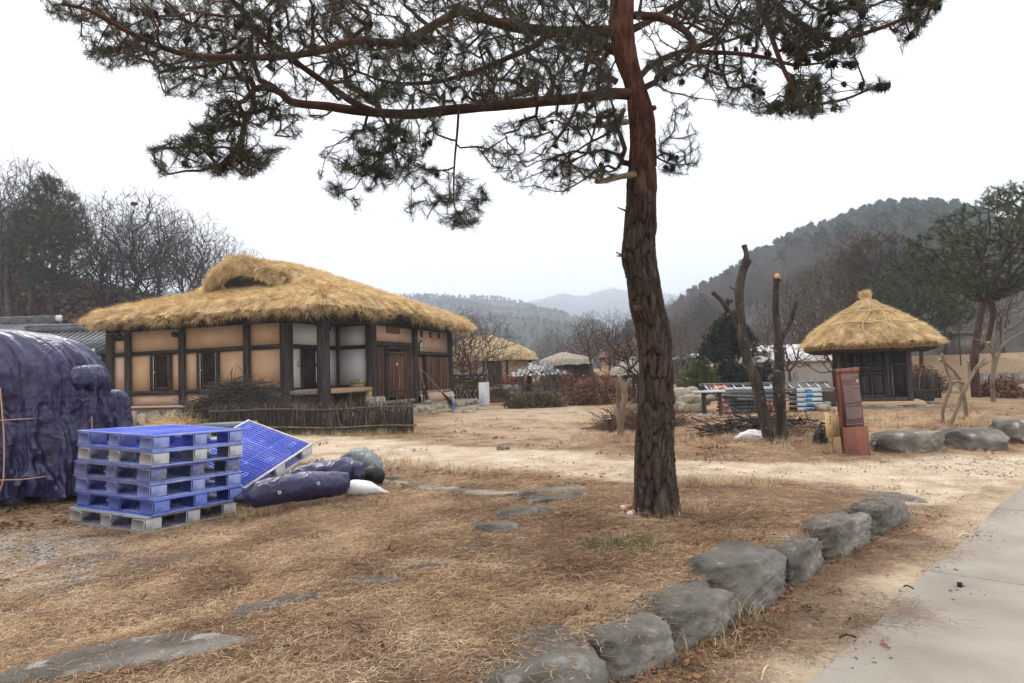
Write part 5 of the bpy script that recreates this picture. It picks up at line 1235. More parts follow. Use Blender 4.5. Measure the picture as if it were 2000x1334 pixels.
for k in range(14):
    a = k * 2 * math.pi / 14 + .2; mesh_np('straw_rope', *tube(np.array([onhut(t, a + .12 * math.sin(t * 6)) for t in np.linspace(.12, 1.0, 12)]), .014, 4), M_rope, cap_)
for rr2 in (.42, .72): mesh_np('straw_rope', *tube(np.array([onhut(rr2 + .02 * math.sin(a * 7), a) for a in np.linspace(0, 2 * math.pi, 60)]), .014, 4), M_rope, cap_)
hs = gnd(1722, 797); hstn = np.array([HX - .1, HY_ - 1.45, HZ - .13])
for k, (dx, w, h_) in enumerate(((-.45, 1.1, .16), (.62, .95, .14))): tag(rock('flat_stone', hstn + [dx, 0, 0], (w, .55, h_), 300 + k, M_stone, sub=3, boxy=.7), ['wide flat grey stone before the shed door, behind the red sign', 'flat grey stone before the right half of the shed'][k], 'stone')

# ================================================================== SIGNS
M_sign = mat('red_brown_stained_wood', [(.14, .042, .022), (.20, .062, .032), (.26, .086, .044)], 2.5, 7, .5, .2, 10, (8, 8, .5), spec=.4, bdist=.003)
M_signp = mat('sign_face_plate', [(.085, .030, .022), (.12, .042, .029)], 2, 5, .4, spec=.5)
M_let = mat('pale_sign_lettering', [(.50, .40, .36), (.58, .48, .44)], 30, 2, .7)
sg = gnd(1673, 888); sgn = empty('information_pillar', (sg[0], sg[1], sg[2] - .03), 0, 'tall red-brown wooden information pillar with small pale lettering, leaning slightly', 'sign')
sgn.rotation_euler = (0, math.radians(-3.2), math.radians(-6))
def sp(mb, name, m, par=None): return mb.build(name, m, par or sgn)
sp(MB().cbox((.0, 0, .21), (.36, .13, .48), .004), 'base_block', M_sign); sp(MB().cbox((-.02, .0, .86), (.32, .11, .82), .004), 'pillar', M_sign)
sp(MB().cbox((-.015, -.005, 1.295), (.345, .13, .055), .004), 'cap', M_sign); plt = sp(MB().cbox((.005, -.062, .86), (.262, .016, .78), .003), 'face_plate', M_signp)
def text(body, size, x, y, z, m, parent, ax='LEFT', rot=(math.pi / 2, 0, 0), name='lettering', sp_=1.0):
    c = bpy.data.curves.new(name, 'FONT'); c.body = body; c.size = size; c.align_x = ax; c.extrude = .0006; c.space_line = sp_; c.materials.append(m)
    o = bpy.data.objects.new(name, c); link(o, parent); o.location = (x, y, z); o.rotation_euler = rot
    bpy.context.view_layer.update(); me = bpy.data.meshes.new_from_object(o); q = bpy.data.objects.new(name, me); link(q, parent); q.location = (x, y, z); q.rotation_euler = rot; bpy.data.objects.remove(o); q['kind'] = 'stuff'; return q
text('영주 수도리 김뢰진 가옥'.replace('김뢰진', '초가집'), .024, -.112, -.0715, 1.20, M_let, plt); text('榮州 水島里 草家 家屋', .016, -.112, -.0715, 1.177, M_let, plt); text('Traditional Thatched House in Yeongju', .0125, -.112, -.0715, 1.158, M_let, plt)
MB().box((.105, -.0715, 1.122), (.032, .002, .04)).build('pale_square', M_let, plt)
text('경상북도 민속문화유산', .010, .122, -.0715, 1.088, M_let, plt, 'RIGHT')
RB = random.Random(4)
def glyphrow(z, x0, x1, h):
    b = MB(); x = x0
    while x < x1:
        w = RB.uniform(.005, .02); w = min(w, x1 - x); b.box((x + w / 2, -.0712, z), (w, .0016, h * RB.uniform(.75, 1))); x += w + RB.uniform(.0015, .004)
    return b
gb = MB()
for z0_, n_, dz_ in ((1.06, 17, .0152), (.778, 2, .013), (.738, 14, .0128)):
    for k in range(n_):
        x1 = .122 if k != n_ - 1 else RB.uniform(0, .08)
        if z0_ == 1.06 and k == 3: x1 = .03
        q = glyphrow(z0_ - k * dz_, -.098, x1, .0044); [gb.add(vv, []) for vv in []]
        for vv in q.V: gb.add(vv, BOXF)
bt = gb.build('lettering', M_let, plt); bt['kind'] = 'stuff'
gl = glyphrow(.49, -.11, .115, .004); gl.build('lettering', M_let, plt)['kind'] = 'stuff'
M_pine = mat('fresh_yellow_board', [(.50, .32, .14), (.60, .40, .19), (.66, .46, .24)], 3, 6, .7, .15, 12, (6, 6, .5), bdist=.003)
M_ink = mat('black_ink', [(.02, .015, .012), (.035, .025, .02)], 5, 2, .8)
wg = gnd(1630, 884); ws = empty('wooden_notice_board', (wg[0], wg[1], wg[2]), math.radians(14), 'small yellow wooden notice board with slanting top on a short stake', 'sign')
w_, zt1, zt2, zb_ = .125, .62, .50, .235
V = [(-w_, y, z) for y in (-.014, .014) for z in (zb_, zt1)] + [(w_, y, z) for y in (-.014, .014) for z in (zb_, zt2)]
mesh_np('board', V, [(0, 4, 5, 1), (2, 3, 7, 6), (0, 1, 3, 2), (4, 6, 7, 5), (1, 5, 7, 3), (0, 2, 6, 4)], M_pine, ws)
MB().cbox((-.005, .004, .11), (.042, .03, .27), .003).build('stake', M_pine, ws)
text('안\n내\n판', .042, -.078, -.0155, .53, M_ink, ws, name='lettering', sp_=1.25); text('초\n가\n집', .032, -.018, -.0155, .44, M_ink, ws, name='lettering', sp_=1.3); text('들\n어\n가\n세\n요', .026, .042, -.0155, .45, M_ink, ws, name='lettering', sp_=1.25)

# ================================================================== PRUNED TRUNKS, STUMPS, PROPS
M_bk2 = mat('grey_brown_bark', [(.018, .013, .010), (.045, .033, .025), (.09, .068, .052)], 3.4, 8, .9, .9, 9, (3.5, 3.5, .8), bdist=.02, speck=(16, (.22, .18, .145), .64))
M_bk3 = mat('smooth_tan_bark', [(.10, .07, .045), (.175, .125, .085), (.25, .19, .13)], 3, 6, .85, .3, 14, (2, 2, 1))
M_bk4 = mat('pinkish_bark', [(.13, .07, .045), (.22, .125, .085), (.30, .19, .14)], 4, 7, .85, .4, 14)
M_orange = mat('fresh_orange_cut', [(.50, .22, .07), (.68, .36, .14)], 8, 3, .7)
def pxtrunk(name, pts, Y, parent, mt, o, cut=None, nn=12, amp=.12, cutname='cut_face', dY=0., rough=True, endcap=True):
    P = np.array([at(x, y, Y + dY * i / max(1, len(pts) - 1)) for i, (x, y, r) in enumerate(pts)]) - o; r = np.array([q[2] * Y / F_PX for q in pts])
    P = spline(P, 7); r = spline(r[:, None], 7)[:, 0]; v, f = tube(P, r, nn * 2, False)
    if rough:
        q = v + o; d = v - np.repeat(P, nn * 2, 0); v = v + d * (fbm(q * 6, 5, 4)[:, None] * amp * 1.6 + (.2 - np.abs(fbm(q * [14, 14, 5], 8, 3)))[:, None] * amp * 1.6)
    t = mesh_np(name, v, f, mt, parent, smooth=True)
    k = nn * 2; top = v[-k:]; cpt = top.mean(0); d = P[-1] - P[-2]; d = d / np.linalg.norm(d)
    if cut: mesh_np(cutname, np.vstack([top + d * .002, [cpt + d * .012]]), [(i, (i + 1) % k, k) for i in range(k)], cut, t)
    return t
tb = gnd(1516, 862); TWY = tb[1]; tw_o = np.array([tb[0], tb[1], tb[2] - .03])
twin = empty('pruned_twin_trunk', tw_o, 0, 'bare twin-stemmed tree sawn off high, rough brown bark, fresh orange cut on its right stem', 'pruned tree')
pxtrunk('trunk', [(1506, 870, 12), (1503, 862, 11), (1496, 822, 11.5), (1486, 788, 11), (1477, 745, 11), (1463, 710, 9.5), (1456, 684, 9.2), (1449, 650, 9), (1444, 590, 8.5), (1445, 558, 8.5), (1448, 540, 8.5), (1455, 516, 7.5), (1458, 497, 5.5), (1453, 479, 5.5)], TWY, twin, M_bk2, tw_o, M_bk2, nn=16)
pxtrunk('trunk', [(1529, 868, 12.5), (1528, 860, 11.5), (1526, 822, 11), (1522, 771, 11), (1521, 736, 11.5), (1523, 719, 9.5), (1522, 684, 9.5), (1519, 650, 7.2), (1515, 611, 6.5), (1515, 569, 6.3), (1517, 540, 6.5)], TWY + .1, twin, M_bk2, tw_o, M_orange, nn=16)
pxtrunk('branch', [(1440, 640, 5), (1432, 625, 5), (1420, 605, 4.6), (1411, 590, 4.6), (1400, 578, 4.2), (1392, 571, 4.5)], TWY, twin, M_bk2, tw_o, M_bk2, nn=8)
pxtrunk('branch', [(1526, 664, 5.5), (1532, 652, 5), (1542, 632, 4.6), (1550, 608, 4.4), (1555, 590, 4.2)], TWY + .1, twin, M_bk2, tw_o, M_bk2, nn=8)
pxtrunk('branch', [(1436, 566, 1.5), (1430, 563, 1.3), (1424, 560, .9)], TWY, twin, M_bk2, tw_o, None, nn=4)
pxtrunk('cut_stub', [(1458, 520, 5), (1463, 512, 4.5), (1464, 508, 4)], TWY - .05, twin, M_bk2, tw_o, M_bk2, nn=8)
pxtrunk('cut_stub', [(1520, 745, 8), (1519, 732, 8.5), (1519, 725, 8.5)], TWY - .06, twin, M_bk2, tw_o, M_greyw, nn=10)
pxtrunk('cut_stub', [(1518, 545, 3), (1525, 548, 2), (1527, 549, 1.5)], TWY, twin, M_bk2, tw_o, None, nn=4)
cf_ = at(1518, 539, TWY + .03) - tw_o; nd_ = (CAM - at(1518, 539, TWY)); nd_ = nd_ / np.linalg.norm(nd_) + [0, 0, .5]; nd_ /= np.linalg.norm(nd_); ua = np.cross(nd_, [0, 0, 1.]); ua /= np.linalg.norm(ua); ub = np.cross(ua, nd_)
mesh_np('cut_face', *tube([cf_ - nd_ * .05, cf_ + nd_ * .004], .047, 16), M_orange, twin)
# stub log by the signs
lg = gnd(1603, 866); lo = np.array(lg); log = empty('forked_stump', lo, 0, 'short dark forked stump with a round pale cut, left of the yellow notice board', 'stump')
pxtrunk('stem', [(1603, 872, 15), (1603, 866, 14), (1604, 852, 13), (1607, 838, 9), (1609, 824, 5.5)], lg[1], log, M_bk2, lo, M_cutface, nn=14)
pxtrunk('stem', [(1606, 848, 8), (1609, 838, 5.5), (1610, 831, 4.4)], lg[1] - .12, log, M_bk2, lo, M_cutface, nn=10)
# pollarded trunk left of the pine, stump and its prunings
pg = gnd(1211, 856); po = np.array(pg); post = empty('pollarded_tree', po, 0, 'smooth tan tree cut short with two pale round cuts, left of the big pine', 'pruned tree')
pxtrunk('trunk', [(1211, 862, 6.5), (1211, 855, 6), (1214, 820, 6), (1218, 790, 6), (1220, 770, 6.2), (1217, 757, 6), (1212, 745, 5), (1209, 733, 4)], pg[1], post, M_bk3, po, M_cutface)
pxtrunk('branch', [(1219, 765, 4), (1224, 753, 4), (1229, 744, 3.6), (1232, 740, 3.6)], pg[1] - .05, post, M_bk3, po, M_cutface, nn=8)
pxtrunk('trunk', [(1210, 840, 4.5), (1208, 820, 4.2), (1207, 790, 4), (1207, 760, 4), (1208, 745, 3.6)], pg[1] + .5, post, M_bk3, po, M_cutface)
s2 = gnd(1194, 846); st = empty('cut_stump', s2, 0, 'knee-high dark stump with flat sawn top beside the pollarded tree', 'stump'); pxtrunk('stem', [(1195, 850, 6.2), (1194, 842, 6), (1192, 828, 4.8), (1191, 818, 4)], s2[1], st, M_bk2, np.array(s2), M_cutface)
c = gnd(1262, 838); brush_pile('prunings', (c[0], c[1] + .3, c[2]), 1.0, .6, .42, 520, 33, mat('reddish_prunings', [(.11, .065, .045), (.19, .12, .085)], 7, 4, .9, rv=.3), 'loose pile of reddish prunings behind the foot of the big pine', L=(.4, 1.2), r=.008, up=.5)
c = gnd(1520, 845); brush_pile('branch_pile', (c[0] - .15, c[1] + .35, c[2]), 1.05, .45, .26, 130, 35, M_bk2, 'untidy pile of cut dark branches around the foot of the twin trunk', L=(.5, 1.4), r=.014, up=.15, n3=5)
c = gnd(1585, 848); brush_pile('twig_litter', (c[0], c[1] + .1, c[2]), .9, .45, .14, 160, 36, M_bk4, 'low scatter of small reddish twigs between twin trunk and notice board', L=(.2, .7), r=.007)
for k, (x0, y0, x1, y1, r_) in enumerate([(1415, 832, 1470, 836, .025), (1432, 800, 1485, 840, .018), (1540, 827, 1600, 835, .02), (1465, 812, 1500, 830, .02)]):
    a, b_ = gnd(x0, max(y0, 832)), gnd(x1, max(y1, 832)); a[2] += .1 + (.25 if k in (1, 3) else 0); b_[2] += .12
    tag(mesh_np('cut_branch', *tube(spline([a, (a + b_) / 2 + np.array([0, 0, .03]), b_], 5), np.linspace(r_, r_ * .6, 11), 8), M_bk2, smooth=True), ['long cut branch pointing left out of the branch pile', 'thin branch rising steeply at the left of the twin trunk', 'cut branch sticking out right of the twin trunk', 'short branch jutting up just left of the twin trunk'][k], 'branch')
c = gnd(1468, 858); wsk = rock('white_sheet', (c[0], c[1], c[2] + .03), (.62, .3, .26), 44, M_sack, sub=4, boxy=.1, rough=.2); tag(wsk, 'crumpled white plastic sheet on the ground left of the twin trunk', 'plastic sheet')
# crutch poles and small pruned trees at the right
def prop(pts, Yx, m, label, name='forked_pole', cat='pole', cut=M_cutface, extra=None):
    g_ = gnd(pts[0][0], pts[0][1]); o_ = np.array(g_); r_ = empty(name, o_, 0, label, cat); pxtrunk('shaft', pts, g_[1] if Yx is None else Yx, r_, m, o_, cut, nn=7, amp=.1)
    for e in (extra or []): pxtrunk('fork', e, g_[1] if Yx is None else Yx, r_, m, o_, cut, nn=6, amp=.1)
    return r_
prop([(1856, 832, 3.5), (1868, 800, 3.6), (1882, 765, 3.6), (1893, 742, 3.5), (1905, 722, 3.2), (1922, 700, 3)], None, M_bk3, 'pale forked pole slanting right, nearest of the three crossed props', extra=[[(1893, 742, 3), (1893, 725, 2.8), (1891, 705, 2.4)], [(1905, 722, 3), (1920, 712, 3), (1930, 706, 2.6)]])
prop([(1842, 826, 2.8), (1842, 800, 3), (1852, 770, 3), (1858, 750, 3), (1850, 725, 2.6), (1840, 692, 2.2)], None, M_bk3, 'thin forked pole leaning left of the crossed props', extra=[[(1858, 750, 2.8), (1870, 745, 2.8), (1884, 750, 2.6)]])
prop([(1888, 815, 3.6), (1884, 785, 3.8), (1878, 755, 3.6), (1868, 730, 3.2), (1850, 712, 2.8), (1835, 702, 2.2)], None, M_bk3, 'mossy crooked trunk behind the crossed props', 'small_crooked_trunk', 'tree')
wt = gnd(1940, 785); wo_ = np.array(wt); wtree = empty('pale_pruned_tree', wo_, 0, 'small pale knobbly tree with chopped branches at the right edge, beside the dark shrub', 'pruned tree')
pxtrunk('trunk', [(1941, 790, 4.8), (1940, 775, 4.2), (1938, 750, 4), (1941, 720, 4.2), (1942, 700, 4), (1938, 680, 3.2), (1930, 668, 2.6)], wt[1], wtree, M_bk3, wo_, M_cutface)
for e in ([(1944, 712, 3), (1950, 695, 2.6), (1958, 675, 2.2), (1975, 662, 1.8), (1998, 648, 1.2)], [(1938, 690, 3), (1928, 678, 2.6), (1922, 660, 2.2), (1920, 650, 2)], [(1941, 700, 2.6), (1938, 670, 2.2), (1942, 645, 1.6), (1945, 625, 1)], [(1930, 672, 1.6), (1905, 662, 1.2), (1880, 655, .8)], [(1960, 675, 1.6), (1958, 655, 1.2), (1968, 640, .8)]):
    pxtrunk('branch', e, wt[1], wtree, M_bk3, wo_, M_cutface, nn=6)

# ================================================================== SCAFFOLD STORE
M_alu = mat('galvanised_metal', [(.33, .34, .35), (.46, .47, .48), (.55, .56, .57)], 3, 5, .38, .1, 30, (1, 6, 6), spec=.5, metal=.55)
M_aluD = mat('dull_dark_metal', [(.06, .065, .07), (.12, .125, .13), (.19, .195, .20)], 3, 5, .5, .1, 30, spec=.4, metal=.3)
M_rust = mat('rust_brown_steel', [(.05, .028, .02), (.09, .05, .035)], 5, 5, .8)
SCY = 17.6; zg = float(G(5.6, SCY)); gS = gnd(1405, 803)
def X_(px, Y, py=760): return at(px, py, Y)[0]
x0s, x1s = X_(1405, SCY), X_(1524, SCY); x2s, x3s = X_(1545, SCY), X_(1592, SCY)
st0 = None
for k in range(7):
    z = zg + .03 + k * .092; o_ = empty('scaffold_board', ((x0s + x1s) / 2 + rnd.uniform(-.03, .03), SCY, z), math.radians(rnd.uniform(-1, 1)), ['lowest', 'second', 'third', 'fourth', 'fifth', 'sixth', 'topmost'][k] + ' of the dark metal deck panels stacked left of the twin trunk', 'scaffold board', 'dark deck panels in the scaffold store')
    L_ = x1s - x0s; MB().cbox((0, 0, .055), (L_, .5, .02), .004).build('deck', M_aluD, o_)
    for y in (-.25, .25): MB().cbox((0, y, .04), (L_ + .02, .03, .065), .006).build('side_rail', M_aluD if k < 6 else M_alu, o_)
M_bpaint = mat('bright_blue_spray_mark', [(.03, .22, .55), (.06, .33, .68)], 5, 3, .6)
for k in range(5):
    z = zg + .02 + k * .118; o_ = empty('scaffold_board', ((x2s + x3s) / 2, SCY - .1, z), 0, ['lowest', 'second', 'middle', 'fourth', 'topmost'][k] + ' of the pale panels with blue spray marks right of the twin trunk', 'scaffold board', 'pale deck panels in the scaffold store')
    L_ = x3s - x2s; MB().cbox((0, 0, .085), (L_, .5, .02), .004).build('deck', M_alu, o_)
    for y in (-.25, .25): MB().cbox((0, y, .05), (L_ + .02, .03, .085), .006).build('side_rail', M_alu, o_)
    MB().box((-.02 + .03 * (k % 2), -.268, .05), (.16, .004, .06)).build('blue_mark', M_bpaint, o_)
def ladder(p0, p1, w, label, n=11, name='aluminium_ladder', tiltw=(0, 0, 1), mm=None, r=.016):
    p0, p1 = np.array(p0, float), np.array(p1, float); d = p1 - p0; L_ = np.linalg.norm(d); d /= L_; wv = np.array(tiltw, float); wv -= wv @ d * d; wv /= np.linalg.norm(wv); o_ = empty(name, p0, 0, label, 'ladder'); mm = mm or M_alu
    for s in (0, 1): MB().beam(wv * w * s, d * L_ + wv * w * s, .03, .065, .004).build('rail', mm, o_)
    for k in range(n): q = d * L_ * (k + .5) / n; MB().tube([q + wv * .02, q + wv * (w - .02)], r, 8).build('rung', mm, o_)
    return o_
ladder(at(1376, 764, SCY - .5), at(1632, 759, SCY - .2), .36, 'long aluminium ladder lying across the top of the scaffold store', 14, tiltw=(0, .9, .42))
ladder(at(1384, 762, SCY + .05), at(1598, 770, SCY + .15), .34, 'second aluminium ladder under the long one, sloping right', 11, tiltw=(0, .95, .2))
tag(MB().beam(at(1410, 772, SCY - .3), at(1588, 776, SCY - .25), .08, .045).build('metal_beam', M_alu), 'bright metal beam below the ladders on the scaffold store', 'beam')
tag(MB().beam(at(1440, 779, SCY - .36), at(1590, 784, SCY - .3), .07, .04).build('metal_beam', M_alu), 'lower pale metal beam on the scaffold store', 'beam')
# plank bench with posts left of the store
tbz = at(1370, 765, SCY - .9); bt_ = empty('plank_table', (tbz[0], tbz[1], zg), 0, 'narrow grey plank table on rusty posts left of the scaffold store', 'table')
tx0, tx1 = X_(1347, SCY - .9) - tbz[0], X_(1412, SCY - .9) - tbz[0]; hz2 = tbz[2] - zg
MB().cbox(((tx0 + tx1) / 2, 0, hz2), (tx1 - tx0, .42, .045), .006).build('top', M_alu, bt_); MB().cbox((X_(1374, SCY - .9) - tbz[0], 0, hz2 / 2), (.09, .09, hz2), .008).build('post', M_rust, bt_)
MB().cbox((X_(1408, SCY - .9) - tbz[0], .1, hz2 / 2), (.07, .07, hz2), .008).build('post', M_rust, bt_); cyl(MB(), (X_(1374, SCY - .9) - tbz[0], 0, .03), .17, .07, 14).build('footing', M_conc2, bt_)
ob = at(1408, 759, SCY + .25); tag(roll('orange_bag', [(ob[0] - .2, ob[1], ob[2] - .03), (ob[0], ob[1], ob[2]), (ob[0] + .22, ob[1], ob[2] - .03)], [.06, .14, .05], .8, 52, mat('orange_plastic', [(.65, .12, .03), (.8, .2, .06)], 6, 4, .5), 'x', 'bag', amp=.03), 'bright orange bag between the ladder rungs on the scaffold store')
M_pink = mat('pink_caster_rubber', [(.40, .09, .11), (.5, .14, .16)], 6, 3, .6)
for j, (px_c, n_) in enumerate(((1412, 7), (1503, 6))):
    c = np.array([X_(px_c, SCY - .4), SCY - .4, zg]); R = np.random.default_rng(j)
    for k in range(n_):
        q = c + np.array([R.uniform(-.14, .14), R.uniform(-.08, .1), .09 + .13 * (k // 3)]); w = empty('caster_wheel', q, R.uniform(0, 3), 'pink and grey caster in the pile at the %s of the dark deck panels' % ('left foot' if j == 0 else 'right end'), 'caster', ('casters at the left foot of the deck panels' if j == 0 else 'casters at the right end of the deck panels'))
        w.rotation_euler = (R.uniform(-.6, .6), R.uniform(-.6, .6), R.uniform(0, 3)); cyl(MB(), (0, 0, 0), .065, .03, 16, 'x').build('tyre', M_pink, w); cyl(MB(), (0, 0, 0), .035, .045, 12, 'x').build('hub', M_alu, w)
        MB().cbox((-.03, 0, .04), (.006, .04, .1), .001).cbox((.03, 0, .04), (.006, .04, .1), .001).build('fork', M_alu, w)
for k in range(9):
    a = np.array([X_(1590, SCY - .3) + .02 * k, SCY - .5 + .06 * k, zg + .12 - .012 * k]); b_ = a + np.array([.48 - .03 * k, -.25 + .05 * k, -.1 + .01 * k]); b_[2] = zg + .03
    tag(mesh_np('metal_tube', *tube([a, b_], .02, 8), M_alu), 'short galvanised tube in the loose fan right of the blue-marked panels', 'tube', 'tubes fanned out right of the scaffold store')
pb = np.array([X_(1630, SCY, 780), SCY - .0, zg]); tag(MB().cbox((0, 0, .26), (.95, .4, .42), .01).build('trough', mat('dark_olive_board', [(.035, .03, .02), (.06, .05, .035)], 4, 5, .85)), 'dark wooden trough left of the shed, behind the red pillar sign', 'trough').location = pb
tr2 = at(1799, 782, 19.2); tag(MB().cbox((0, 0, 0), (.55, .35, .3), .01).build('dark_box', M_hutd), 'low black box right of the shed wall', 'box').location = (tr2[0], tr2[1], float(G(tr2[0], tr2[1])) + .2)
# rubble heaps
def rubble(px0, px1, py, Y, h, n, seed, group, label, m=M_stone2, sz=(.14, .4)):
    R = random.Random(seed); a, b_ = at(px0, py, Y), at(px1, py, Y)
    for k in range(n):
        t = (k + .5) / n if k < n * .55 else R.uniform(.1, .9); lv = 0 if k < n * .55 else 1; x = a[0] + (b_[0] - a[0]) * t; y = Y + R.uniform(-.25, .3); s = R.uniform(*sz)
        tag(rock('stone', (x, y, float(G(x, y)) + s * .3 + lv * h * R.uniform(.5, .9)), (s * 1.3, s, s * .75), seed * 50 + k, m, sub=3 if s > .2 else 2, boxy=R.uniform(.1, .6), rz=R.uniform(0, 3), tilt=(R.uniform(-.3, .3), R.uniform(-.3, .3))), label, 'stone', group)
rubble(1318, 1402, 790, 18.6, .38, 26, 7, 'field stones heaped beneath the plank table', 'tan field stone in the heap beneath and left of the plank table', sz=(.2, .5))
rubble(1598, 1650, 800, 17.2, .12, 7, 8, 'stones by the trough', 'small stone on the ground in front of the dark trough', sz=(.14, .3))
for k, (x, y, l_, h_) in enumerate(((1632, 800, .5, .12), (1615, 793, .4, .1))): q = gnd(x, y); tag(MB().cbox((0, 0, h_ / 2), (l_, .3, h_), .01).build('concrete_block', M_conc2), ['pale concrete block left of the red pillar sign', 'weathered concrete block before the trough'][k], 'block').location = q

# ================================================================== THINGS ROUND THE FARMHOUSE
bc = hw((-.25, 2.15, 1.2)); bx = empty('cardboard_box', bc, HYAW, 'brown cardboard box with green stripe on the porch floor', 'box'); M_card = mat('cardboard', [(.24, .17, .10), (.32, .24, .15)], 4, 4, .9); M_grn = mat('green_print', [(.07, .19, .05), (.1, .24, .07)], 4)
MB().cbox((0, 0, .125), (.36, .3, .24), .005).build('carton', M_card, bx); MB().box((0, 0, .12), (.363, .303, .05)).build('green_stripe', M_grn, bx)
sc = hw((.62, 1.72, .68)); tag(MB().cbox((0, 0, 0), (.4, .62, .42), .05).build('stepping_stone', M_stone2), 'tan squared stepping stone before the porch', 'stepping stone').location = sc; bpy.data.objects['stepping_stone'].rotation_euler.z = HYAW
for k, (lx, ly) in enumerate(((.75, 3.55), (.75, 5.0))): tag(rock('door_stone', hw((lx, ly, .56)), (.28, .4, .16), 90 + k, M_stone2, sub=3), ['small stone by the left foot of the plank door', 'small pale stone by the right foot of the plank door'][k], 'stone')
def broom(base, top, label, rzn=0):
    base, top = np.array(base), np.array(top); o_ = empty('broom', base, 0, label, 'broom'); d = top - base; L_ = np.linalg.norm(d); d /= L_
    MB().tube([d * L_ * .36, d * L_], [.016, .011], 7).build('handle', M_tan, o_); b = MB(); R = np.random.default_rng(int(base[0] * 10) % 99)
    for k in range(70): e = R.normal(0, .075, 3); e[2] = abs(e[2]) * .3; s_ = d * L_ * .44 + R.normal(0, .012, 3); b.tube([s_, d * L_ * .2 + e * .6, e], [.006, .005, .003], 3, False)
    q = b.build('bristles', M_stick, o_); q['kind'] = 'stuff'; MB().tube([d * L_ * .36, d * L_ * .42], .028, 8).build('binding', M_rope, o_)
broom(hw((.42, 5.62, .5)), hw((.2, 5.55, 2.0)), 'twig broom standing upright against the post right of the plank door')
broom(hw((1.15, 6.35, .33)), hw((.22, 5.65, 1.75)), 'twig broom leaning to the left against the same post, head splayed on the ground')
gb_ = gnd(846, 787); V, F = tube([(0, 0, 0), (0, 0, .03), (0, 0, .1), (0, 0, .11), (0, 0, .10), (0, 0, .02)], [.13, .15, .2, .205, .19, .12], 22); tag(mesh_np('basin', V, F, mat('green_plastic', [(.07, .27, .17), (.1, .33, .21)], 4, 3, .4, spec=.5), smooth=True), 'green plastic basin on the ground before the house', 'basin').location = gb_ + [0, 0, .03]
bp_ = gnd(886, 806); bpp = empty('water_standpipe', bp_, 0, 'slim blue standpipe at the right corner of the house', 'standpipe'); M_bp = mat('blue_painted_metal', [(.03, .09, .40), (.06, .14, .5)], 5, 4, .45); M_bp2 = mat('pale_blue_pipe', [(.17, .26, .42), (.25, .34, .5)], 5, 4, .45)
cyl(MB(), (0, 0, .1), .045, .22, 14).build('foot', M_bp, bpp); cyl(MB(), (0, 0, .36), .03, .32, 12).build('pipe', M_bp2, bpp); MB().cbox((.0, 0, .55), (.09, .05, .05), .01).build('valve', M_alu, bpp)
# firewood
fw = hw((.25, 9.35, .35)); 
for k in range(26):
    R = random.Random(k); row = k // 6; o_ = tag(mesh_np('log', *tube([(0, -.2, 0), (0, .2, 0)], [R.uniform(.05, .075)] * 2, 8), M_bk2), 'split log in the small firewood stack at the right corner of the house', 'log', 'firewood stacked at the corner of the house'); o_.location = fw + np.array([(k % 6) * .14 - .35 + (row % 2) * .06, R.uniform(-.06, .06), .07 + row * .12]); o_.rotation_euler.z = R.uniform(-.2, .2) + .3
    c_ = mesh_np('cut_end', [(.055 * math.cos(a), -.203, .055 * math.sin(a)) for a in np.arange(8) * math.pi / 4], [tuple(range(8))], M_cut, o_)
for k, (x, y, s) in enumerate([(835, 803, .35), (850, 805, .3), (868, 804, .4), (905, 800, .5), (922, 797, .45), (935, 794, .3), (895, 806, .3), (940, 800, .25), (915, 806, .3)]): tag(rock('edging_stone', gnd(x, y) + [0, 0, .02], (s * 1.3, s * .7, .16), 400 + k, M_stone2, sub=3, boxy=.5), 'low tan edging stone in the kerb at the right corner of the house', 'stone', 'edging stones at the corner of the house')

# ================================================================== HILLS
def hill(name, crest, depth, front, zfront, m, seed, rows=60, amp=.03, back=1.25, attrs=False):
    """a range of hills: measured crest line at a distance, falling to its foot in front and away behind"""
    cx = np.array([c[0] for c in crest], float); cy = np.array([c[1] for c in crest], float); dp = np.array([c[2] if len(c) > 2 else depth for c in crest], float)
    n = 260; xs_ = np.linspace(cx[0], cx[-1], n); ysm = np.interp(xs_, cx, cy); ds = np.interp(xs_, cx, dp)
    top = np.array([at(x, y, d) for x, y, d in zip(xs_, ysm, ds)]); V = []
    foot = top.copy(); sc_ = front / ds; foot = np.stack([top[:, 0] * sc_, np.full(n, 1.) * front, np.full(n, zfront)], 1)
    for j in range(rows + 14):
        t = j / rows
        if t <= 1: p = foot * (1 - t) + top * t; p[:, 2] = zfront + (top[:, 2] - zfront) * (1 - (1 - t) ** 1.35)
        else: u_ = (t - 1) * rows / 13; p = top.copy(); p[:, :2] *= 1 + (back - 1) * u_; p[:, 2] = top[:, 2] * (1 - u_) ** 1.2 - 2 * u_
        w = math.sin(math.pi * min(t, 1)) ; q = np.stack([p[:, 0] / depth * 9, p[:, 1] / depth * 9, 0 * p[:, 0]], 1); p[:, 2] += fbm(q, seed, 5) * depth * amp * w
        V.append(p)
    V = np.concatenate(V); rr = rows + 14; i = np.arange(rr - 1)[:, None] * n; j = np.arange(n - 1)[None]
    o = mesh_np(name, V, np.stack([i + j, i + j + 1, i + n + j + 1, i + n + j], -1).reshape(-1, 4), m, smooth=True); o['kind'] = 'structure'
    return V.reshape(rr, n, 3), rows
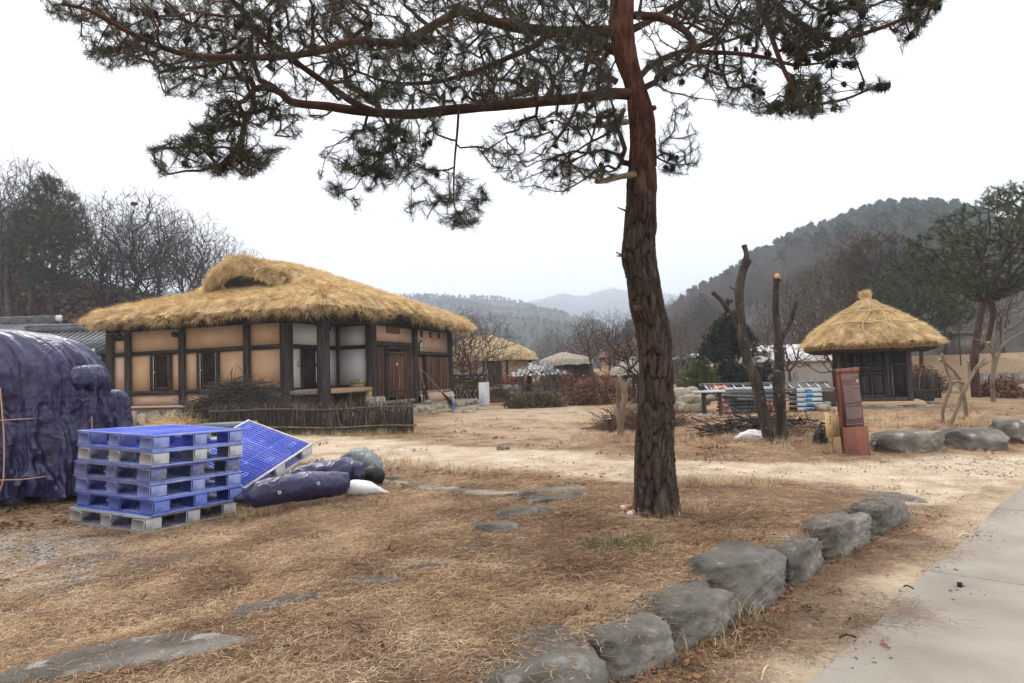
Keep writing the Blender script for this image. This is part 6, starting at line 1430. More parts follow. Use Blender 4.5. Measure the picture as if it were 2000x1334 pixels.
def hill_sample(Vg, rows, n, rngg, t0=.05, t1=1.03, bias=1.0):
    u_ = (t0 + (t1 - t0) * rngg.random(n) ** bias) * rows; v_ = rngg.random(n) * (Vg.shape[1] - 1.01); i = u_.astype(int); j = v_.astype(int); fu = (u_ - i)[:, None]; fv = (v_ - j)[:, None]
    P = (Vg[i, j] * (1 - fu) * (1 - fv) + Vg[i + 1, j] * fu * (1 - fv) + Vg[i, j + 1] * (1 - fu) * fv + Vg[i + 1, j + 1] * fu * fv); return P, u_ / rows, v_ / Vg.shape[1]
M_leaflit = mat('oak_leaf_litter_slope', [(.075, .035, .020), (.15, .07, .038), (.22, .12, .07)], .5, 9, .95, .5, 3, coord='World', bdist=.15)
M_hillg = mat('wooded_hillside', [(.02, .02, .014), (.035, .031, .023), (.05, .044, .034)], .02, 9, 1, coord='World')
M_farg = mat('distant_wooded_ridge', [(.012, .017, .010), (.018, .023, .014), (.026, .027, .019)], .006, 9, 1, .6, .03, coord='World', bdist=8)  # darkened to stand in for the shade between its trees
LH = [(-700, 480, 85), (-300, 500, 85), (0, 528, 85), (120, 556, 82), (250, 590, 80), (380, 612, 78), (500, 640, 75), (600, 705, 72), (720, 745, 70)]
VL, rL = hill('hill', LH, 80, 40, .2, M_leaflit, 61, amp=.006)
RH = [(1230, 690, 430), (1320, 640, 420), (1370, 618, 400), (1430, 585, 380), (1480, 555, 370), (1550, 520, 350), (1650, 482, 340), (1750, 455, 330), (1850, 458, 320), (2000, 505, 300), (2300, 560, 290), (2700, 600, 280)]
VR, rR = hill('hill', RH, 350, 75, .2, M_hillg, 62, amp=.012)
MH = [(-900, 640), (-200, 600), (300, 585), (600, 590), (760, 592), (830, 590), (900, 594), (1000, 600), (1060, 610), (1130, 628), (1230, 660), (1350, 690), (1600, 720)]
VM, rM = hill('hill', MH, 950, 260, -2, M_farg, 63, amp=.02)
FH = [(-300, 640), (500, 630), (900, 625), (1000, 602), (1040, 590), (1065, 583), (1100, 574), (1135, 582), (1165, 572), (1195, 564), (1225, 568), (1260, 570), (1310, 575), (1350, 586), (1400, 594), (1500, 590), (1700, 560), (2100, 580), (2700, 640)]
VF_, rF = hill('hill', FH, 1900, 1000, -5, M_farg, 64, amp=.015)

# trees for hillsides seen as a mass
def hill_pine(seed):
    R = np.random.default_rng(seed); V = []; F = []
    v, f = tube([(0, 0, 0), (0, 0, 5.5)], [.14, .06], 4, False); V += list(v); F += f
    for k in range(150):
        z = R.uniform(2.2, 8.2); rmax = 2.0 * (1 - ((z - 4.0) / 4.6) ** 2) if z > 4 else 2.0 * (.45 + .55 * (z - 2.2) / 1.8); a = R.uniform(0, 6.28); r = rmax * math.sqrt(R.uniform(.1, 1)) * R.uniform(.75, 1.15); c = np.array([r * math.cos(a), r * math.sin(a), z])
        for _ in range(2):
            d1, d2 = R.normal(size=3) * .42, R.normal(size=3) * .42; d1[2] *= .5; k0 = len(V); V += [c - d1, c + d2, c + d1 * .7 - d2 * .5]; F.append((k0, k0 + 1, k0 + 2))
    return V, F
def hill_bare(seed):
    R = np.random.default_rng(seed); V = []; F = []
    v, f = tube([(0, 0, 0), (.1, 0, 4)], [.13, .08], 4, False); V += list(v); F += f
    for k in range(110):
        z = R.uniform(2, 5); a = R.uniform(0, 6.28); el = R.uniform(.1, .9); l = R.uniform(1.5, 3.4); d = np.array([math.cos(a) * math.sin(el), math.sin(a) * math.sin(el), math.cos(el)]); s = np.cross(d, [R.normal(), R.normal(), 0]); s = s / (np.linalg.norm(s) + 1e-6) * .022
        o = np.array([R.normal(0, .25), R.normal(0, .25), z]); k0 = len(V); V += [o - s, o + s, o + d * l]; F.append((k0, k0 + 1, k0 + 2))
        for _ in range(2):
            q = o + d * l * R.uniform(.3, .8); e = d + R.normal(0, .45, 3); s2 = s * .6; k0 = len(V); V += [q - s2, q + s2, q + e * l * .45]; F.append((k0, k0 + 1, k0 + 2))
    return V, F
M_hp = mat('hill_conifer', [(.018, .030, .014), (.035, .052, .024), (.06, .075, .034)], .15, 4, .8, coord='World', rv=.4)
M_hb = mat('hill_bare_wood', [(.06, .045, .036), (.105, .08, .066), (.16, .125, .105)], .1, 4, .9, coord='World', rv=.3)
HP = [proto('hill_conifer', *hill_pine(s), M_hp) for s in (1, 2, 3)]; HB = [proto('hill_bare_tree', *hill_bare(s), M_hb) for s in (4, 5)]
R = np.random.default_rng(71)
def forest(name, Vg, rows, n, pcon, label, t0, t1, sc=(.8, 1.3), bias=1.0, parent=None):
    P, t, u_ = hill_sample(Vg, rows, n, R, t0, t1, bias); w = fbm(np.stack([P[:, 0] / 45, P[:, 1] / 45, 0 * t], 1), 72, 3); con = R.random(n) < np.clip(pcon(t, u_) + w * 1.1, 0.02, .98)
    idx = np.where(con, R.integers(0, 3, n), R.integers(3, 5, n)); P[:, 2] -= .3
    s = R.uniform(*sc, n); return scatter(name, P, np.stack([0 * t, 0 * t, R.uniform(0, 6.28, n)], 1), s, HP + HB, idx, None, 'stuff', label)
forest('woodland', VR, rR, 7500, lambda t, u_: sstep(t, .45, .85) * .85, 'mixed woods of dark pines and bare trees covering the hill behind the shed', .22, 1.02, (.75, 1.35))
forest('woodland', VM, rM, 15000, lambda t, u_: .6 + 0 * t, 'hazy blue-green woods on the middle hill', .02, 1.02, (.45, .75))
forest('woodland', VF_, rF, 8000, lambda t, u_: .6 + 0 * t, 'faint blue woods on the farthest ridge', .3, 1.02, (.6, .9))

# ================================================================== INDIVIDUAL TREES
M_bare = mat('grey_brown_bare_twigs', [(.045, .034, .028), (.09, .070, .058), (.14, .115, .10)], 2, 5, .9, rv=.15)
M_bared = mat('dark_bare_twigs', [(.022, .017, .015), (.045, .036, .031)], 2, 5, .9, rv=.15)
M_barer = mat('reddish_bare_twigs', [(.06, .034, .027), (.11, .065, .052)], 2, 5, .9, rv=.15)
def bare_vf(seed, H=11., cw=4.2, n=900, trunk_h=.35, tip=.010, step=.4, bf=.28, lean=0., expo=2.35, fork=0, zc=.62, zr=.38, cone=.6, nmin=3):
    R = np.random.default_rng(seed); k = 7; zt = H * trunk_h
    tr = np.stack([np.cumsum(R.normal(0, .02 * H / k, k)) + lean * np.linspace(0, 1, k) ** 1.5, np.cumsum(R.normal(0, .02 * H / k, k)), np.linspace(-.15, zt, k)], 1); tr[0, :2] = tr[1, :2] = 0
    A = []
    while len(A) < n:
        q = R.normal(size=3); q /= np.linalg.norm(q); r = R.uniform(.1, 1) ** .55; p = q * r
        if p[2] < 0 and math.hypot(p[0], p[1]) > cone + .5 * (1 + p[2]): continue
        A.append([p[0] * cw + lean * 1.4, p[1] * cw, H * zc + p[2] * H * zr])
    P, par, rad, tips, cnt = grow([(tr, np.zeros(k), None)], np.array(A), bf=bf, step=step, wig=.06, tip_r=tip, expo=expo, seed=seed, curl=.26)
    if fork: pass
    rad[:2] = rad[2] * 1.25; V, F = tree_tubes(P, par, rad, cnt, nmin=nmin, big=.05)
    # fine sprays at the shoot ends
    T = P[tips]; D = T - P[par[tips]]; D /= np.linalg.norm(D, axis=1)[:, None] + 1e-9; q = 2; T = np.repeat(T, q, 0); D = np.repeat(D, q, 0) + R.normal(0, .42, (len(T), 3)) + [0, 0, .15]; ln_ = R.uniform(.03, .075, len(T)) * H; s_ = np.cross(D, R.normal(size=D.shape)); s_ /= np.linalg.norm(s_, axis=1)[:, None] + 1e-9; s_ *= tip * .75
    T = T - D * ln_[:, None] * .25; TV = np.stack([T - s_, T + s_, T + D * ln_[:, None] * .6 + s_ * .6, T + D * ln_[:, None]], 1).reshape(-1, 3); nv = len(V); i_ = np.arange(len(T)) * 4 + nv
    return (np.concatenate([V, TV]), np.concatenate([F, np.stack([i_, i_ + 1, i_ + 2, i_ + 3], 1)])), (P, par, tips)
def bare_proto(seed, m, **k):
    (V, F), _ = bare_vf(seed, **k); me = mesh_np('t', V, F, m); d = me.data; bpy.data.objects.remove(me); return d
BT = [bare_proto(201, M_bare, H=11.5, cw=3.9, n=1500), bare_proto(202, M_bare, H=12, cw=3.2, n=1300, trunk_h=.42), bare_proto(203, M_bared, H=11, cw=4.4, n=1500, lean=.5, trunk_h=.3), bare_proto(204, M_barer, H=9, cw=3.0, n=1100), bare_proto(205, M_bare, H=13, cw=2.6, n=1000, trunk_h=.5, zc=.68, zr=.32)]
def tree_at(px, Y, z, k, h, label, group=None, rz=None, cat='bare tree', name='bare_tree', mesh=None, hh=None, wx=1.0):
    x = at(px, 700, Y)[0]; o = bpy.data.objects.new(name, mesh if mesh is not None else BT[k]); link(o); o.location = (x, Y, z); s = h / (hh or (11.5, 12, 11, 9, 13)[k]); o.scale = (s * wx, s * wx, s); o.rotation_euler.z = rz if rz is not None else rnd.uniform(0, 6.28); return tag(o, label, cat, group)
def hz_left(px, Y):
    Y0_, Y1_ = 40, np.interp(px, [c[0] for c in LH], [c[2] for c in LH]); ty = np.interp(px, [c[0] for c in LH], [c[1] for c in LH]); zt_ = at(px, ty, Y1_)[2]; t = np.clip((Y - Y0_) / (Y1_ - Y0_), 0, 1); return .2 + (zt_ - .2) * (1 - (1 - t) ** 1.35)
us, _t, _u = hill_sample(VL, rL, 5200, R, .0, .98); ok_ = (us[:, 0] < -8); us = us[ok_]
UG = []
for s in (1, 2, 3):
    Ru = np.random.default_rng(s); V = []; F = []
    for k in range(46): c = np.array([Ru.normal(0, .5), Ru.normal(0, .5), Ru.uniform(0, .9) ** 1.3]); a, b_ = Ru.normal(size=3) * .09, Ru.normal(size=3) * .09; V += [c - a, c + b_, c + a, c - b_]; F.append((4 * k, 4 * k + 1, 4 * k + 2, 4 * k + 3))
    UG.append(proto('undergrowth', V, F, mat('russet_undergrowth', [(.06, .032, .02), (.13, .062, .036), (.20, .105, .062)], 1.2, 4, .9, coord='World', rv=.4)))
scatter('undergrowth', us, R.uniform(0, 6, (len(us), 3)) * [0, 0, 1], R.uniform(.6, 1.7, len(us)), UG, R.integers(0, 3, len(us)), None, 'stuff', 'russet bracken and oak scrub covering the left slope under the trees')
# rows of trees on the left slope
big = [(255, 56, 2, 12.5, 'big spreading bare oak with a bird nest near its top, left of the house'), (380, 60, 0, 11.0, 'round-crowned bare oak just left of the roof peak'), (310, 63, 1, 12., 'tall bare tree between the two big oaks on the left slope'), (440, 62, 0, 9.2, 'smaller bare tree nearest the thatched roof on the left slope'), (200, 60, 1, 11.5, 'upright bare tree right of the pines on the left slope'), (15, 52, 1, 14.5, 'tall bare tree at the far left edge above the tiled roofs'), (58, 55, 4, 14, 'slim bare tree left of the big slope pine'), (105, 60, 4, 12.5, 'slim bare tree behind the big slope pine')]
for px, Y, k, h, l in big: tree_at(px, Y, hz_left(px, Y) - .1, k, h, l, 'bare trees on the left slope')
R2 = random.Random(8)
for i in range(27):
    px = -420 + i * 35 + R2.uniform(-9, 9); Y = R2.uniform(54, 76); h = (8.5 if px > 180 else 10.5) + R2.uniform(-1.5, 1.5)
    if px > 400: h *= .85
    tree_at(px, Y, hz_left(px, Y) - .1, R2.choice((0, 1, 2, 4, 4, 3)), h, 'thin bare tree in the wood on the left slope, behind the big oaks', 'woodland trees on the left slope')
nest = rock('bird_nest', at(262, 398, 56), (.55, .55, .4), 3, M_bared, sub=2, boxy=0, rough=.3); tag(nest, 'dark twig nest high in the big bare oak on the left slope', 'nest')
# conifers with real branches
def conifer(name, px, py, Y, H, prof_, label, m, nb=150, tuft=2.2, seed=1, cat='pine tree', trunk_m=None, trunkpts=None, trunkr=.16, dens=2600, z=None, droop=.0, lean=(0, 0), branchlim=.05, group=None, expo=2.3):
    """prof_: list of (height fraction, radius m) of the crown"""
    R = np.random.default_rng(seed); x = at(px, py, Y)[0]; zb = z if z is not None else float(G(x, Y)); o_ = empty(name, (x, Y, zb), 0, label, cat, group)
    tr = np.array(trunkpts) if trunkpts is not None else np.array([(0, 0, -.1), (.05, 0, H * .3), (lean[0] * .5, 0, H * .6), (lean[0], lean[1], H * .93)]); tr = spline(tr, 5)
    hs = np.array([p[0] for p in prof_]) * H; rs = np.array([p[1] for p in prof_]); A = []
    while len(A) < dens:
        zz = R.uniform(hs[0], hs[-1]); rm = np.interp(zz, hs, rs); 
        if R.random() > rm / rs.max(): continue
        a = R.uniform(0, 6.28); r = rm * math.sqrt(R.uniform(.05, 1)); j = int(np.argmin(np.abs(tr[:, 2] - zz))); p = np.array([tr[j, 0] + r * math.cos(a), tr[j, 1] + r * math.sin(a), zz - droop * r]); 
        if fbm((p[None] * 1.1 + seed) * [1, 1, 1.7], seed, 3)[0] > -.07: A.append(p)
    nt_ = len(tr); rr = np.linspace(trunkr, trunkr * .25, nt_)
    P, par, rad, tips, cnt = grow([(tr, rr, None)], np.array(A), bf=.2, step=.25, wig=.12, tip_r=.006, expo=expo, seed=seed, rmax=trunkr * .6, curl=.15)
    v, f = tube(tr, rr, 10, True); mesh_np('trunk', v, f, trunk_m or M_limb, o_, smooth=True)
    best = tubes_from(P, par, rad, cnt, nt_); q = mesh_np('branches', best[0], best[1], trunk_m or M_limb, o_); q['kind'] = 'stuff'
    T = P[tips]; D = T - P[par[tips]]; D /= np.linalg.norm(D, axis=1)[:, None] + 1e-9; D = D + [0, 0, .5] + R.normal(0, .25, D.shape)
    scatter('needles', T, dir_euler(D, R.uniform(0, 6, len(D))), R.uniform(.8, 1.25, len(T)) * tuft, m, R.integers(0, len(m), len(T)), o_); return o_
M_bkp = mat('pine_stem_bark', [(.022, .014, .011), (.06, .034, .025), (.11, .06, .042)], 3, 8, .9, .9, 9, (3.5, 3.5, .8), bdist=.02)
M_need3 = mat('mid_green_needles', [(.028, .042, .018), (.052, .07, .03), (.095, .115, .05)], .6, 5, .6, coord='World', rv=.4)
M_need4 = mat('dark_fir_needles', [(.010, .018, .010), (.020, .033, .017), (.035, .05, .025)], .8, 5, .6, coord='World', rv=.4)
M_need5 = mat('yellow_green_needles', [(.06, .07, .02), (.11, .12, .035), (.17, .165, .06)], .8, 5, .6, coord='World', rv=.3)
NB3 = [proto('needle_tuft', *needle_tuft(s, 26, .085, .0030), M_need3) for s in (11, 12)]; NB4 = [proto('needle_tuft', *needle_tuft(s, 26, .08, .0034), M_need4) for s in (13, 14)]; NB5 = [proto('needle_tuft', *needle_tuft(s, 24, .09, .0032, .1), M_need5) for s in (15, 16)]
# right-hand pine with leaning double stem
pr = gnd(1906, 776); PY = pr[1]; pts_ = np.array([at(x, y, PY + d) for x, y, d in ((1908, 782, 0), (1904, 740, 0), (1903, 700, 0), (1908, 660, 0), (1914, 620, .1), (1925, 590, .2), (1945, 545, .3), (1965, 490, .4), (1985, 430, .5), (2010, 380, .5))]) - np.array([pr[0], pr[1], pr[2]])
rp = conifer('pine_tree', 1906, 776, PY, 6.5, [(.47, .4), (.53, 1.5), (.6, 2.0), (.7, 2.9), (.8, 3.0), (.92, 2.2), (1.04, 1.1)], 'broad dark pine with reddish leaning double trunk at the right edge', NB3, seed=81, dens=2100, trunkpts=pts_, trunkr=.15, tuft=1.75, z=pr[2], trunk_m=M_bkp)
pxtrunk('second_stem', [(1908, 690, 4), (1925, 668, 5), (1938, 640, 6), (1940, 610, 6), (1933, 585, 5), (1925, 560, 5)], PY + .15, rp, M_bkp, np.array(pr), None, nn=8)
for (x, y, Y, H, pf, l, m, sd_, tf, dn) in [
    (1800, 730, 33, 5.4, [(.3, 1.6), (.5, 2.6), (.75, 2.4), (1, .9)], 'green pine crown showing just right of the shed roof', NB3, 82, 2.4, 1100),
    (1735, 730, 40, 7.2, [(.35, 1.8), (.55, 3.0), (.8, 2.6), (1, 1.0)], 'lighter green pine behind the shed roof', NB3, 83, 2.6, 1000),
    (1610, 730, 46, 6.0, [(.4, 1.2), (.6, 2.2), (1, 1.0)], 'small light green pine left of the shed roof', NB5, 84, 2.2, 500),
    (1432, 748, 27.5, 3.75, [(.04, 1.25), (.2, 1.75), (.45, 1.45), (.7, .95), (.9, .45), (1.03, .1)], 'dark dense conical evergreen behind the scaffold store', NB4, 85, 1.9, 2200),
    (1362, 748, 25.5, 1.45, [(.05, .75), (.4, .85), (.8, .6), (1.0, .25)], 'yellow-green feathery shrub-like pine left of the dark evergreen', NB5, 86, 1.5, 650),
    (100, 730, 52, 13.0, [(.30, 1.6), (.42, 2.5), (.55, 3.3), (.72, 2.7), (.88, 1.7), (1.0, .6)], 'big bushy green pine with bare leaning trunk on the left slope', NB3, 87, 3.0, 2400),
    (2, 730, 56, 9.5, [(.25, 2.0), (.45, 3.2), (.7, 2.6), (1.0, .8)], 'dark pine at the far left edge of the slope', NB3, 88, 2.6, 800),
    (-140, 730, 55, 12.0, [(.3, 2.0), (.5, 3.4), (.75, 2.8), (1.0, .8)], 'tall pine on the left slope beyond the frame edge', NB3, 90, 3.0, 900)]:
    z = hz_left(x, Y) - .2 if x < 400 else None
    conifer('pine_tree' if m is not NB4 or x < 400 else 'evergreen_tree', x, y, Y, H, pf, l, m, seed=sd_, tuft=tf, dens=dn, z=z, trunkr=.05 if H < 2 else .11, trunk_m=M_bkp, cat='pine tree' if m is not NB4 or x < 400 else 'evergreen')
# spreading bare tree by the house and other garden trees
def garden(px, py, H, cw, n, seed, m, label, cat='bare tree', name='bare_tree', Y=None, **k):
    g_ = gnd(px, py) if Y is None else np.array([at(px, py, Y)[0], Y, float(G(at(px, py, Y)[0], Y))]); (V, F), _ = bare_vf(seed, H=H, cw=cw, n=n, **k); o = mesh_np(name, V, F, m); o.location = g_; return tag(o, label, cat)
garden(932, 783, 4.0, 2.35, 1900, 301, M_barer, 'spreading bare tree with low forks beside the right end of the farmhouse', trunk_h=.17, tip=.0042, step=.14, bf=.22, zc=.58, zr=.42, cone=.9)
garden(1172, 792, 3.0, .95, 260, 302, M_barer, 'slender pruned tree with pinkish bark right of the shingled shelter', trunk_h=.5, tip=.005, step=.12, zc=.78, zr=.26, lean=-.25)
garden(1330, 775, 3.6, 1.3, 500, 303, M_bare, 'bare bush-like tree just right of the big pine trunk', Y=34, trunk_h=.2, tip=.006, step=.16)
garden(1240, 780, 2.9, 1.5, 650, 304, M_bared, 'dark low bare tree behind the pollarded trunk', Y=24, trunk_h=.28, tip=.005, step=.14, zc=.66, zr=.36)
garden(1085, 775, 1.6, .7, 260, 305, M_bare, 'small twiggy shrub right of the shelter', 'shrub', 'shrub', Y=24.5, trunk_h=.12, tip=.004, step=.1)
garden(1545, 760, 3.2, 1.5, 330, 306, M_barer, 'bare tree with arching twigs in front of the white greenhouse', Y=24, trunk_h=.3, tip=.006, step=.16)
garden(1630, 765, 3.1, 1.3, 300, 307, M_barer, 'bare forked tree against the left side of the shed', Y=22.5, trunk_h=.35, tip=.006, step=.16)
garden(1850, 700, 5.4, 2.6, 900, 308, M_bare, 'spreading bare tree behind the right-hand props', Y=34, trunk_h=.25, tip=.008, step=.22)
for i, (px, Y, k, h, l) in enumerate([(1590, 36, 0, 6.6, 'bare tree with fine crown rising behind the twin trunk'), (1660, 42, 1, 8.2, 'tall bare tree directly behind the shed roof'), (1700, 38, 3, 7.6, 'bare fan-shaped tree above the right of the shed roof'), (1745, 44, 2, 7.6, 'wide bare tree between shed roof and right-hand pine'), (1560, 50, 2, 6.5, 'far bare tree above the greenhouse'), (1880, 46, 0, 6.2, 'bare tree low behind the right-hand pine'), (1960, 44, 3, 5.6, 'bare tree at the right edge under the pine crown'), (1500, 44, 4, 5.6, 'thin bare tree right of the dark evergreen'),
        (1200, 40, 1, 4.9, 'bare tree with upright twigs above the far thatched roofs'), (1155, 44, 4, 5.2, 'thin upright bare tree above the pale far roof'), (1245, 38, 0, 4.6, 'bare tree close left of the pine trunk, over the garden'), (1330, 50, 4, 5.6, 'bare tree right of the pine trunk against the hills'), (1375, 60, 1, 6.2, 'bare tree left of the dark evergreen against the hills'), (1300, 62, 0, 6.0, 'bare tree hidden partly by the pine trunk'), (1110, 60, 3, 4.4, 'small reddish bare tree above the shelter roof'), (1410, 46, 3, 5.0, 'reddish bare tree just left of the dark evergreen'), (905, 40, 3, 5.3, 'thin reddish bare tree behind the spreading tree by the house')]):
    tree_at(px, Y, float(G(at(px, 700, Y)[0], Y)) - .1, k, h, l, 'bare trees beyond the yard', name='bare_tree')
R3 = random.Random(12)
for i in range(26): px = 1060 + i * 38 + R3.uniform(-15, 15); Y = R3.uniform(66, 90); tree_at(px, Y, -.2, R3.choice((1, 3, 4, 0)), R3.uniform(5.5, 7.5), 'thin bare tree in the far belt below the hills', 'far belt of bare trees')
# shrubs
def shrub(px, py, Y, w, h, n, seed, m, label, name='shrub', cat='shrub', tip=.004, group=None, leaf=None):
    x = at(px, py, Y)[0]; zb = float(G(x, Y)); R = np.random.default_rng(seed); A = []
    while len(A) < n:
        q = R.normal(size=3); q /= np.linalg.norm(q); q *= R.uniform(.2, 1) ** .5; q[2] = abs(q[2]); A.append([q[0] * w, q[1] * w * .7, q[2] * h])
    st_ = []
    P, par, rad, tips, cnt = grow([(np.array([[0, 0, -.05], [0, 0, .03]]), np.zeros(2), None)], np.array(A), bf=.1, step=.12, wig=.3, tip_r=tip, seed=seed, rmax=.02, curl=.3)
    V, F = tree_tubes(P, par, rad, cnt); o = mesh_np(name, V, F, m); o.location = (x, Y, zb)
    if leaf: 
        o2 = empty(name, (x, Y, zb), 0, label, cat, group); o.parent = o2; o.location = (0, 0, 0); o.name = 'stems'; T = P[tips]; scatter('leaves', T, R.uniform(-1, 1, (len(T), 3)) * 3, R.uniform(.7, 1.3, len(T)), leaf, R.integers(0, len(leaf), len(T)), o2); return o2
    return tag(o, label, cat, group)
def leaf_proto(seed, m, n=14, s=.02, sp=.07):
    R = np.random.default_rng(seed); V = []; F = []
    for k in range(n): c = R.normal(0, sp, 3); a, b_ = R.normal(size=3) * s, R.normal(size=3) * s; V += [c - a, c + b_, c + a, c - b_]; F.append((4 * k, 4 * k + 1, 4 * k + 2, 4 * k + 3))
    return V, F
M_rleaf = mat('red_berry_leaves', [(.10, .03, .022), (.18, .05, .034), (.24, .09, .055)], 2, 3, .7, coord='World', rv=.3); M_bleaf = mat('dull_box_leaves', [(.055, .045, .022), (.10, .075, .04), (.14, .10, .06)], 2, 3, .8, coord='World', rv=.3); M_brown = mat('brown_dry_leaves', [(.09, .045, .025), (.16, .08, .045), (.22, .12, .07)], 2, 3, .8, coord='World', rv=.3)
LR_ = [proto('leaf_spray', *leaf_proto(1, M_rleaf), M_rleaf)]; LB = [proto('leaf_spray', *leaf_proto(2, M_bleaf, 16, .018, .06), M_bleaf)]; LN = [proto('leaf_spray', *leaf_proto(3, M_brown, 14, .02, .07), M_brown)]
shrub(1031, 786, 23.6, .85, .46, 420, 401, M_barer, 'left clipped brownish shrub before the shelter', leaf=LB); shrub(1070, 786, 23.6, .62, .5, 360, 402, M_barer, 'right clipped olive-brown shrub before the shelter', leaf=LB)
shrub(1150, 785, 24.5, .9, .75, 420, 403, M_barer, 'brown rounded shrub at the foot of the slender pruned tree', leaf=LN); shrub(1205, 785, 26, 1.0, .8, 420, 404, M_barer, 'reddish-brown shrub behind the pollarded tree', leaf=LN)
shrub(1000, 745, 33, 1.3, 1.1, 420, 405, M_barer, 'red-leaved shrub behind the left of the shelter', leaf=LR_); shrub(1100, 742, 33, 1.2, 1.3, 420, 406, M_barer, 'bright red-leaved shrub right of the shelter roof', leaf=LR_); shrub(1170, 742, 34, 1.3, 1.1, 420, 407, M_barer, 'red-leaved shrub under the pale far roof', leaf=LR_)
shrub(1060, 745, 35, 1.4, 1.2, 380, 414, M_barer, 'rusty shrub seen between the shelter posts', leaf=LN)
shrub(1954, 765, 21.5, .62, .52, 420, 408, M_barer, 'dark round shrub by the pale pruned tree at the right edge', leaf=LN); shrub(1825, 760, 24, 1.2, .85, 500, 409, M_bare, 'grey twiggy bush behind the low fence right of the shed', tip=.005)
shrub(1780, 745, 26, 1.3, 1.0, 500, 410, M_barer, 'brown twiggy bush against the back of the shed', tip=.005, leaf=LN); shrub(1510, 745, 25, 1.1, .8, 380, 411, M_bare, 'bare twiggy bush before the white greenhouse', tip=.004); shrub(1370, 760, 23, 1.0, .6, 300, 412, M_barer, 'brown bare shrub behind the plank table', tip=.004)
shrub(905, 765, 31, 1.2, .9, 350, 415, M_barer, 'russet shrub under the earthen wall right of the house', leaf=LN); shrub(970, 768, 29, .9, .6, 300, 416, M_bare, 'low greenish-brown shrub left of the shelter', leaf=LB)
c = gnd(945, 787); brush_pile('leaf_twig_heap', (c[0], c[1], c[2]), .95, .4, .32, 420, 61, M_bk4, 'low heap of cut pinkish twigs under the spreading tree', L=(.15, .5), r=.006)

# ================================================================== SHINGLED SHELTER
pv = gnd(1048, 783); pvo = np.array([pv[0], 27.0, float(G(pv[0], 27.0))]); pav = empty('shingled_shelter', pvo, 0, 'small open shelter with slanting log posts and a shaggy grey shingle roof', 'shelter')
def pvp(px, py, d=0): return at(px, py, 27.0 + d) - pvo
for (a, b_, d, w) in [((1012, 776), (1018, 728), -.6, .1), ((1028, 768), (1034, 724), .7, .09), ((1083, 770), (1064, 720), -.6, .1), ((1088, 768), (1077, 722), .7, .09), ((1089, 775), (1090, 745), -.3, .07)]:
    P3 = [pvp(*a, d), (pvp(*a, d) + pvp(*b_, d)) / 2 + [.04, 0, 0], pvp(*b_, d)]; P3[0][2] = -.02; v, f = tube(spline(P3, 4), [w * 1.15] * 3 + [w] * 6, 9); mesh_np('post', v, f, M_greyw, pav, smooth=True)
MB().cbox(((pvp(1050, 765)[0]), 0, .42), (1.55, 1.5, .1), .01).build('bench_floor', M_greyw, pav); MB().cbox((pvp(1052, 752)[0], -.62, pvp(1052, 752)[2]), (1.5, .06, .07), .01).build('rail', M_greyw, pav); MB().cbox((pvp(1052, 752)[0], -.55, .28), (1.6, .05, .2), .01).build('skirt_board', M_greyw, pav)
apex = pvp(1058, 709); shm = []
M_shg = mat('grey_split_shingle', [(.11, .105, .10), (.22, .21, .20), (.38, .37, .36)], 4, 5, .85, rv=.5)
ex0, ex1 = pvp(999, 727)[0], pvp(1102, 721)[0]; ecx = (ex0 + ex1) / 2; hxw = (ex1 - ex0) / 2; RS = random.Random(5); ns = 0
MB().add([(ecx + sx_ * hxw * .93, sy * 1.15, apex[2] - .46) for sx_, sy in ((-1, -1), (1, -1), (1, 1), (-1, 1))] + [(ecx - .3, 0, apex[2] - .06), (ecx + .3, 0, apex[2] - .06)], [(0, 1, 5, 4), (1, 2, 5), (2, 3, 4, 5), (3, 0, 4), (0, 3, 2, 1)]).build('roof_deck', M_dark, pav)
shd = MB().box((0, 0, 0), (.13, .34, .02)).build('shingle', M_shg); sdat = shd.data; bpy.data.objects.remove(shd)
for row in range(4):
    t = row / 3.3; y = -1.18 + t * 1.0; hw2 = hxw * (1 - .72 * t); z = apex[2] - .45 + t * .36; n_ = int(2 * hw2 / .15)
    for k in range(n_):
        o = bpy.data.objects.new('shingle', sdat); link(o, pav); o.location = (ecx - hw2 + (k + .5) * 2 * hw2 / n_, y + RS.uniform(-.07, .07), z + RS.uniform(.0, .05)); o.rotation_euler = (.38 + RS.uniform(-.12, .12), RS.uniform(-.15, .15), RS.uniform(-.2, .2)); o.scale = (RS.uniform(.8, 1.2),) * 3
for sx_ in (-1, 1):
    for row in range(3):
        t = row / 2.6; x = ecx + sx_ * (hxw - t * (hxw - .35)); hw2 = 1.1 * (1 - t * .85)
        for k in range(int(2 * hw2 / .16)):
            o = bpy.data.objects.new('shingle', sdat); link(o, pav); o.location = (x, -hw2 + (k + .5) * .16, apex[2] - .43 + t * .38 + RS.uniform(0, .04)); o.rotation_euler = (.0 + RS.uniform(-.1, .1), 0, 0); o.rotation_euler = Euler((.35 + RS.uniform(-.1, .1), 0, sx_ * math.pi / 2)); o.scale = (RS.uniform(.8, 1.2),) * 3
ladder(at(1046, 764, 26.4), at(1046, 725, 26.6), .26, 'pale step ladder standing inside the shingled shelter', 5, 'step_ladder', (1, 0, 0), mm=M_wpaint, r=.012)
q = at(1037, 770, 25.6); tag(rock('round_boulder', (q[0], q[1], float(G(q[0], q[1])) + .1), (.5, .4, .4), 71, M_stone, sub=3, boxy=0), 'smooth pale granite block before the shelter, behind the clipped shrubs', 'boulder')
q = gnd(1107, 789); eb = empty('equipment_box', q, 0, 'low grey equipment box with dark panel right of the clipped shrubs', 'box'); MB().cbox((0, 0, .14), (.55, .35, .28), .01).build('casing', M_gmetal, eb); MB().box((.05, -.178, .15), (.26, .006, .2)).build('dark_panel', M_aluD, eb)
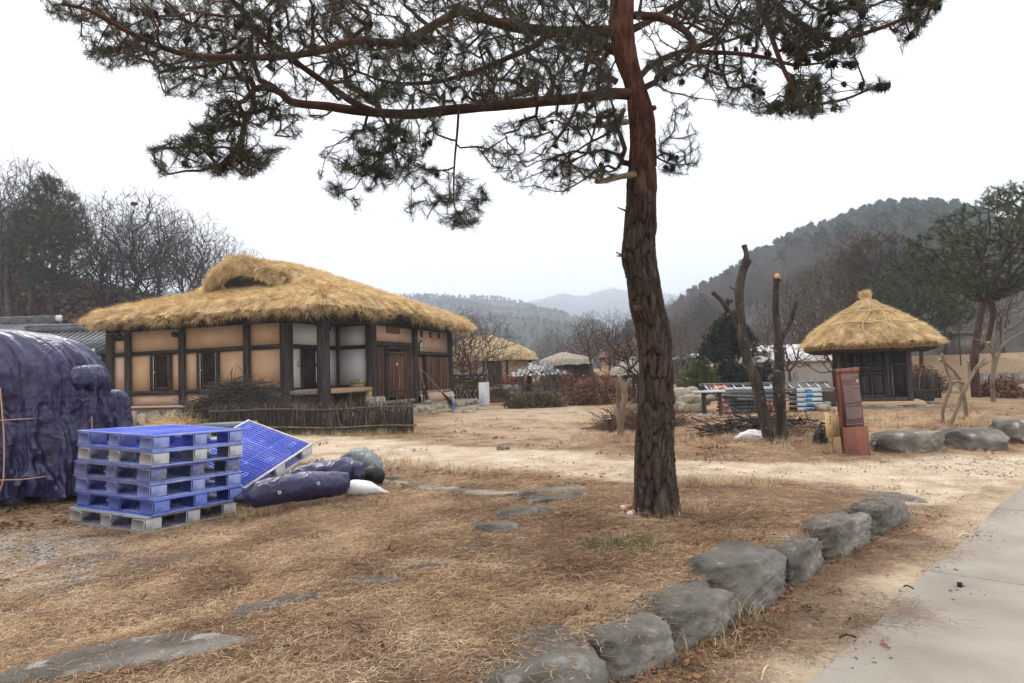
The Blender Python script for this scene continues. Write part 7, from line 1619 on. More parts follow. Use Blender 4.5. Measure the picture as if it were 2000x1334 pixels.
q = at(1225, 752, 27); tb3 = empty('garden_table', (q[0], 27, float(G(q[0], 27))), 0, 'small white-topped garden table behind the pollarded tree', 'table'); hq = q[2] - float(G(q[0], 27)); MB().cbox((0, 0, hq), (.62, .4, .05), .008).build('top', M_wpaint, tb3)
for x in (-.26, .26): MB().cbox((x, 0, hq / 2), (.05, .05, hq), .005).build('leg', M_dark, tb3)
q = at(1345, 745, 26); tb4 = empty('garden_table', (q[0], 26, float(G(q[0], 26))), 0, 'dark plank table right of the big pine trunk, near the stone heap', 'table'); hq = q[2] - float(G(q[0], 26)) + .05; MB().cbox((0, 0, hq), (.85, .4, .06), .008).build('top', M_greyw, tb4)
for x in (-.34, .34): MB().cbox((x, 0, hq / 2), (.1, .1, hq), .008).build('leg', M_dark, tb4)
# white board and red pump beside the spreading tree
q = at(944, 742, 26.6); gz_ = float(G(q[0], 26.6)); tag(MB().cbox((0, 0, .42), (.42, .06, .92), .01).build('white_board', M_wpaint), 'upright white board leaning behind the trunk of the spreading tree', 'board').location = (q[0], 26.9, gz_)
q = at(1342, 735, 38); vh = empty('parked_truck', (q[0], 38, float(G(q[0], 38))), math.radians(8), 'small dark utility truck parked far behind, right of the big pine trunk', 'truck'); M_trk = mat('dark_vehicle_paint', [(.03, .035, .045), (.05, .055, .07)], 3, 3, .4, spec=.5)
MB().cbox((0, 0, .95), (1.5, 2.2, 1.5), .12).build('cab', M_trk, vh); MB().box((0, -1.105, 1.3), (1.2, .02, .5)).build('windscreen', M_glassd, vh); MB().cbox((0, -1.12, .45), (1.5, .12, .2), .03).build('bumper', M_greyp, vh); MB().cbox((.1, -1.0, 1.75), (.7, .5, .2), .04).build('roof_rack', M_wpaint, vh)
for x in (-.62, .62):
    cyl(MB(), (x, -.7, .3), .3, .2, 18, 'x').build('wheel', M_black, vh); MB().box((x * .85, -1.115, .75), (.2, .02, .14)).build('headlight', M_wpaint, vh)
q = at(1362, 742, 34); tag(MB().cbox((0, 0, 0), (.5, .4, .5), .05).build('blue_drum', M_bp), 'blue tub beside the far truck', 'tub').location = (q[0], 34, float(G(q[0], 34)) + .25)

# ================================================================== FAR BUILDINGS AND WALLS
def far_thatch(px0, px1, pye, pyt, Y, label, mt, wallm, tilt=0, depth=5.0):
    a, b_ = at(px0, pye, Y), at(px1, pye, Y); t = at((px0 + px1) / 2, pyt, Y + depth / 2); cx = (a[0] + b_[0]) / 2; g_ = float(G(cx, Y)); o_ = empty('thatched_house', (cx, Y + depth / 2, g_), 0, label, 'house'); w = (b_[0] - a[0]) / 2; ze = (a[2] + b_[2]) / 2 - g_; zt_ = t[2] - g_
    n = 34; u_ = np.linspace(-1, 1, n); U_, V_ = np.meshgrid(u_, u_); uu, vv = U_.ravel(), V_.ravel(); d = np.minimum((1 - np.abs(uu)) * w, (1 - np.abs(vv)) * depth / 2); z = ze + (zt_ - ze) * np.clip(d / (depth / 2), 0, 1) ** .8 + .07 * fbm(np.stack([uu * 5, vv * 5, 0 * uu], 1), int(px0), 3) - .25 * (d < .05)
    i = (np.arange(n - 1)[:, None] * n + np.arange(n - 1)[None]).ravel(); mesh_np('thatch_roof', np.stack([uu * w, vv * depth / 2, z], 1), np.stack([i, i + 1, i + 1 + n, i + n], 1), mt, o_, smooth=True)
    MB().box((0, 0, (ze + .05) / 2), (w * 1.75, depth * .8, ze + .05)).build('wall', wallm, o_)
    for k in range(5): MB().cbox((-w * .85 + k * w * .425, -depth * .4 - .02, ze / 2), (.16, .1, ze), .01).build('post', M_dark, o_)
    MB().box((w * .2, -depth * .4 - .03, ze * .45), (.9, .04, ze * .85)).build('door', M_dark, o_); return o_
M_thp = mat('pale_old_thatch', [(.17, .14, .11), (.27, .23, .18), (.36, .31, .26)], 6, 6, .95, .5, 20, bdist=.03)
far_thatch(835, 1052, 697, 655, 44, 'golden thatched house far behind the spreading tree', mat('dull_far_thatch', [(.20, .14, .07), (.34, .25, .13), (.45, .34, .19)], 6, 6, .95, .5, 20, bdist=.03), M_plast, depth=6)
far_thatch(1055, 1160, 704, 682, 41, 'far house with pale grey straw roof and dark eaves right of the shelter', M_thp, M_dark, depth=4.5)
far_thatch(1205, 1290, 722, 690, 36, 'small far shed with whitish straw roof close left of the pine trunk', M_thp, M_dark, depth=3)
far_thatch(1180, 1330, 690, 655, 62, 'far brown-roofed house above the garden trees behind the pine trunk', mat('rust_brown_roof', [(.12, .06, .035), (.2, .1, .06)], 4), M_plast, depth=6)
M_tile = mat('charcoal_roof_tile', [(.030, .032, .036), (.065, .068, .074), (.12, .122, .13)], 3, 6, .6, .3, 20, spec=.4, rv=.3)
M_tilep = mat('tile_ridge_plaster', [(.45, .44, .42), (.58, .57, .55)], 5)
# earthen garden wall with tiled coping
def coped_wall(px0, px1, pyt, Y, label, h=None):
    a, b_ = at(px0, pyt, Y), at(px1, pyt, Y); g_ = float(G((a[0] + b_[0]) / 2, Y)); o_ = empty('coped_wall', ((a[0] + b_[0]) / 2, Y, g_), 0, label, 'wall'); L_ = b_[0] - a[0]; H_ = (a[2] + b_[2]) / 2 - g_
    MB().box((0, 0, (H_ - .2) / 2), (L_, .35, H_ - .2)).build('wall_body', M_earthw, o_); MB().box((0, 0, H_ - .12), (L_, .62, .1)).build('coping_bed', M_tile, o_); d = None
    for k in range(int(L_ / .22)):
        q = cyl(MB(), (0, 0, 0), .07, .62, 8, 'y').build('coping_tile', M_tile, o_) if d is None else bpy.data.objects.new('coping_tile', d)
        if d is None: d = q.data; dd_ = cyl(MB(), (0, -.315, 0), .06, .02, 8, 'y').build('tile_end', M_tilep, q).data
        else: link(q, o_); e = bpy.data.objects.new('tile_end', dd_); link(e, q)
        q.location = (-L_ / 2 + .11 + k * .22, 0, H_ - .04)
    cyl(MB(), (0, 0, H_ + .06), .09, L_, 10, 'x').build('ridge', M_tile, o_)
    R = random.Random(int(px0))
    for k in range(int(L_ * 4.5)):
        x, z = R.uniform(-L_ / 2 + .1, L_ / 2 - .1), R.uniform(.1, H_ - .4); q = rock('stone', (x, -.17, z), (R.uniform(.2, .4), .12, R.uniform(.12, .2)), 500 + k, M_stone2, o_, sub=2, boxy=.3)
M_earthw = mat('ochre_earth_wall', [(.22, .15, .085), (.31, .215, .125), (.38, .27, .165)], 2, 6, .95, .5, 20)
coped_wall(880, 952, 735, 31, 'earth and stone garden wall with dark tiled coping right of the farmhouse')
qd = at(975, 762, 31)
for k in range(30):
    R = random.Random(900 + k); x = at(945 + 65 * R.random(), 762, 30)[0]; tag(rock('stone', (x, 30 + R.uniform(-.2, .2), float(G(x, 30)) + .12 + .42 * R.random() ), (R.uniform(.3, .55), .35, R.uniform(.2, .32)), 930 + k, M_stone, sub=2, boxy=.4), 'mossy stone in the low dry-stone bank left of the shelter', 'stone', 'dry-stone bank left of the shelter')
tag(roll('blue_tarp_bundle', [(at(950, 742, 30)[0], 30, .95), (at(953, 745, 30)[0], 30, .8), (at(956, 752, 30)[0], 30, .6)], [.06, .13, .06], 1, 77, mat('teal_white_plastic', [(.08, .22, .4), (.4, .5, .6)], 5), 'teal and white plastic sheet hung over the end of the coped wall', 'sheet', amp=.04))
# tiled-roof buildings at the left
def tiled_house(px0, px1, pyr, pye, Y, depth, label, wallh=None, hipr=False):
    a, b_ = at(px0, pyr, Y + depth / 2), at(px1, pyr, Y + depth / 2); e = at(px1, pye, Y); cx = (a[0] + b_[0]) / 2; g_ = float(G(cx, Y)); L_ = b_[0] - a[0]; zr = (a[2] + b_[2]) / 2 - g_; ze = e[2] - g_; o_ = empty('tiled_roof_house', (cx, Y + depth / 2, g_), 0, label, 'house'); hd2 = depth / 2 + .6
    MB().add([(-L_ / 2, -hd2, ze), (L_ / 2, -hd2, ze), (L_ / 2, 0, zr), (-L_ / 2, 0, zr), (L_ / 2, hd2, ze), (-L_ / 2, hd2, ze), (-L_ / 2, -hd2, ze - .12), (L_ / 2, -hd2, ze - .12), (L_ / 2, hd2, ze - .12), (-L_ / 2, hd2, ze - .12)], [(0, 1, 2, 3), (3, 2, 4, 5), (0, 6, 7, 1), (1, 7, 8, 4, 2), (0, 3, 5, 9, 6), (4, 8, 9, 5), (6, 9, 8, 7)]).build('roof', M_tile, o_)
    n_ = int(L_ / .26); base_ = None; sl = math.hypot(hd2, zr - ze); ang_ = math.atan2(zr - ze, hd2)
    for k in range(min(n_, 120)):
        if base_ is None:
            q = MB().tube([(0, -hd2 - .06, ze + .02), (0, -hd2 * .5, ze + (zr - ze) * .46 + .02), (0, 0, zr + .02)], [.075] * 3, 7).build('tile_row', M_tile, o_); base_ = q.data; cap2 = cyl(MB(), (0, -hd2 - .07, ze + .02), .075, .02, 10, 'y').build('end_tile', M_tilep, q).data
        else: q = bpy.data.objects.new('tile_row', base_); link(q, o_); e2 = bpy.data.objects.new('end_tile', cap2); link(e2, q)
        q.location = (-L_ / 2 + .13 + k * .26, 0, 0)
    MB().cbox((0, 0, zr + .12), (L_ + .1, .3, .26), .04).build('ridge', M_tile, o_); cyl(MB(), (0, 0, zr + .28), .1, L_ + .2, 10, 'x').build('ridge_cap', M_tile, o_)
    rock('ridge_end', (L_ / 2 + .08, 0, zr + .2), (.25, .3, .4), 3, M_tilep, o_, sub=2); 
    MB().box((0, 0, (ze + .2) / 2), (L_ * .93, depth * .86, ze + .2)).build('wall', M_plast, o_)
    for k in range(8):
        x = -L_ * .45 + k * L_ * .9 / 7; MB().cbox((x, -depth * .43 - .03, ze / 2), (.2, .16, ze), .01).build('post', M_dark, o_)
        if k < 7: w = MB().cbox((x + L_ * .064, -depth * .43 - .02, ze * .62), (.8, .06, .9), .01).build('window', M_greyw, o_); MB().box((x + L_ * .064, -depth * .43 - .055, ze * .62), (.62, .02, .72)).build('pane', M_glassd, w)
    MB().cbox((0, -depth * .43 - .04, ze - .3), (L_ * .92, .1, .25), .01).build('eave_beam', M_wpaint, o_)
tiled_house(-260, 112, 636, 662, 33, 5, 'nearer dark tiled house behind the covered heap, ridge ending left of the thatched farmhouse')
tiled_house(55, 260, 648, 684, 28.5, 4.0, 'low dark tiled house between covered heap and farmhouse')
# white greenhouse
def tent(px0, px1, pyt, pye, pyb, Y, label):
    a, b_ = at(px0, pye, Y), at(px1, pye, Y); t = at(px0, pyt, Y + 2.2); g_ = float(G((a[0] + b_[0]) / 2, Y)); o_ = empty('greenhouse', ((a[0] + b_[0]) / 2, Y + 2.2, g_), 0, label, 'greenhouse'); L_ = b_[0] - a[0]; ze = (a[2] + b_[2]) / 2 - g_; zt_ = t[2] - g_
    M_sheet = mat('white_film', [(.50, .48, .45), (.62, .60, .57)], .8, 6, .6, .2, 4, bdist=.05); M_wall = mat('beige_canvas', [(.33, .29, .245), (.43, .39, .34)], .8, 7, .8, .4, 3, (1, 1, 1), bdist=.06)
    n = 13; V = []; nx2 = 40
    for i in range(nx2):
        x = -L_ / 2 + L_ * i / (nx2 - 1)
        for k in range(n): a_ = math.pi * k / (n - 1); V.append((x, -2.2 * math.cos(a_), ze + (zt_ - ze) * math.sin(a_) + .015 * math.sin(i * 1.7)))
    mesh_np('roof_film', V, [(i * n + k, (i + 1) * n + k, (i + 1) * n + k + 1, i * n + k + 1) for i in range(nx2 - 1) for k in range(n - 1)], M_sheet, o_, smooth=True)
    V = []
    for i in range(80):
        x = -L_ / 2 + L_ * i / 79
        for k in range(8): z = ze * k / 7; V.append((x, -2.18 - .05 * math.sin(i * .9) * (1 - k / 7) - .03 * math.sin(i * 2.3 + k), z))
    mesh_np('wall_canvas', V, [(i * 8 + k, (i + 1) * 8 + k, (i + 1) * 8 + k + 1, i * 8 + k + 1) for i in range(79) for k in range(7)], M_wall, o_, smooth=True)
    for sx_ in (-1, 1): mesh_np('end_wall', [(sx_ * L_ / 2, -2.2 * math.cos(math.pi * k / 12), ze + (zt_ - ze) * math.sin(math.pi * k / 12)) for k in range(13)] + [(sx_ * L_ / 2, 2.2, 0), (sx_ * L_ / 2, -2.2, 0)], [tuple(range(15))], M_wall, o_)
    cyl(MB(), (0, -2.23, ze), .04, L_, 8, 'x').build('eave_pipe', M_tan, o_)
    for k in range(9): MB().tube([(-L_ / 2 + k * L_ / 8, -2.215 * math.cos(a_), ze + (zt_ - ze + .015) * math.sin(a_)) for a_ in np.linspace(0, math.pi, 12)], .02, 5).build('hoop', M_greyp, o_)
tent(1478, 1665, 676, 706, 755, 28, 'long white greenhouse with beige canvas side behind the scaffold store')
tag(MB().beam(np.array([*at(1556, 757, 19.6)[:2], float(G(7.5, 19.6))]), at(1549, 727, 19.6), .13, .1).build('leaning_board', M_greyw), 'grey board end sticking up behind the ladders', 'board')
# low stick fence right of the shed
sf = empty('stick_fence', (*at(1778, 770, 21)[:2], float(G(13, 21))), 0, 'low dark stick fence with two rails running right from the shed', 'fence'); RR5 = np.random.default_rng(4); L2 = at(1838, 770, 21.4)[0] - sf.location[0]
for k in range(46):
    o = bpy.data.objects.new('stick', fm[RR5.integers(0, 6)]); link(o, sf); o.location = (L2 * k / 45, RR5.uniform(-.03, .03) + .4 * k / 45, 0); o.rotation_euler = (RR5.normal(0, .05), RR5.normal(0, .08), RR5.uniform(0, 6)); o.scale = (1.3, 1.3, RR5.uniform(.9, 1.15))
for z in (.25, .62): mesh_np('rail', *tube([(0, -.05, z), (L2, .35, z + .02)], .02, 6), M_dark, sf)
# far bank wall at the right
bw = empty('bank_wall', (0, 0, 0), 0, 'low grey stone wall along the foot of the bank at the far right', 'wall')
for k in range(24):
    x = 20.6 + k * .55; y = 30.2 + .02 * k; rock('stone', (x, y, float(G(x, y)) + .2), (.56, .4, .62), 700 + k, M_stone, bw, sub=2, boxy=.9, rough=.06)
MB().cbox((0, 0, 1.1), (.04, .04, 2.2), .005).build('lamp_post', M_dark); lp = bpy.data.objects['lamp_post']; q = at(1876, 700, 32); lp.location = (q[0], 32, float(G(q[0], 32))); tag(lp, 'thin dark post on the far bank left of the right-hand pine', 'post')
q = at(1888, 690, 34); ks = empty('kiosk', (q[0] + .4, 35, float(G(q[0], 35))), 0, 'small dark-roofed kiosk far behind the right-hand pine trunk', 'kiosk'); MB().box((0, 0, .5), (1.4, 1.2, 1.0)).build('wall', M_greyw, ks); MB().cbox((0, 0, 1.08), (1.9, 1.6, .16), .02).build('roof', M_tile, ks)

# ================================================================== KERB STONES
def kstone(pxb, pyb, w, d, h, rz_, seed, label, z=None, boxy=.92, rough=.085, dx=0, dy=0, tilt=(0, 0), zoff=0, m=None):
    g_ = ray(pxb, pyb); t = (0.0 - CAM[2]) / g_[2]; p = CAM + g_ * t; r = math.radians(rz_); n_ = np.array([-math.sin(r), math.cos(r)])
    c = p[:2] + n_ * d / 2 + [dx, dy]; o = rock('kerb_stone', (c[0], c[1], h / 2 - .05 + zoff), (w, d, h + .1), seed, m or M_stone, sub=5, boxy=boxy, rough=rough, rz=r, tilt=tilt); return tag(o, label, 'kerb stone')
KS = [
      (1235, 1318, .50, .36, .245, 38, 5, 'dark rounded kerb boulder next up from the broad bottom slab'),
      (1378, 1262, .40, .30, .235, 45, 7, 'squared dark kerb stone just left of the largest boulder'),
      (1492, 1196, .56, .58, .30, 44, 11, 'largest kerb boulder, tall and square-fronted, with a rough top behind'),
      (1578, 1142, .46, .20, .225, 47, 13, 'narrow upright kerb stone just right of the largest boulder'),
      (1655, 1088, .62, .42, .235, 47, 17, 'long pale-topped kerb stone in the middle of the right-hand row'),
      (1735, 1043, .62, .34, .22, 49, 19, 'rough kerb stone second from the far corner')]
for (a, b_, d, h, sd_, l) in [((1175, 1345), (1322, 1298), .34, .215, 5, KS[0][-1]), ((1330, 1290), (1428, 1222), .30, .215, 7, KS[1][-1]), ((1430, 1218), (1538, 1162), .48, .275, 11, KS[2][-1]), ((1544, 1152), (1614, 1108), .22, .225, 13, KS[3][-1]), ((1624, 1098), (1706, 1058), .36, .235, 17, KS[4][-1]), ((1708, 1056), (1770, 1018), .32, .22, 19, KS[5][-1])]:
    A_, B_ = [CAM + ray(*q) * (-CAM[2] / ray(*q)[2]) for q in (a, b_)]; dv = (B_ - A_)[:2]; w = np.linalg.norm(dv); r = math.atan2(dv[1], dv[0]); n_ = np.array([-math.sin(r), math.cos(r)]); c = (A_ + B_)[:2] / 2 + n_ * (d / 2 - .02)
    tag(rock('kerb_stone', (c[0], c[1], h / 2 - .06), (w * 1.04, d, h + .12), sd_, M_stone, sub=5, boxy=.92, rough=.15, rz=r + rnd.uniform(-.06, .06), tilt=(rnd.uniform(-.04, .06), rnd.uniform(-.05, .05))), l, 'kerb stone', 'kerb stones along the pine bed')
def flat(pxc, pyc, w, d, h, rz_, seed, label, up=.02, boxy=.7, rough=.07, m=None, name='stone_slab'):
    p = gnd(pxc, pyc); o = rock(name, (p[0], p[1], p[2] - h / 2 + up), (w, d, h), seed, m or M_stone, sub=4, boxy=boxy, rough=rough, rz=math.radians(rz_)); return tag(o, label, 'stone', dict(kerb_stone='kerb stones along the pine bed', channel_stone='edging stones of the channel').get(name, 'flat stones edging the turf'))
flat(1030, 1318, .66, .44, .26, 30, 3, 'broad flat grey slab in the kerb at the bottom edge, lowest of the row', .06, .9, .07, name='kerb_stone')
flat(1700, 971, 1.05, .38, .24, -38, 23, 'flat pale slab at the far corner of the kerb', .05); flat(1752, 985, .34, .3, .28, 40, 24, 'small block closing the far corner of the kerb', .04)
flat(1600, 953, .55, .25, .2, -22, 25, 'half-buried pale stone left of the far corner slab', .02); flat(1497, 944, .3, .15, .14, -20, 26, 'tiny grey stone in the far grass edge', .02)
flat(262, 1283, 1.12, .36, .2, 21, 31, 'very large flat grey slab sunk in the turf at the bottom left', .035, .85, .05)
flat(528, 1191, .60, .19, .16, 24, 33, 'long flat dark stone next up from the large bottom-left slab', .035); flat(575, 1180, .26, .12, .14, 15, 34, 'short dark stone touching the long flat one', .045)
flat(700, 1144, .5, .14, .14, 24, 35, 'narrow sunken grey stone halfway along the left edging', .03); flat(815, 1114, .36, .09, .12, 22, 36, 'sliver of grey stone above the halfway stone', .03)
flat(915, 1074, .34, .09, .12, 24, 37, 'barely showing stone left of the pine, in the edging', .025); flat(975, 1037, .42, .2, .2, 10, 38, 'blocky dark stone in the edging left of the pine', .07)
flat(1012, 1006, .62, .22, .2, 28, 39, 'flat grey stone behind the blocky dark one', .06); flat(1104, 978, .75, .26, .2, 24, 40, 'long flat stone nearest left of the pine trunk', .05)
for k, (px, py, w) in enumerate([(712, 941, .3), (740, 944, .26), (776, 948, .3), (806, 951, .26), (838, 955, .36), (872, 958, .32), (905, 962, .34), (940, 966, .4), (980, 969, .42), (1020, 972, .4)]):
    flat(px, py, w, .17, .16, -6, 800 + k, 'low edging stone of the channel, number %s from its left end' % ('one two three four five six seven eight nine ten'.split()[k]), .045, name='channel_stone', m=M_stone2 if k % 3 else M_stone)
flat(1075, 968, .78, .3, .22, 12, 812, 'big lifted slab at the right end of the channel', .09); flat(760, 938, .3, .12, .1, 3, 813, 'loose pale stone on the channel edge', .05)
# long boulders before the right-hand plot
for (px, py, w, d, h, rz_, sd_, l) in [(1790, 886, 1.15, .62, .34, 2, 41, 'long low mossy boulder right of the red pillar sign'), (1922, 880, .98, .6, .34, 8, 42, 'second long boulder towards the right edge'), (1990, 868, .7, .6, .42, 30, 43, 'end boulder of the row at the right edge')]:
    p = gnd(px, py); tag(rock('boulder', (p[0], p[1] + d * .45, p[2] + h / 2 - .07), (w, d, h + .1), sd_, M_stone, sub=5, boxy=.45, rough=.08, rz=math.radians(rz_)), l, 'boulder', 'long boulders edging the right-hand plot')
p = gnd(983, 878); tag(rock('stone', (p[0], p[1], p[2] + .02), (.22, .16, .1), 51, M_stone, sub=3), 'lone half-buried stone in the middle of the dirt road', 'stone')
p = gnd(1137, 851); tag(rock('stone', (p[0], p[1], p[2] + .03), (.2, .16, .14), 52, M_stone2, sub=3), 'small stone in leaf litter left of the cut stump', 'stone')

# ================================================================== LITTER, STRAW, LEAVES
def blades(seed, n, L, w, lift=.012, kinds=(.5, 1.4), spread=.09, curl=1.4, up=.12):
    R = np.random.default_rng(seed); V = []; F = []
    for i in range(n):
        a = R.uniform(0, 6.283); l = L * R.uniform(*kinds); p = np.array([R.normal(0, spread), R.normal(0, spread), R.uniform(.0, lift)]); k = 4; c = R.normal(0, curl); el = abs(R.normal(0, up)); k0 = len(V); s = l / k
        for j in range(k + 1):
            d = np.array([math.cos(a), math.sin(a), 0]); nrm = np.array([-math.sin(a), math.cos(a), 0]); wj = w * (1 - .7 * j / k); V += [p + nrm * wj + [0, 0, .0006], p - nrm * wj]
            if j < k: F.append((k0 + 2 * j, k0 + 2 * j + 1, k0 + 2 * j + 3, k0 + 2 * j + 2))
            a += c / k; p = p + d * s + np.array([0, 0, s * (el if j < k / 2 else -el * .7) + R.normal(0, .002)])
    return V, F
M_b1 = mat('tan_grass_blade', [(.29, .18, .10), (.43, .285, .165), (.56, .41, .26)], 2.2, 5, .8, coord='World', rv=.45, spec=.15)
M_b2 = mat('brown_needle_litter', [(.12, .066, .038), (.21, .125, .075), (.31, .20, .125)], 2.2, 5, .85, coord='World', rv=.45, spec=.15)
M_b3 = mat('pale_bleached_straw', [(.48, .36, .21), (.60, .47, .29), (.68, .56, .38)], 2, 3, .75, coord='World', rv=.25, spec=.2)
M_b4 = mat('fresh_green_blade', [(.05, .075, .018), (.09, .12, .03)], 2, 3, .7, coord='World', rv=.3)
M_dl = mat('dead_oak_leaf', [(.13, .055, .028), (.22, .10, .05), (.33, .17, .09)], 9, 4, .7, coord='World', rv=.5, spec=.3)
GB = [proto('dry_grass', *blades(1, 34, .06, .0012, .012, up=.15, curl=1.0), M_b1), proto('dry_grass', *blades(2, 34, .055, .0012, .016, up=.25, curl=1.1), M_b1), proto('needle_litter', *blades(3, 38, .065, .0010, .010, curl=.5), M_b2),
      proto('needle_litter', *blades(4, 30, .085, .0011, .012, curl=.6), M_b2), proto('pale_straw', *blades(5, 2, .14, .0013, .012, curl=.8, up=.05), M_b3), proto('green_grass', *blades(6, 14, .05, .0014, .01, up=.9, spread=.03), M_b4)]
def leafv(seed, n=7):
    R = np.random.default_rng(seed); V = []; F = []
    for i in range(n):
        Q = Euler((R.normal(0, .5), R.normal(0, .5), R.uniform(0, 6.28))).to_matrix(); c = np.array([R.normal(0, .07), R.normal(0, .07), R.uniform(.006, .025)]); l = R.uniform(.025, .055); k0 = len(V)
        for (x, y, z) in ((-1, 0, .25), (-.4, .42, .1), (.3, .45, .05), (1, 0, .3), (.3, -.45, .12), (-.4, -.42, .0), (0, 0, -.12)): V.append(c + np.array(Q @ Vector((x * l * .5, y * l * .55, z * l * .5))))
        F += [(k0, k0 + 1, k0 + 6), (k0 + 1, k0 + 2, k0 + 6), (k0 + 2, k0 + 3, k0 + 6), (k0 + 3, k0 + 4, k0 + 6), (k0 + 4, k0 + 5, k0 + 6), (k0 + 5, k0, k0 + 6)]
    return V, F
LF = [proto('dead_leaves', *leafv(s), M_dl) for s in (1, 2, 3)]
def pebv(seed, n=9):
    R = np.random.default_rng(seed); V = []; F = []; vi, fi = ICO[2]
    base = np.array([[0, 0, 1], [1, 0, 0], [0, 1, 0], [-1, 0, 0], [0, -1, 0], [0, 0, -1.]]); bf_ = [(0, 1, 2), (0, 2, 3), (0, 3, 4), (0, 4, 1), (5, 2, 1), (5, 3, 2), (5, 4, 3), (5, 1, 4)]
    for i in range(n): s = R.uniform(.005, .016); k0 = len(V); c = np.array([R.normal(0, .1), R.normal(0, .1), s * .3]); q = base * R.uniform(.6, 1.3, (6, 1)) @ rotz(R.uniform(0, 6)).T; V += list(q * [s, s * .8, s * .6] + c); F += [tuple(k0 + a for a in f) for f in bf_]
    return V, F
M_peb = mat('gravel_chip', [(.15, .135, .115), (.27, .245, .215), (.43, .40, .36)], 3, 3, .9, coord='World', rv=.5)
PB = [proto('pebbles', *pebv(s), M_peb) for s in (1, 2)]
KDT = None
def gz_at(x, y):
    # height of the ground sheet itself
    j = np.clip(np.searchsorted(xs, x) - 1, 0, nx_ - 2); i = np.clip(np.searchsorted(ys, y) - 1, 0, ny_ - 2); fx_ = (x - xs[j]) / (xs[j + 1] - xs[j]); fy_ = (y - ys[i]) / (ys[i + 1] - ys[i]); Z = gzv.reshape(ny_, nx_)
    return Z[i, j] * (1 - fx_) * (1 - fy_) + Z[i, j + 1] * fx_ * (1 - fy_) + Z[i + 1, j] * (1 - fx_) * fy_ + Z[i + 1, j + 1] * fx_ * fy_
def attr_at(A, x, y): j = np.clip(np.searchsorted(xs, x), 0, nx_ - 1); i = np.clip(np.searchsorted(ys, y), 0, ny_ - 1); return A.reshape(ny_, nx_)[i, j]
RL = np.random.default_rng(99)
def sample(n, pw=1.0, rmin=2.2, rmax=16, a0=-62, a1=58):
    # denser close by, thinning with distance
    r = rmin * (rmax / rmin) ** RL.random(n); a = np.radians(RL.uniform(a0, a1, n)); return r * np.sin(a), r * np.cos(a)
x, y = sample(62000, rmax=17); kk2 = -path_s(x, y); dr_ = attr_at(dirt, x, y); gr_ = attr_at(a_grav, x, y); w = fbm(np.stack([x * 1.3, y * 1.3, 0 * x], 1), 91, 3)
strip = (kk2 < .72) & (y < 6.8)
dens = np.where(strip, np.clip((kk2 + .10) * 1.4 + w * .9, 0, 1) * (kk2 > -.6), (1 - dr_ * .97) * (1 - gr_ * .72) * np.clip(.85 + w * .6, .15, 1))
dens = np.where((kk2 < -.0) & (y > 6.8), 0, dens); blk = (np.hypot(x + 3.4, y - 6.9) < .0)
dens = np.where((kk2 > .5) & (kk2 < .86) & (y < 6.6) & (y > 2.5), dens * .25, dens); keepm = RL.random(len(x)) < dens; x, y, kk2, w, strip = x[keepm], y[keepm], kk2[keepm], w[keepm], strip[keepm]
bedd = seg_dist(x, y, BED); und = fbm(np.stack([x * 2.1, y * 2.1, 0 * x + 4], 1), 95, 3); pn = np.clip(.30 + .35 * (np.hypot(x - 1.2, y - 6) < 2.2) + und * .9 + .35 * strip + .15 * ((bedd > 0) & (y < 5)), .05, .95)
needle = RL.random(len(x)) < pn; idx = np.where(needle, RL.integers(2, 4, len(x)), RL.integers(0, 2, len(x)))
g0 = gnd(1205, 1068); ing = (np.hypot(x - g0[0], y - g0[1]) < .28) & (RL.random(len(x)) < .5); idx[ing] = 5
n0 = len(x); pz_ = gz_at(x, y) + .003 + .026 * (kk2 < .03); sc_l = RL.uniform(.75, 1.3, n0) * np.clip(1 + .02 * (np.hypot(x, y) - 4), 1, 1.4)
rt = np.stack([RL.normal(0, .06, n0), RL.normal(0, .06, n0), RL.uniform(0, 6.28, n0)], 1)
scatter('dry_grass_litter', np.stack([x, y, pz_], 1), rt, sc_l, GB, idx, None, 'stuff', 'tangled mat of dry grass and fallen pine needles over the turf')
x, y = sample(1300, rmax=12); kk2 = -path_s(x, y); ok = ((kk2 > .8) | ((kk2 > 0) & (kk2 < .5))) & (attr_at(dirt, x, y) < .5) & (RL.random(len(x)) < .8); x, y = x[ok], y[ok]; n0 = len(x)
scatter('loose_straw', np.stack([x, y, gz_at(x, y) + .006], 1), np.stack([RL.normal(0, .05, n0), RL.normal(0, .05, n0), RL.uniform(0, 6.28, n0)], 1), RL.uniform(.5, 1.1, n0), [GB[4]], np.zeros(n0), None, 'stuff', 'scattered bleached straws on the turf')
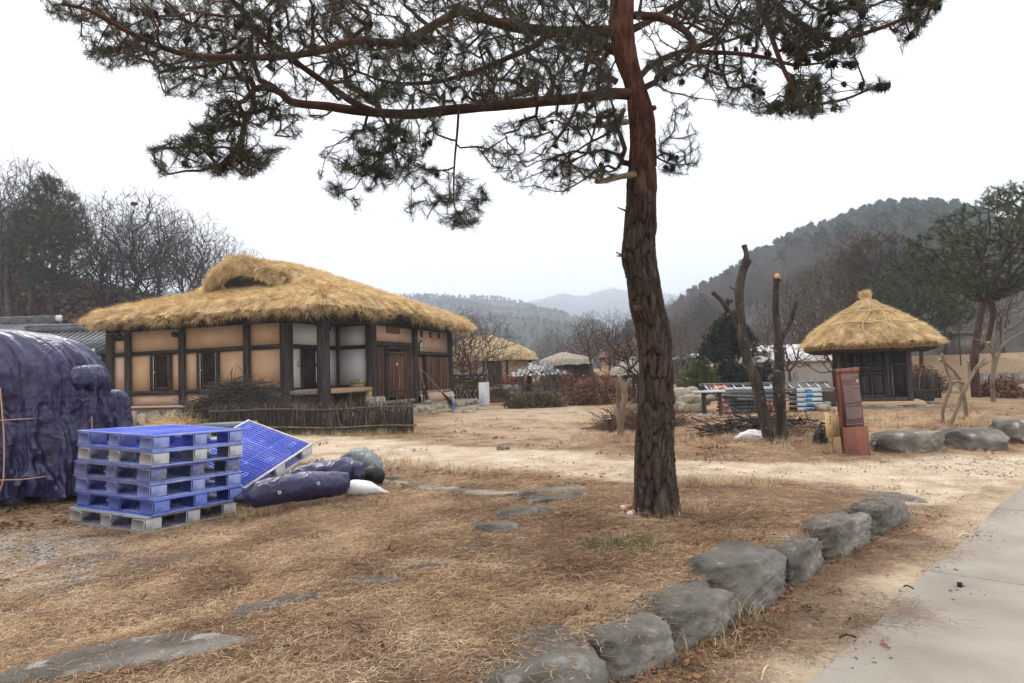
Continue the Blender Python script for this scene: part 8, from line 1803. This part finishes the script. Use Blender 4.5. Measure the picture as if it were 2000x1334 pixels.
# dead leaves: thick along the foot of the kerb, sparse on the turf
x, y = sample(9000, rmax=13); kk2 = -path_s(x, y); dl = np.where((kk2 < .72) & (y < 6.6), np.exp(-((kk2 - .58) / .22) ** 2) * 1.0, .022 + .0 * x); dl = dl + .25 * np.exp(-((kk2 - .72) / .12) ** 2) * (y < 6.4); dl = np.where(kk2 < .02, .004, dl); dl = np.where(attr_at(dirt, x, y) * (kk2 > 1) > .5, .012, dl)
ok = RL.random(len(x)) < dl; x, y = x[ok], y[ok]; n0 = len(x)
scatter('dead_leaves', np.stack([x, y, gz_at(x, y) + .008], 1), np.stack([RL.normal(0, .1, n0), RL.normal(0, .1, n0), RL.uniform(0, 6.28, n0)], 1), RL.uniform(.6, 1.1, n0), LF, RL.integers(0, 3, n0), None, 'stuff', 'curled brown dead leaves gathered along the foot of the kerb stones')
x, y = sample(16000, rmax=20, rmin=3); kk2 = -path_s(x, y); gg = attr_at(a_grav, x, y); gsp = np.exp(-(((x - 6.2) / 1.6) ** 2 + ((y - 9.6) / .8) ** 2)); dg = gg * .8 + .05 * attr_at(dirt, x, y) + gsp * .8; dg = np.where(kk2 < .05, .0015 + .12 * np.exp(-np.maximum(-kk2, 0) / .12), dg); ok = RL.random(len(x)) < dg; x, y = x[ok], y[ok]; n0 = len(x)
scatter('gravel', np.stack([x, y, gz_at(x, y) + .001 + .022 * (-path_s(x, y) < .0)], 1), np.stack([0 * x, 0 * x, RL.uniform(0, 6.28, n0)], 1), RL.uniform(.6, 1.2, n0), PB, RL.integers(0, 2, n0), None, 'stuff', 'grey gravel chips showing through worn ground')
# coarser litter over the farther yard
x, y = sample(16000, rmin=8, rmax=34, a0=-40, a1=48); ok = (RL.random(len(x)) < (1 - attr_at(dirt, x, y) * .95) * np.clip(.7 + fbm(np.stack([x * .7, y * .7, 0 * x], 1), 97, 3), 0, 1)) & (path_s(x, y) < -.1); x, y = x[ok], y[ok]
Lh = np.stack([x - HC[0], y - HC[1]], 1) @ np.array([[math.cos(HYAW), -math.sin(HYAW)], [math.sin(HYAW), math.cos(HYAW)]]); ok = ~((Lh[:, 0] > -8.6) & (Lh[:, 0] < .95) & (Lh[:, 1] > -.5) & (Lh[:, 1] < 9.4)); x, y = x[ok], y[ok]; n0 = len(x)
scatter('yard_litter', np.stack([x, y, gz_at(x, y) + .004], 1), np.stack([0 * x, 0 * x, RL.uniform(0, 6.28, n0)], 1), RL.uniform(1.3, 2.0, n0), [GB[0], GB[2], LF[0]], np.where(RL.random(n0) < .05, 2, RL.integers(0, 2, n0)), None, 'stuff', 'dry grass, needles and leaves strewn over the far yard')
# taller dead grass: by the pine, along road edge, fence foot
def tallgrass(seed, n=22, h=.16, sp=.05):
    R = np.random.default_rng(seed); V = []; F = []
    for i in range(n):
        a = R.uniform(0, 6.28); p = np.array([R.normal(0, sp), R.normal(0, sp), -.01]); l = h * R.uniform(.4, 1.3); d = np.array([math.cos(a) * .35, math.sin(a) * .35, 1]); s = np.array([-math.sin(a), math.cos(a), 0]) * .0013; k0 = len(V); m = p + d * l * .55; e = m + np.array([math.cos(a) * .7, math.sin(a) * .7, .5]) * l * .5; V += [p - s, p + s, m + s, m - s, e]; F += [(k0, k0 + 1, k0 + 2, k0 + 3), (k0 + 3, k0 + 2, k0 + 4)]
    return V, F
TG = [proto('tall_dry_grass', *tallgrass(s), M_b3 if s == 2 else M_b1) for s in (1, 2)] + [proto('tall_green_grass', *tallgrass(3, 20, .09), M_b4)]
gp = []; gi = []
def gline(p0, p1, n, wd, gr=.0):
    a, b_ = gnd(*p0), gnd(*p1)
    for k in range(n): t = RL.random(); q = a + (b_ - a) * t; gp.append([q[0] + RL.normal(0, wd), q[1] + RL.normal(0, wd)]); gi.append(2 if RL.random() < gr else RL.integers(0, 2))
gline((1330, 955), (1500, 950), 130, .13); gline((1240, 1002), (1325, 1000), 40, .12); gline((560, 848), (805, 848), 260, .22, .45); gline((815, 812), (900, 803), 90, .15, .3); gline((1150, 860), (1300, 858), 120, .35, .05); gline((1350, 860), (1640, 870), 160, .4, .04); gline((1700, 830), (1990, 830), 200, .6, .15); gline((1180, 1330), (1420, 1270), 26, .04, .6); gline((1430, 1230), (1500, 1215), 14, .05, .6); gline((700, 900), (1000, 935), 120, .25, .0); gline((420, 1010), (650, 985), 40, .08, 0)
gp = np.array(gp); scatter('tall_dry_grass', np.stack([gp[:, 0], gp[:, 1], gz_at(gp[:, 0], gp[:, 1])], 1), np.stack([0 * gp[:, 0], 0 * gp[:, 0], RL.uniform(0, 6.28, len(gp))], 1), RL.uniform(.5, 1.2, len(gp)), TG, gi, None, 'stuff', 'sparse taller dry and green grass tufts at edges and stone feet')
# individual fallen straws, twigs, leaves and cans
for k, (x0, y0, x1, y1, r_) in enumerate([(1440, 1009, 1490, 995, .003), (1487, 1334, 1502, 1303, .004), (1390, 1312, 1400, 1330, .003), (1640, 1257, 1672, 1256, .006), (1765, 1155, 1785, 1160, .005), (1870, 1057, 1892, 1050, .004), (915, 1143, 955, 1140, .006), (610, 1165, 740, 1152, .0025), (1745, 1110, 1782, 1106, .003)]):
    a, b_ = gnd(x0, y0), gnd(x1, y1); a[2] += .01 + (.02 if path_s(a[0], a[1]) > -.1 else 0); b_[2] += .012 + (.02 if path_s(b_[0], b_[1]) > -.1 else 0); tag(mesh_np('fallen_twig' if r_ > .0035 else 'fallen_straw', *tube(spline([a, (a + b_) / 2 + [0, .01, .01], b_], 4), r_, 5), M_b3 if r_ < .0041 else M_bk2), ['pale straw lying on the turf right of the pine foot', 'pale stalk pointing up from the litter at the bottom edge', 'short stalk by the lowest kerb boulder', 'dark twig on the path near the bottom', 'dark twig on the path edge above the joint', 'thin twig on the path edge at the far corner', 'stick on the turf in front of the pine', 'long pale straw between the two edging stones at left', 'pale stalk beside the middle kerb stones'][k], 'twig' if r_ > .0035 else 'straw')
M_can = mat('can_white_paint', [(.6, .58, .56), (.7, .68, .66)], 8, 3, .4, spec=.5); M_cano = mat('can_orange_paint', [(.62, .19, .05), (.7, .26, .09)], 8, 3, .4, spec=.5)
for k, (px, py, rz_, l_) in enumerate([(1225, 998, .3, .10), (1233, 1010, 1.0, .07)]):
    p = gnd(px, py); o_ = empty('drink_can', p + [0, 0, .03], rz_, ['upper crushed orange and white drink can left of the pine foot', 'lower crushed orange and white drink can left of the pine foot'][k], 'can', 'crushed cans at the pine foot'); V, F = tube([(-l_ / 2, 0, 0), (0, 0, .004), (l_ / 2, 0, 0)], [.028, .024, .028], 14); V = V * [1, 1, .8]; mesh_np('body', V, F, M_can, o_, smooth=True); V, F = tube([(-l_ / 4, 0, 0), (l_ / 4, 0, 0.001)], [.0275, .0265], 14, False); mesh_np('orange_band', V * [1, 1.02, .82], F, M_cano, o_, smooth=True)
p = gnd(215, 1192 + 52); 
for k, (px, py) in enumerate([(905, 1130), (645, 1210), (560, 1275), (126, 1024), (1875, 1148)]):
    p = gnd(px, py); tag(rock('fallen_cone', (p[0], p[1], p[2] + .02), (.03, .03, .035), k, M_cone, sub=2, rough=.3), ['dark fallen cone on the turf right of the sliver stones', 'fallen cone just above the turf beside the short dark stone', 'dark cone near the bottom, right of the large slab', 'dark cone left of the pallet stack foot', 'dark pebble-like cone on the concrete path'][k], 'pine cone')

# ================================================================== AIR
hb = MB().box((0, 0, 0), (2.0, 2.0, 2.0)); hz_o = hb.build('haze', None); hz_o.scale = (3000, 2300, 110); hz_o.location = (0, 1700, 96); hz_o['kind'] = 'stuff'
hm = bpy.data.materials.new('haze_air'); hm.use_nodes = True; hn = hm.node_tree; hn.nodes.remove(hn.nodes['Principled BSDF']); pvn = hn.nodes.new('ShaderNodeVolumePrincipled')
pvn.inputs['Color'].default_value = (.80, .88, .98, 1); pvn.inputs['Density'].default_value = .0008; pvn.inputs['Anisotropy'].default_value = .2
hn.links.new(pvn.outputs[0], hn.nodes['Material Output'].inputs['Volume']); hz_o.data.materials.append(hm)
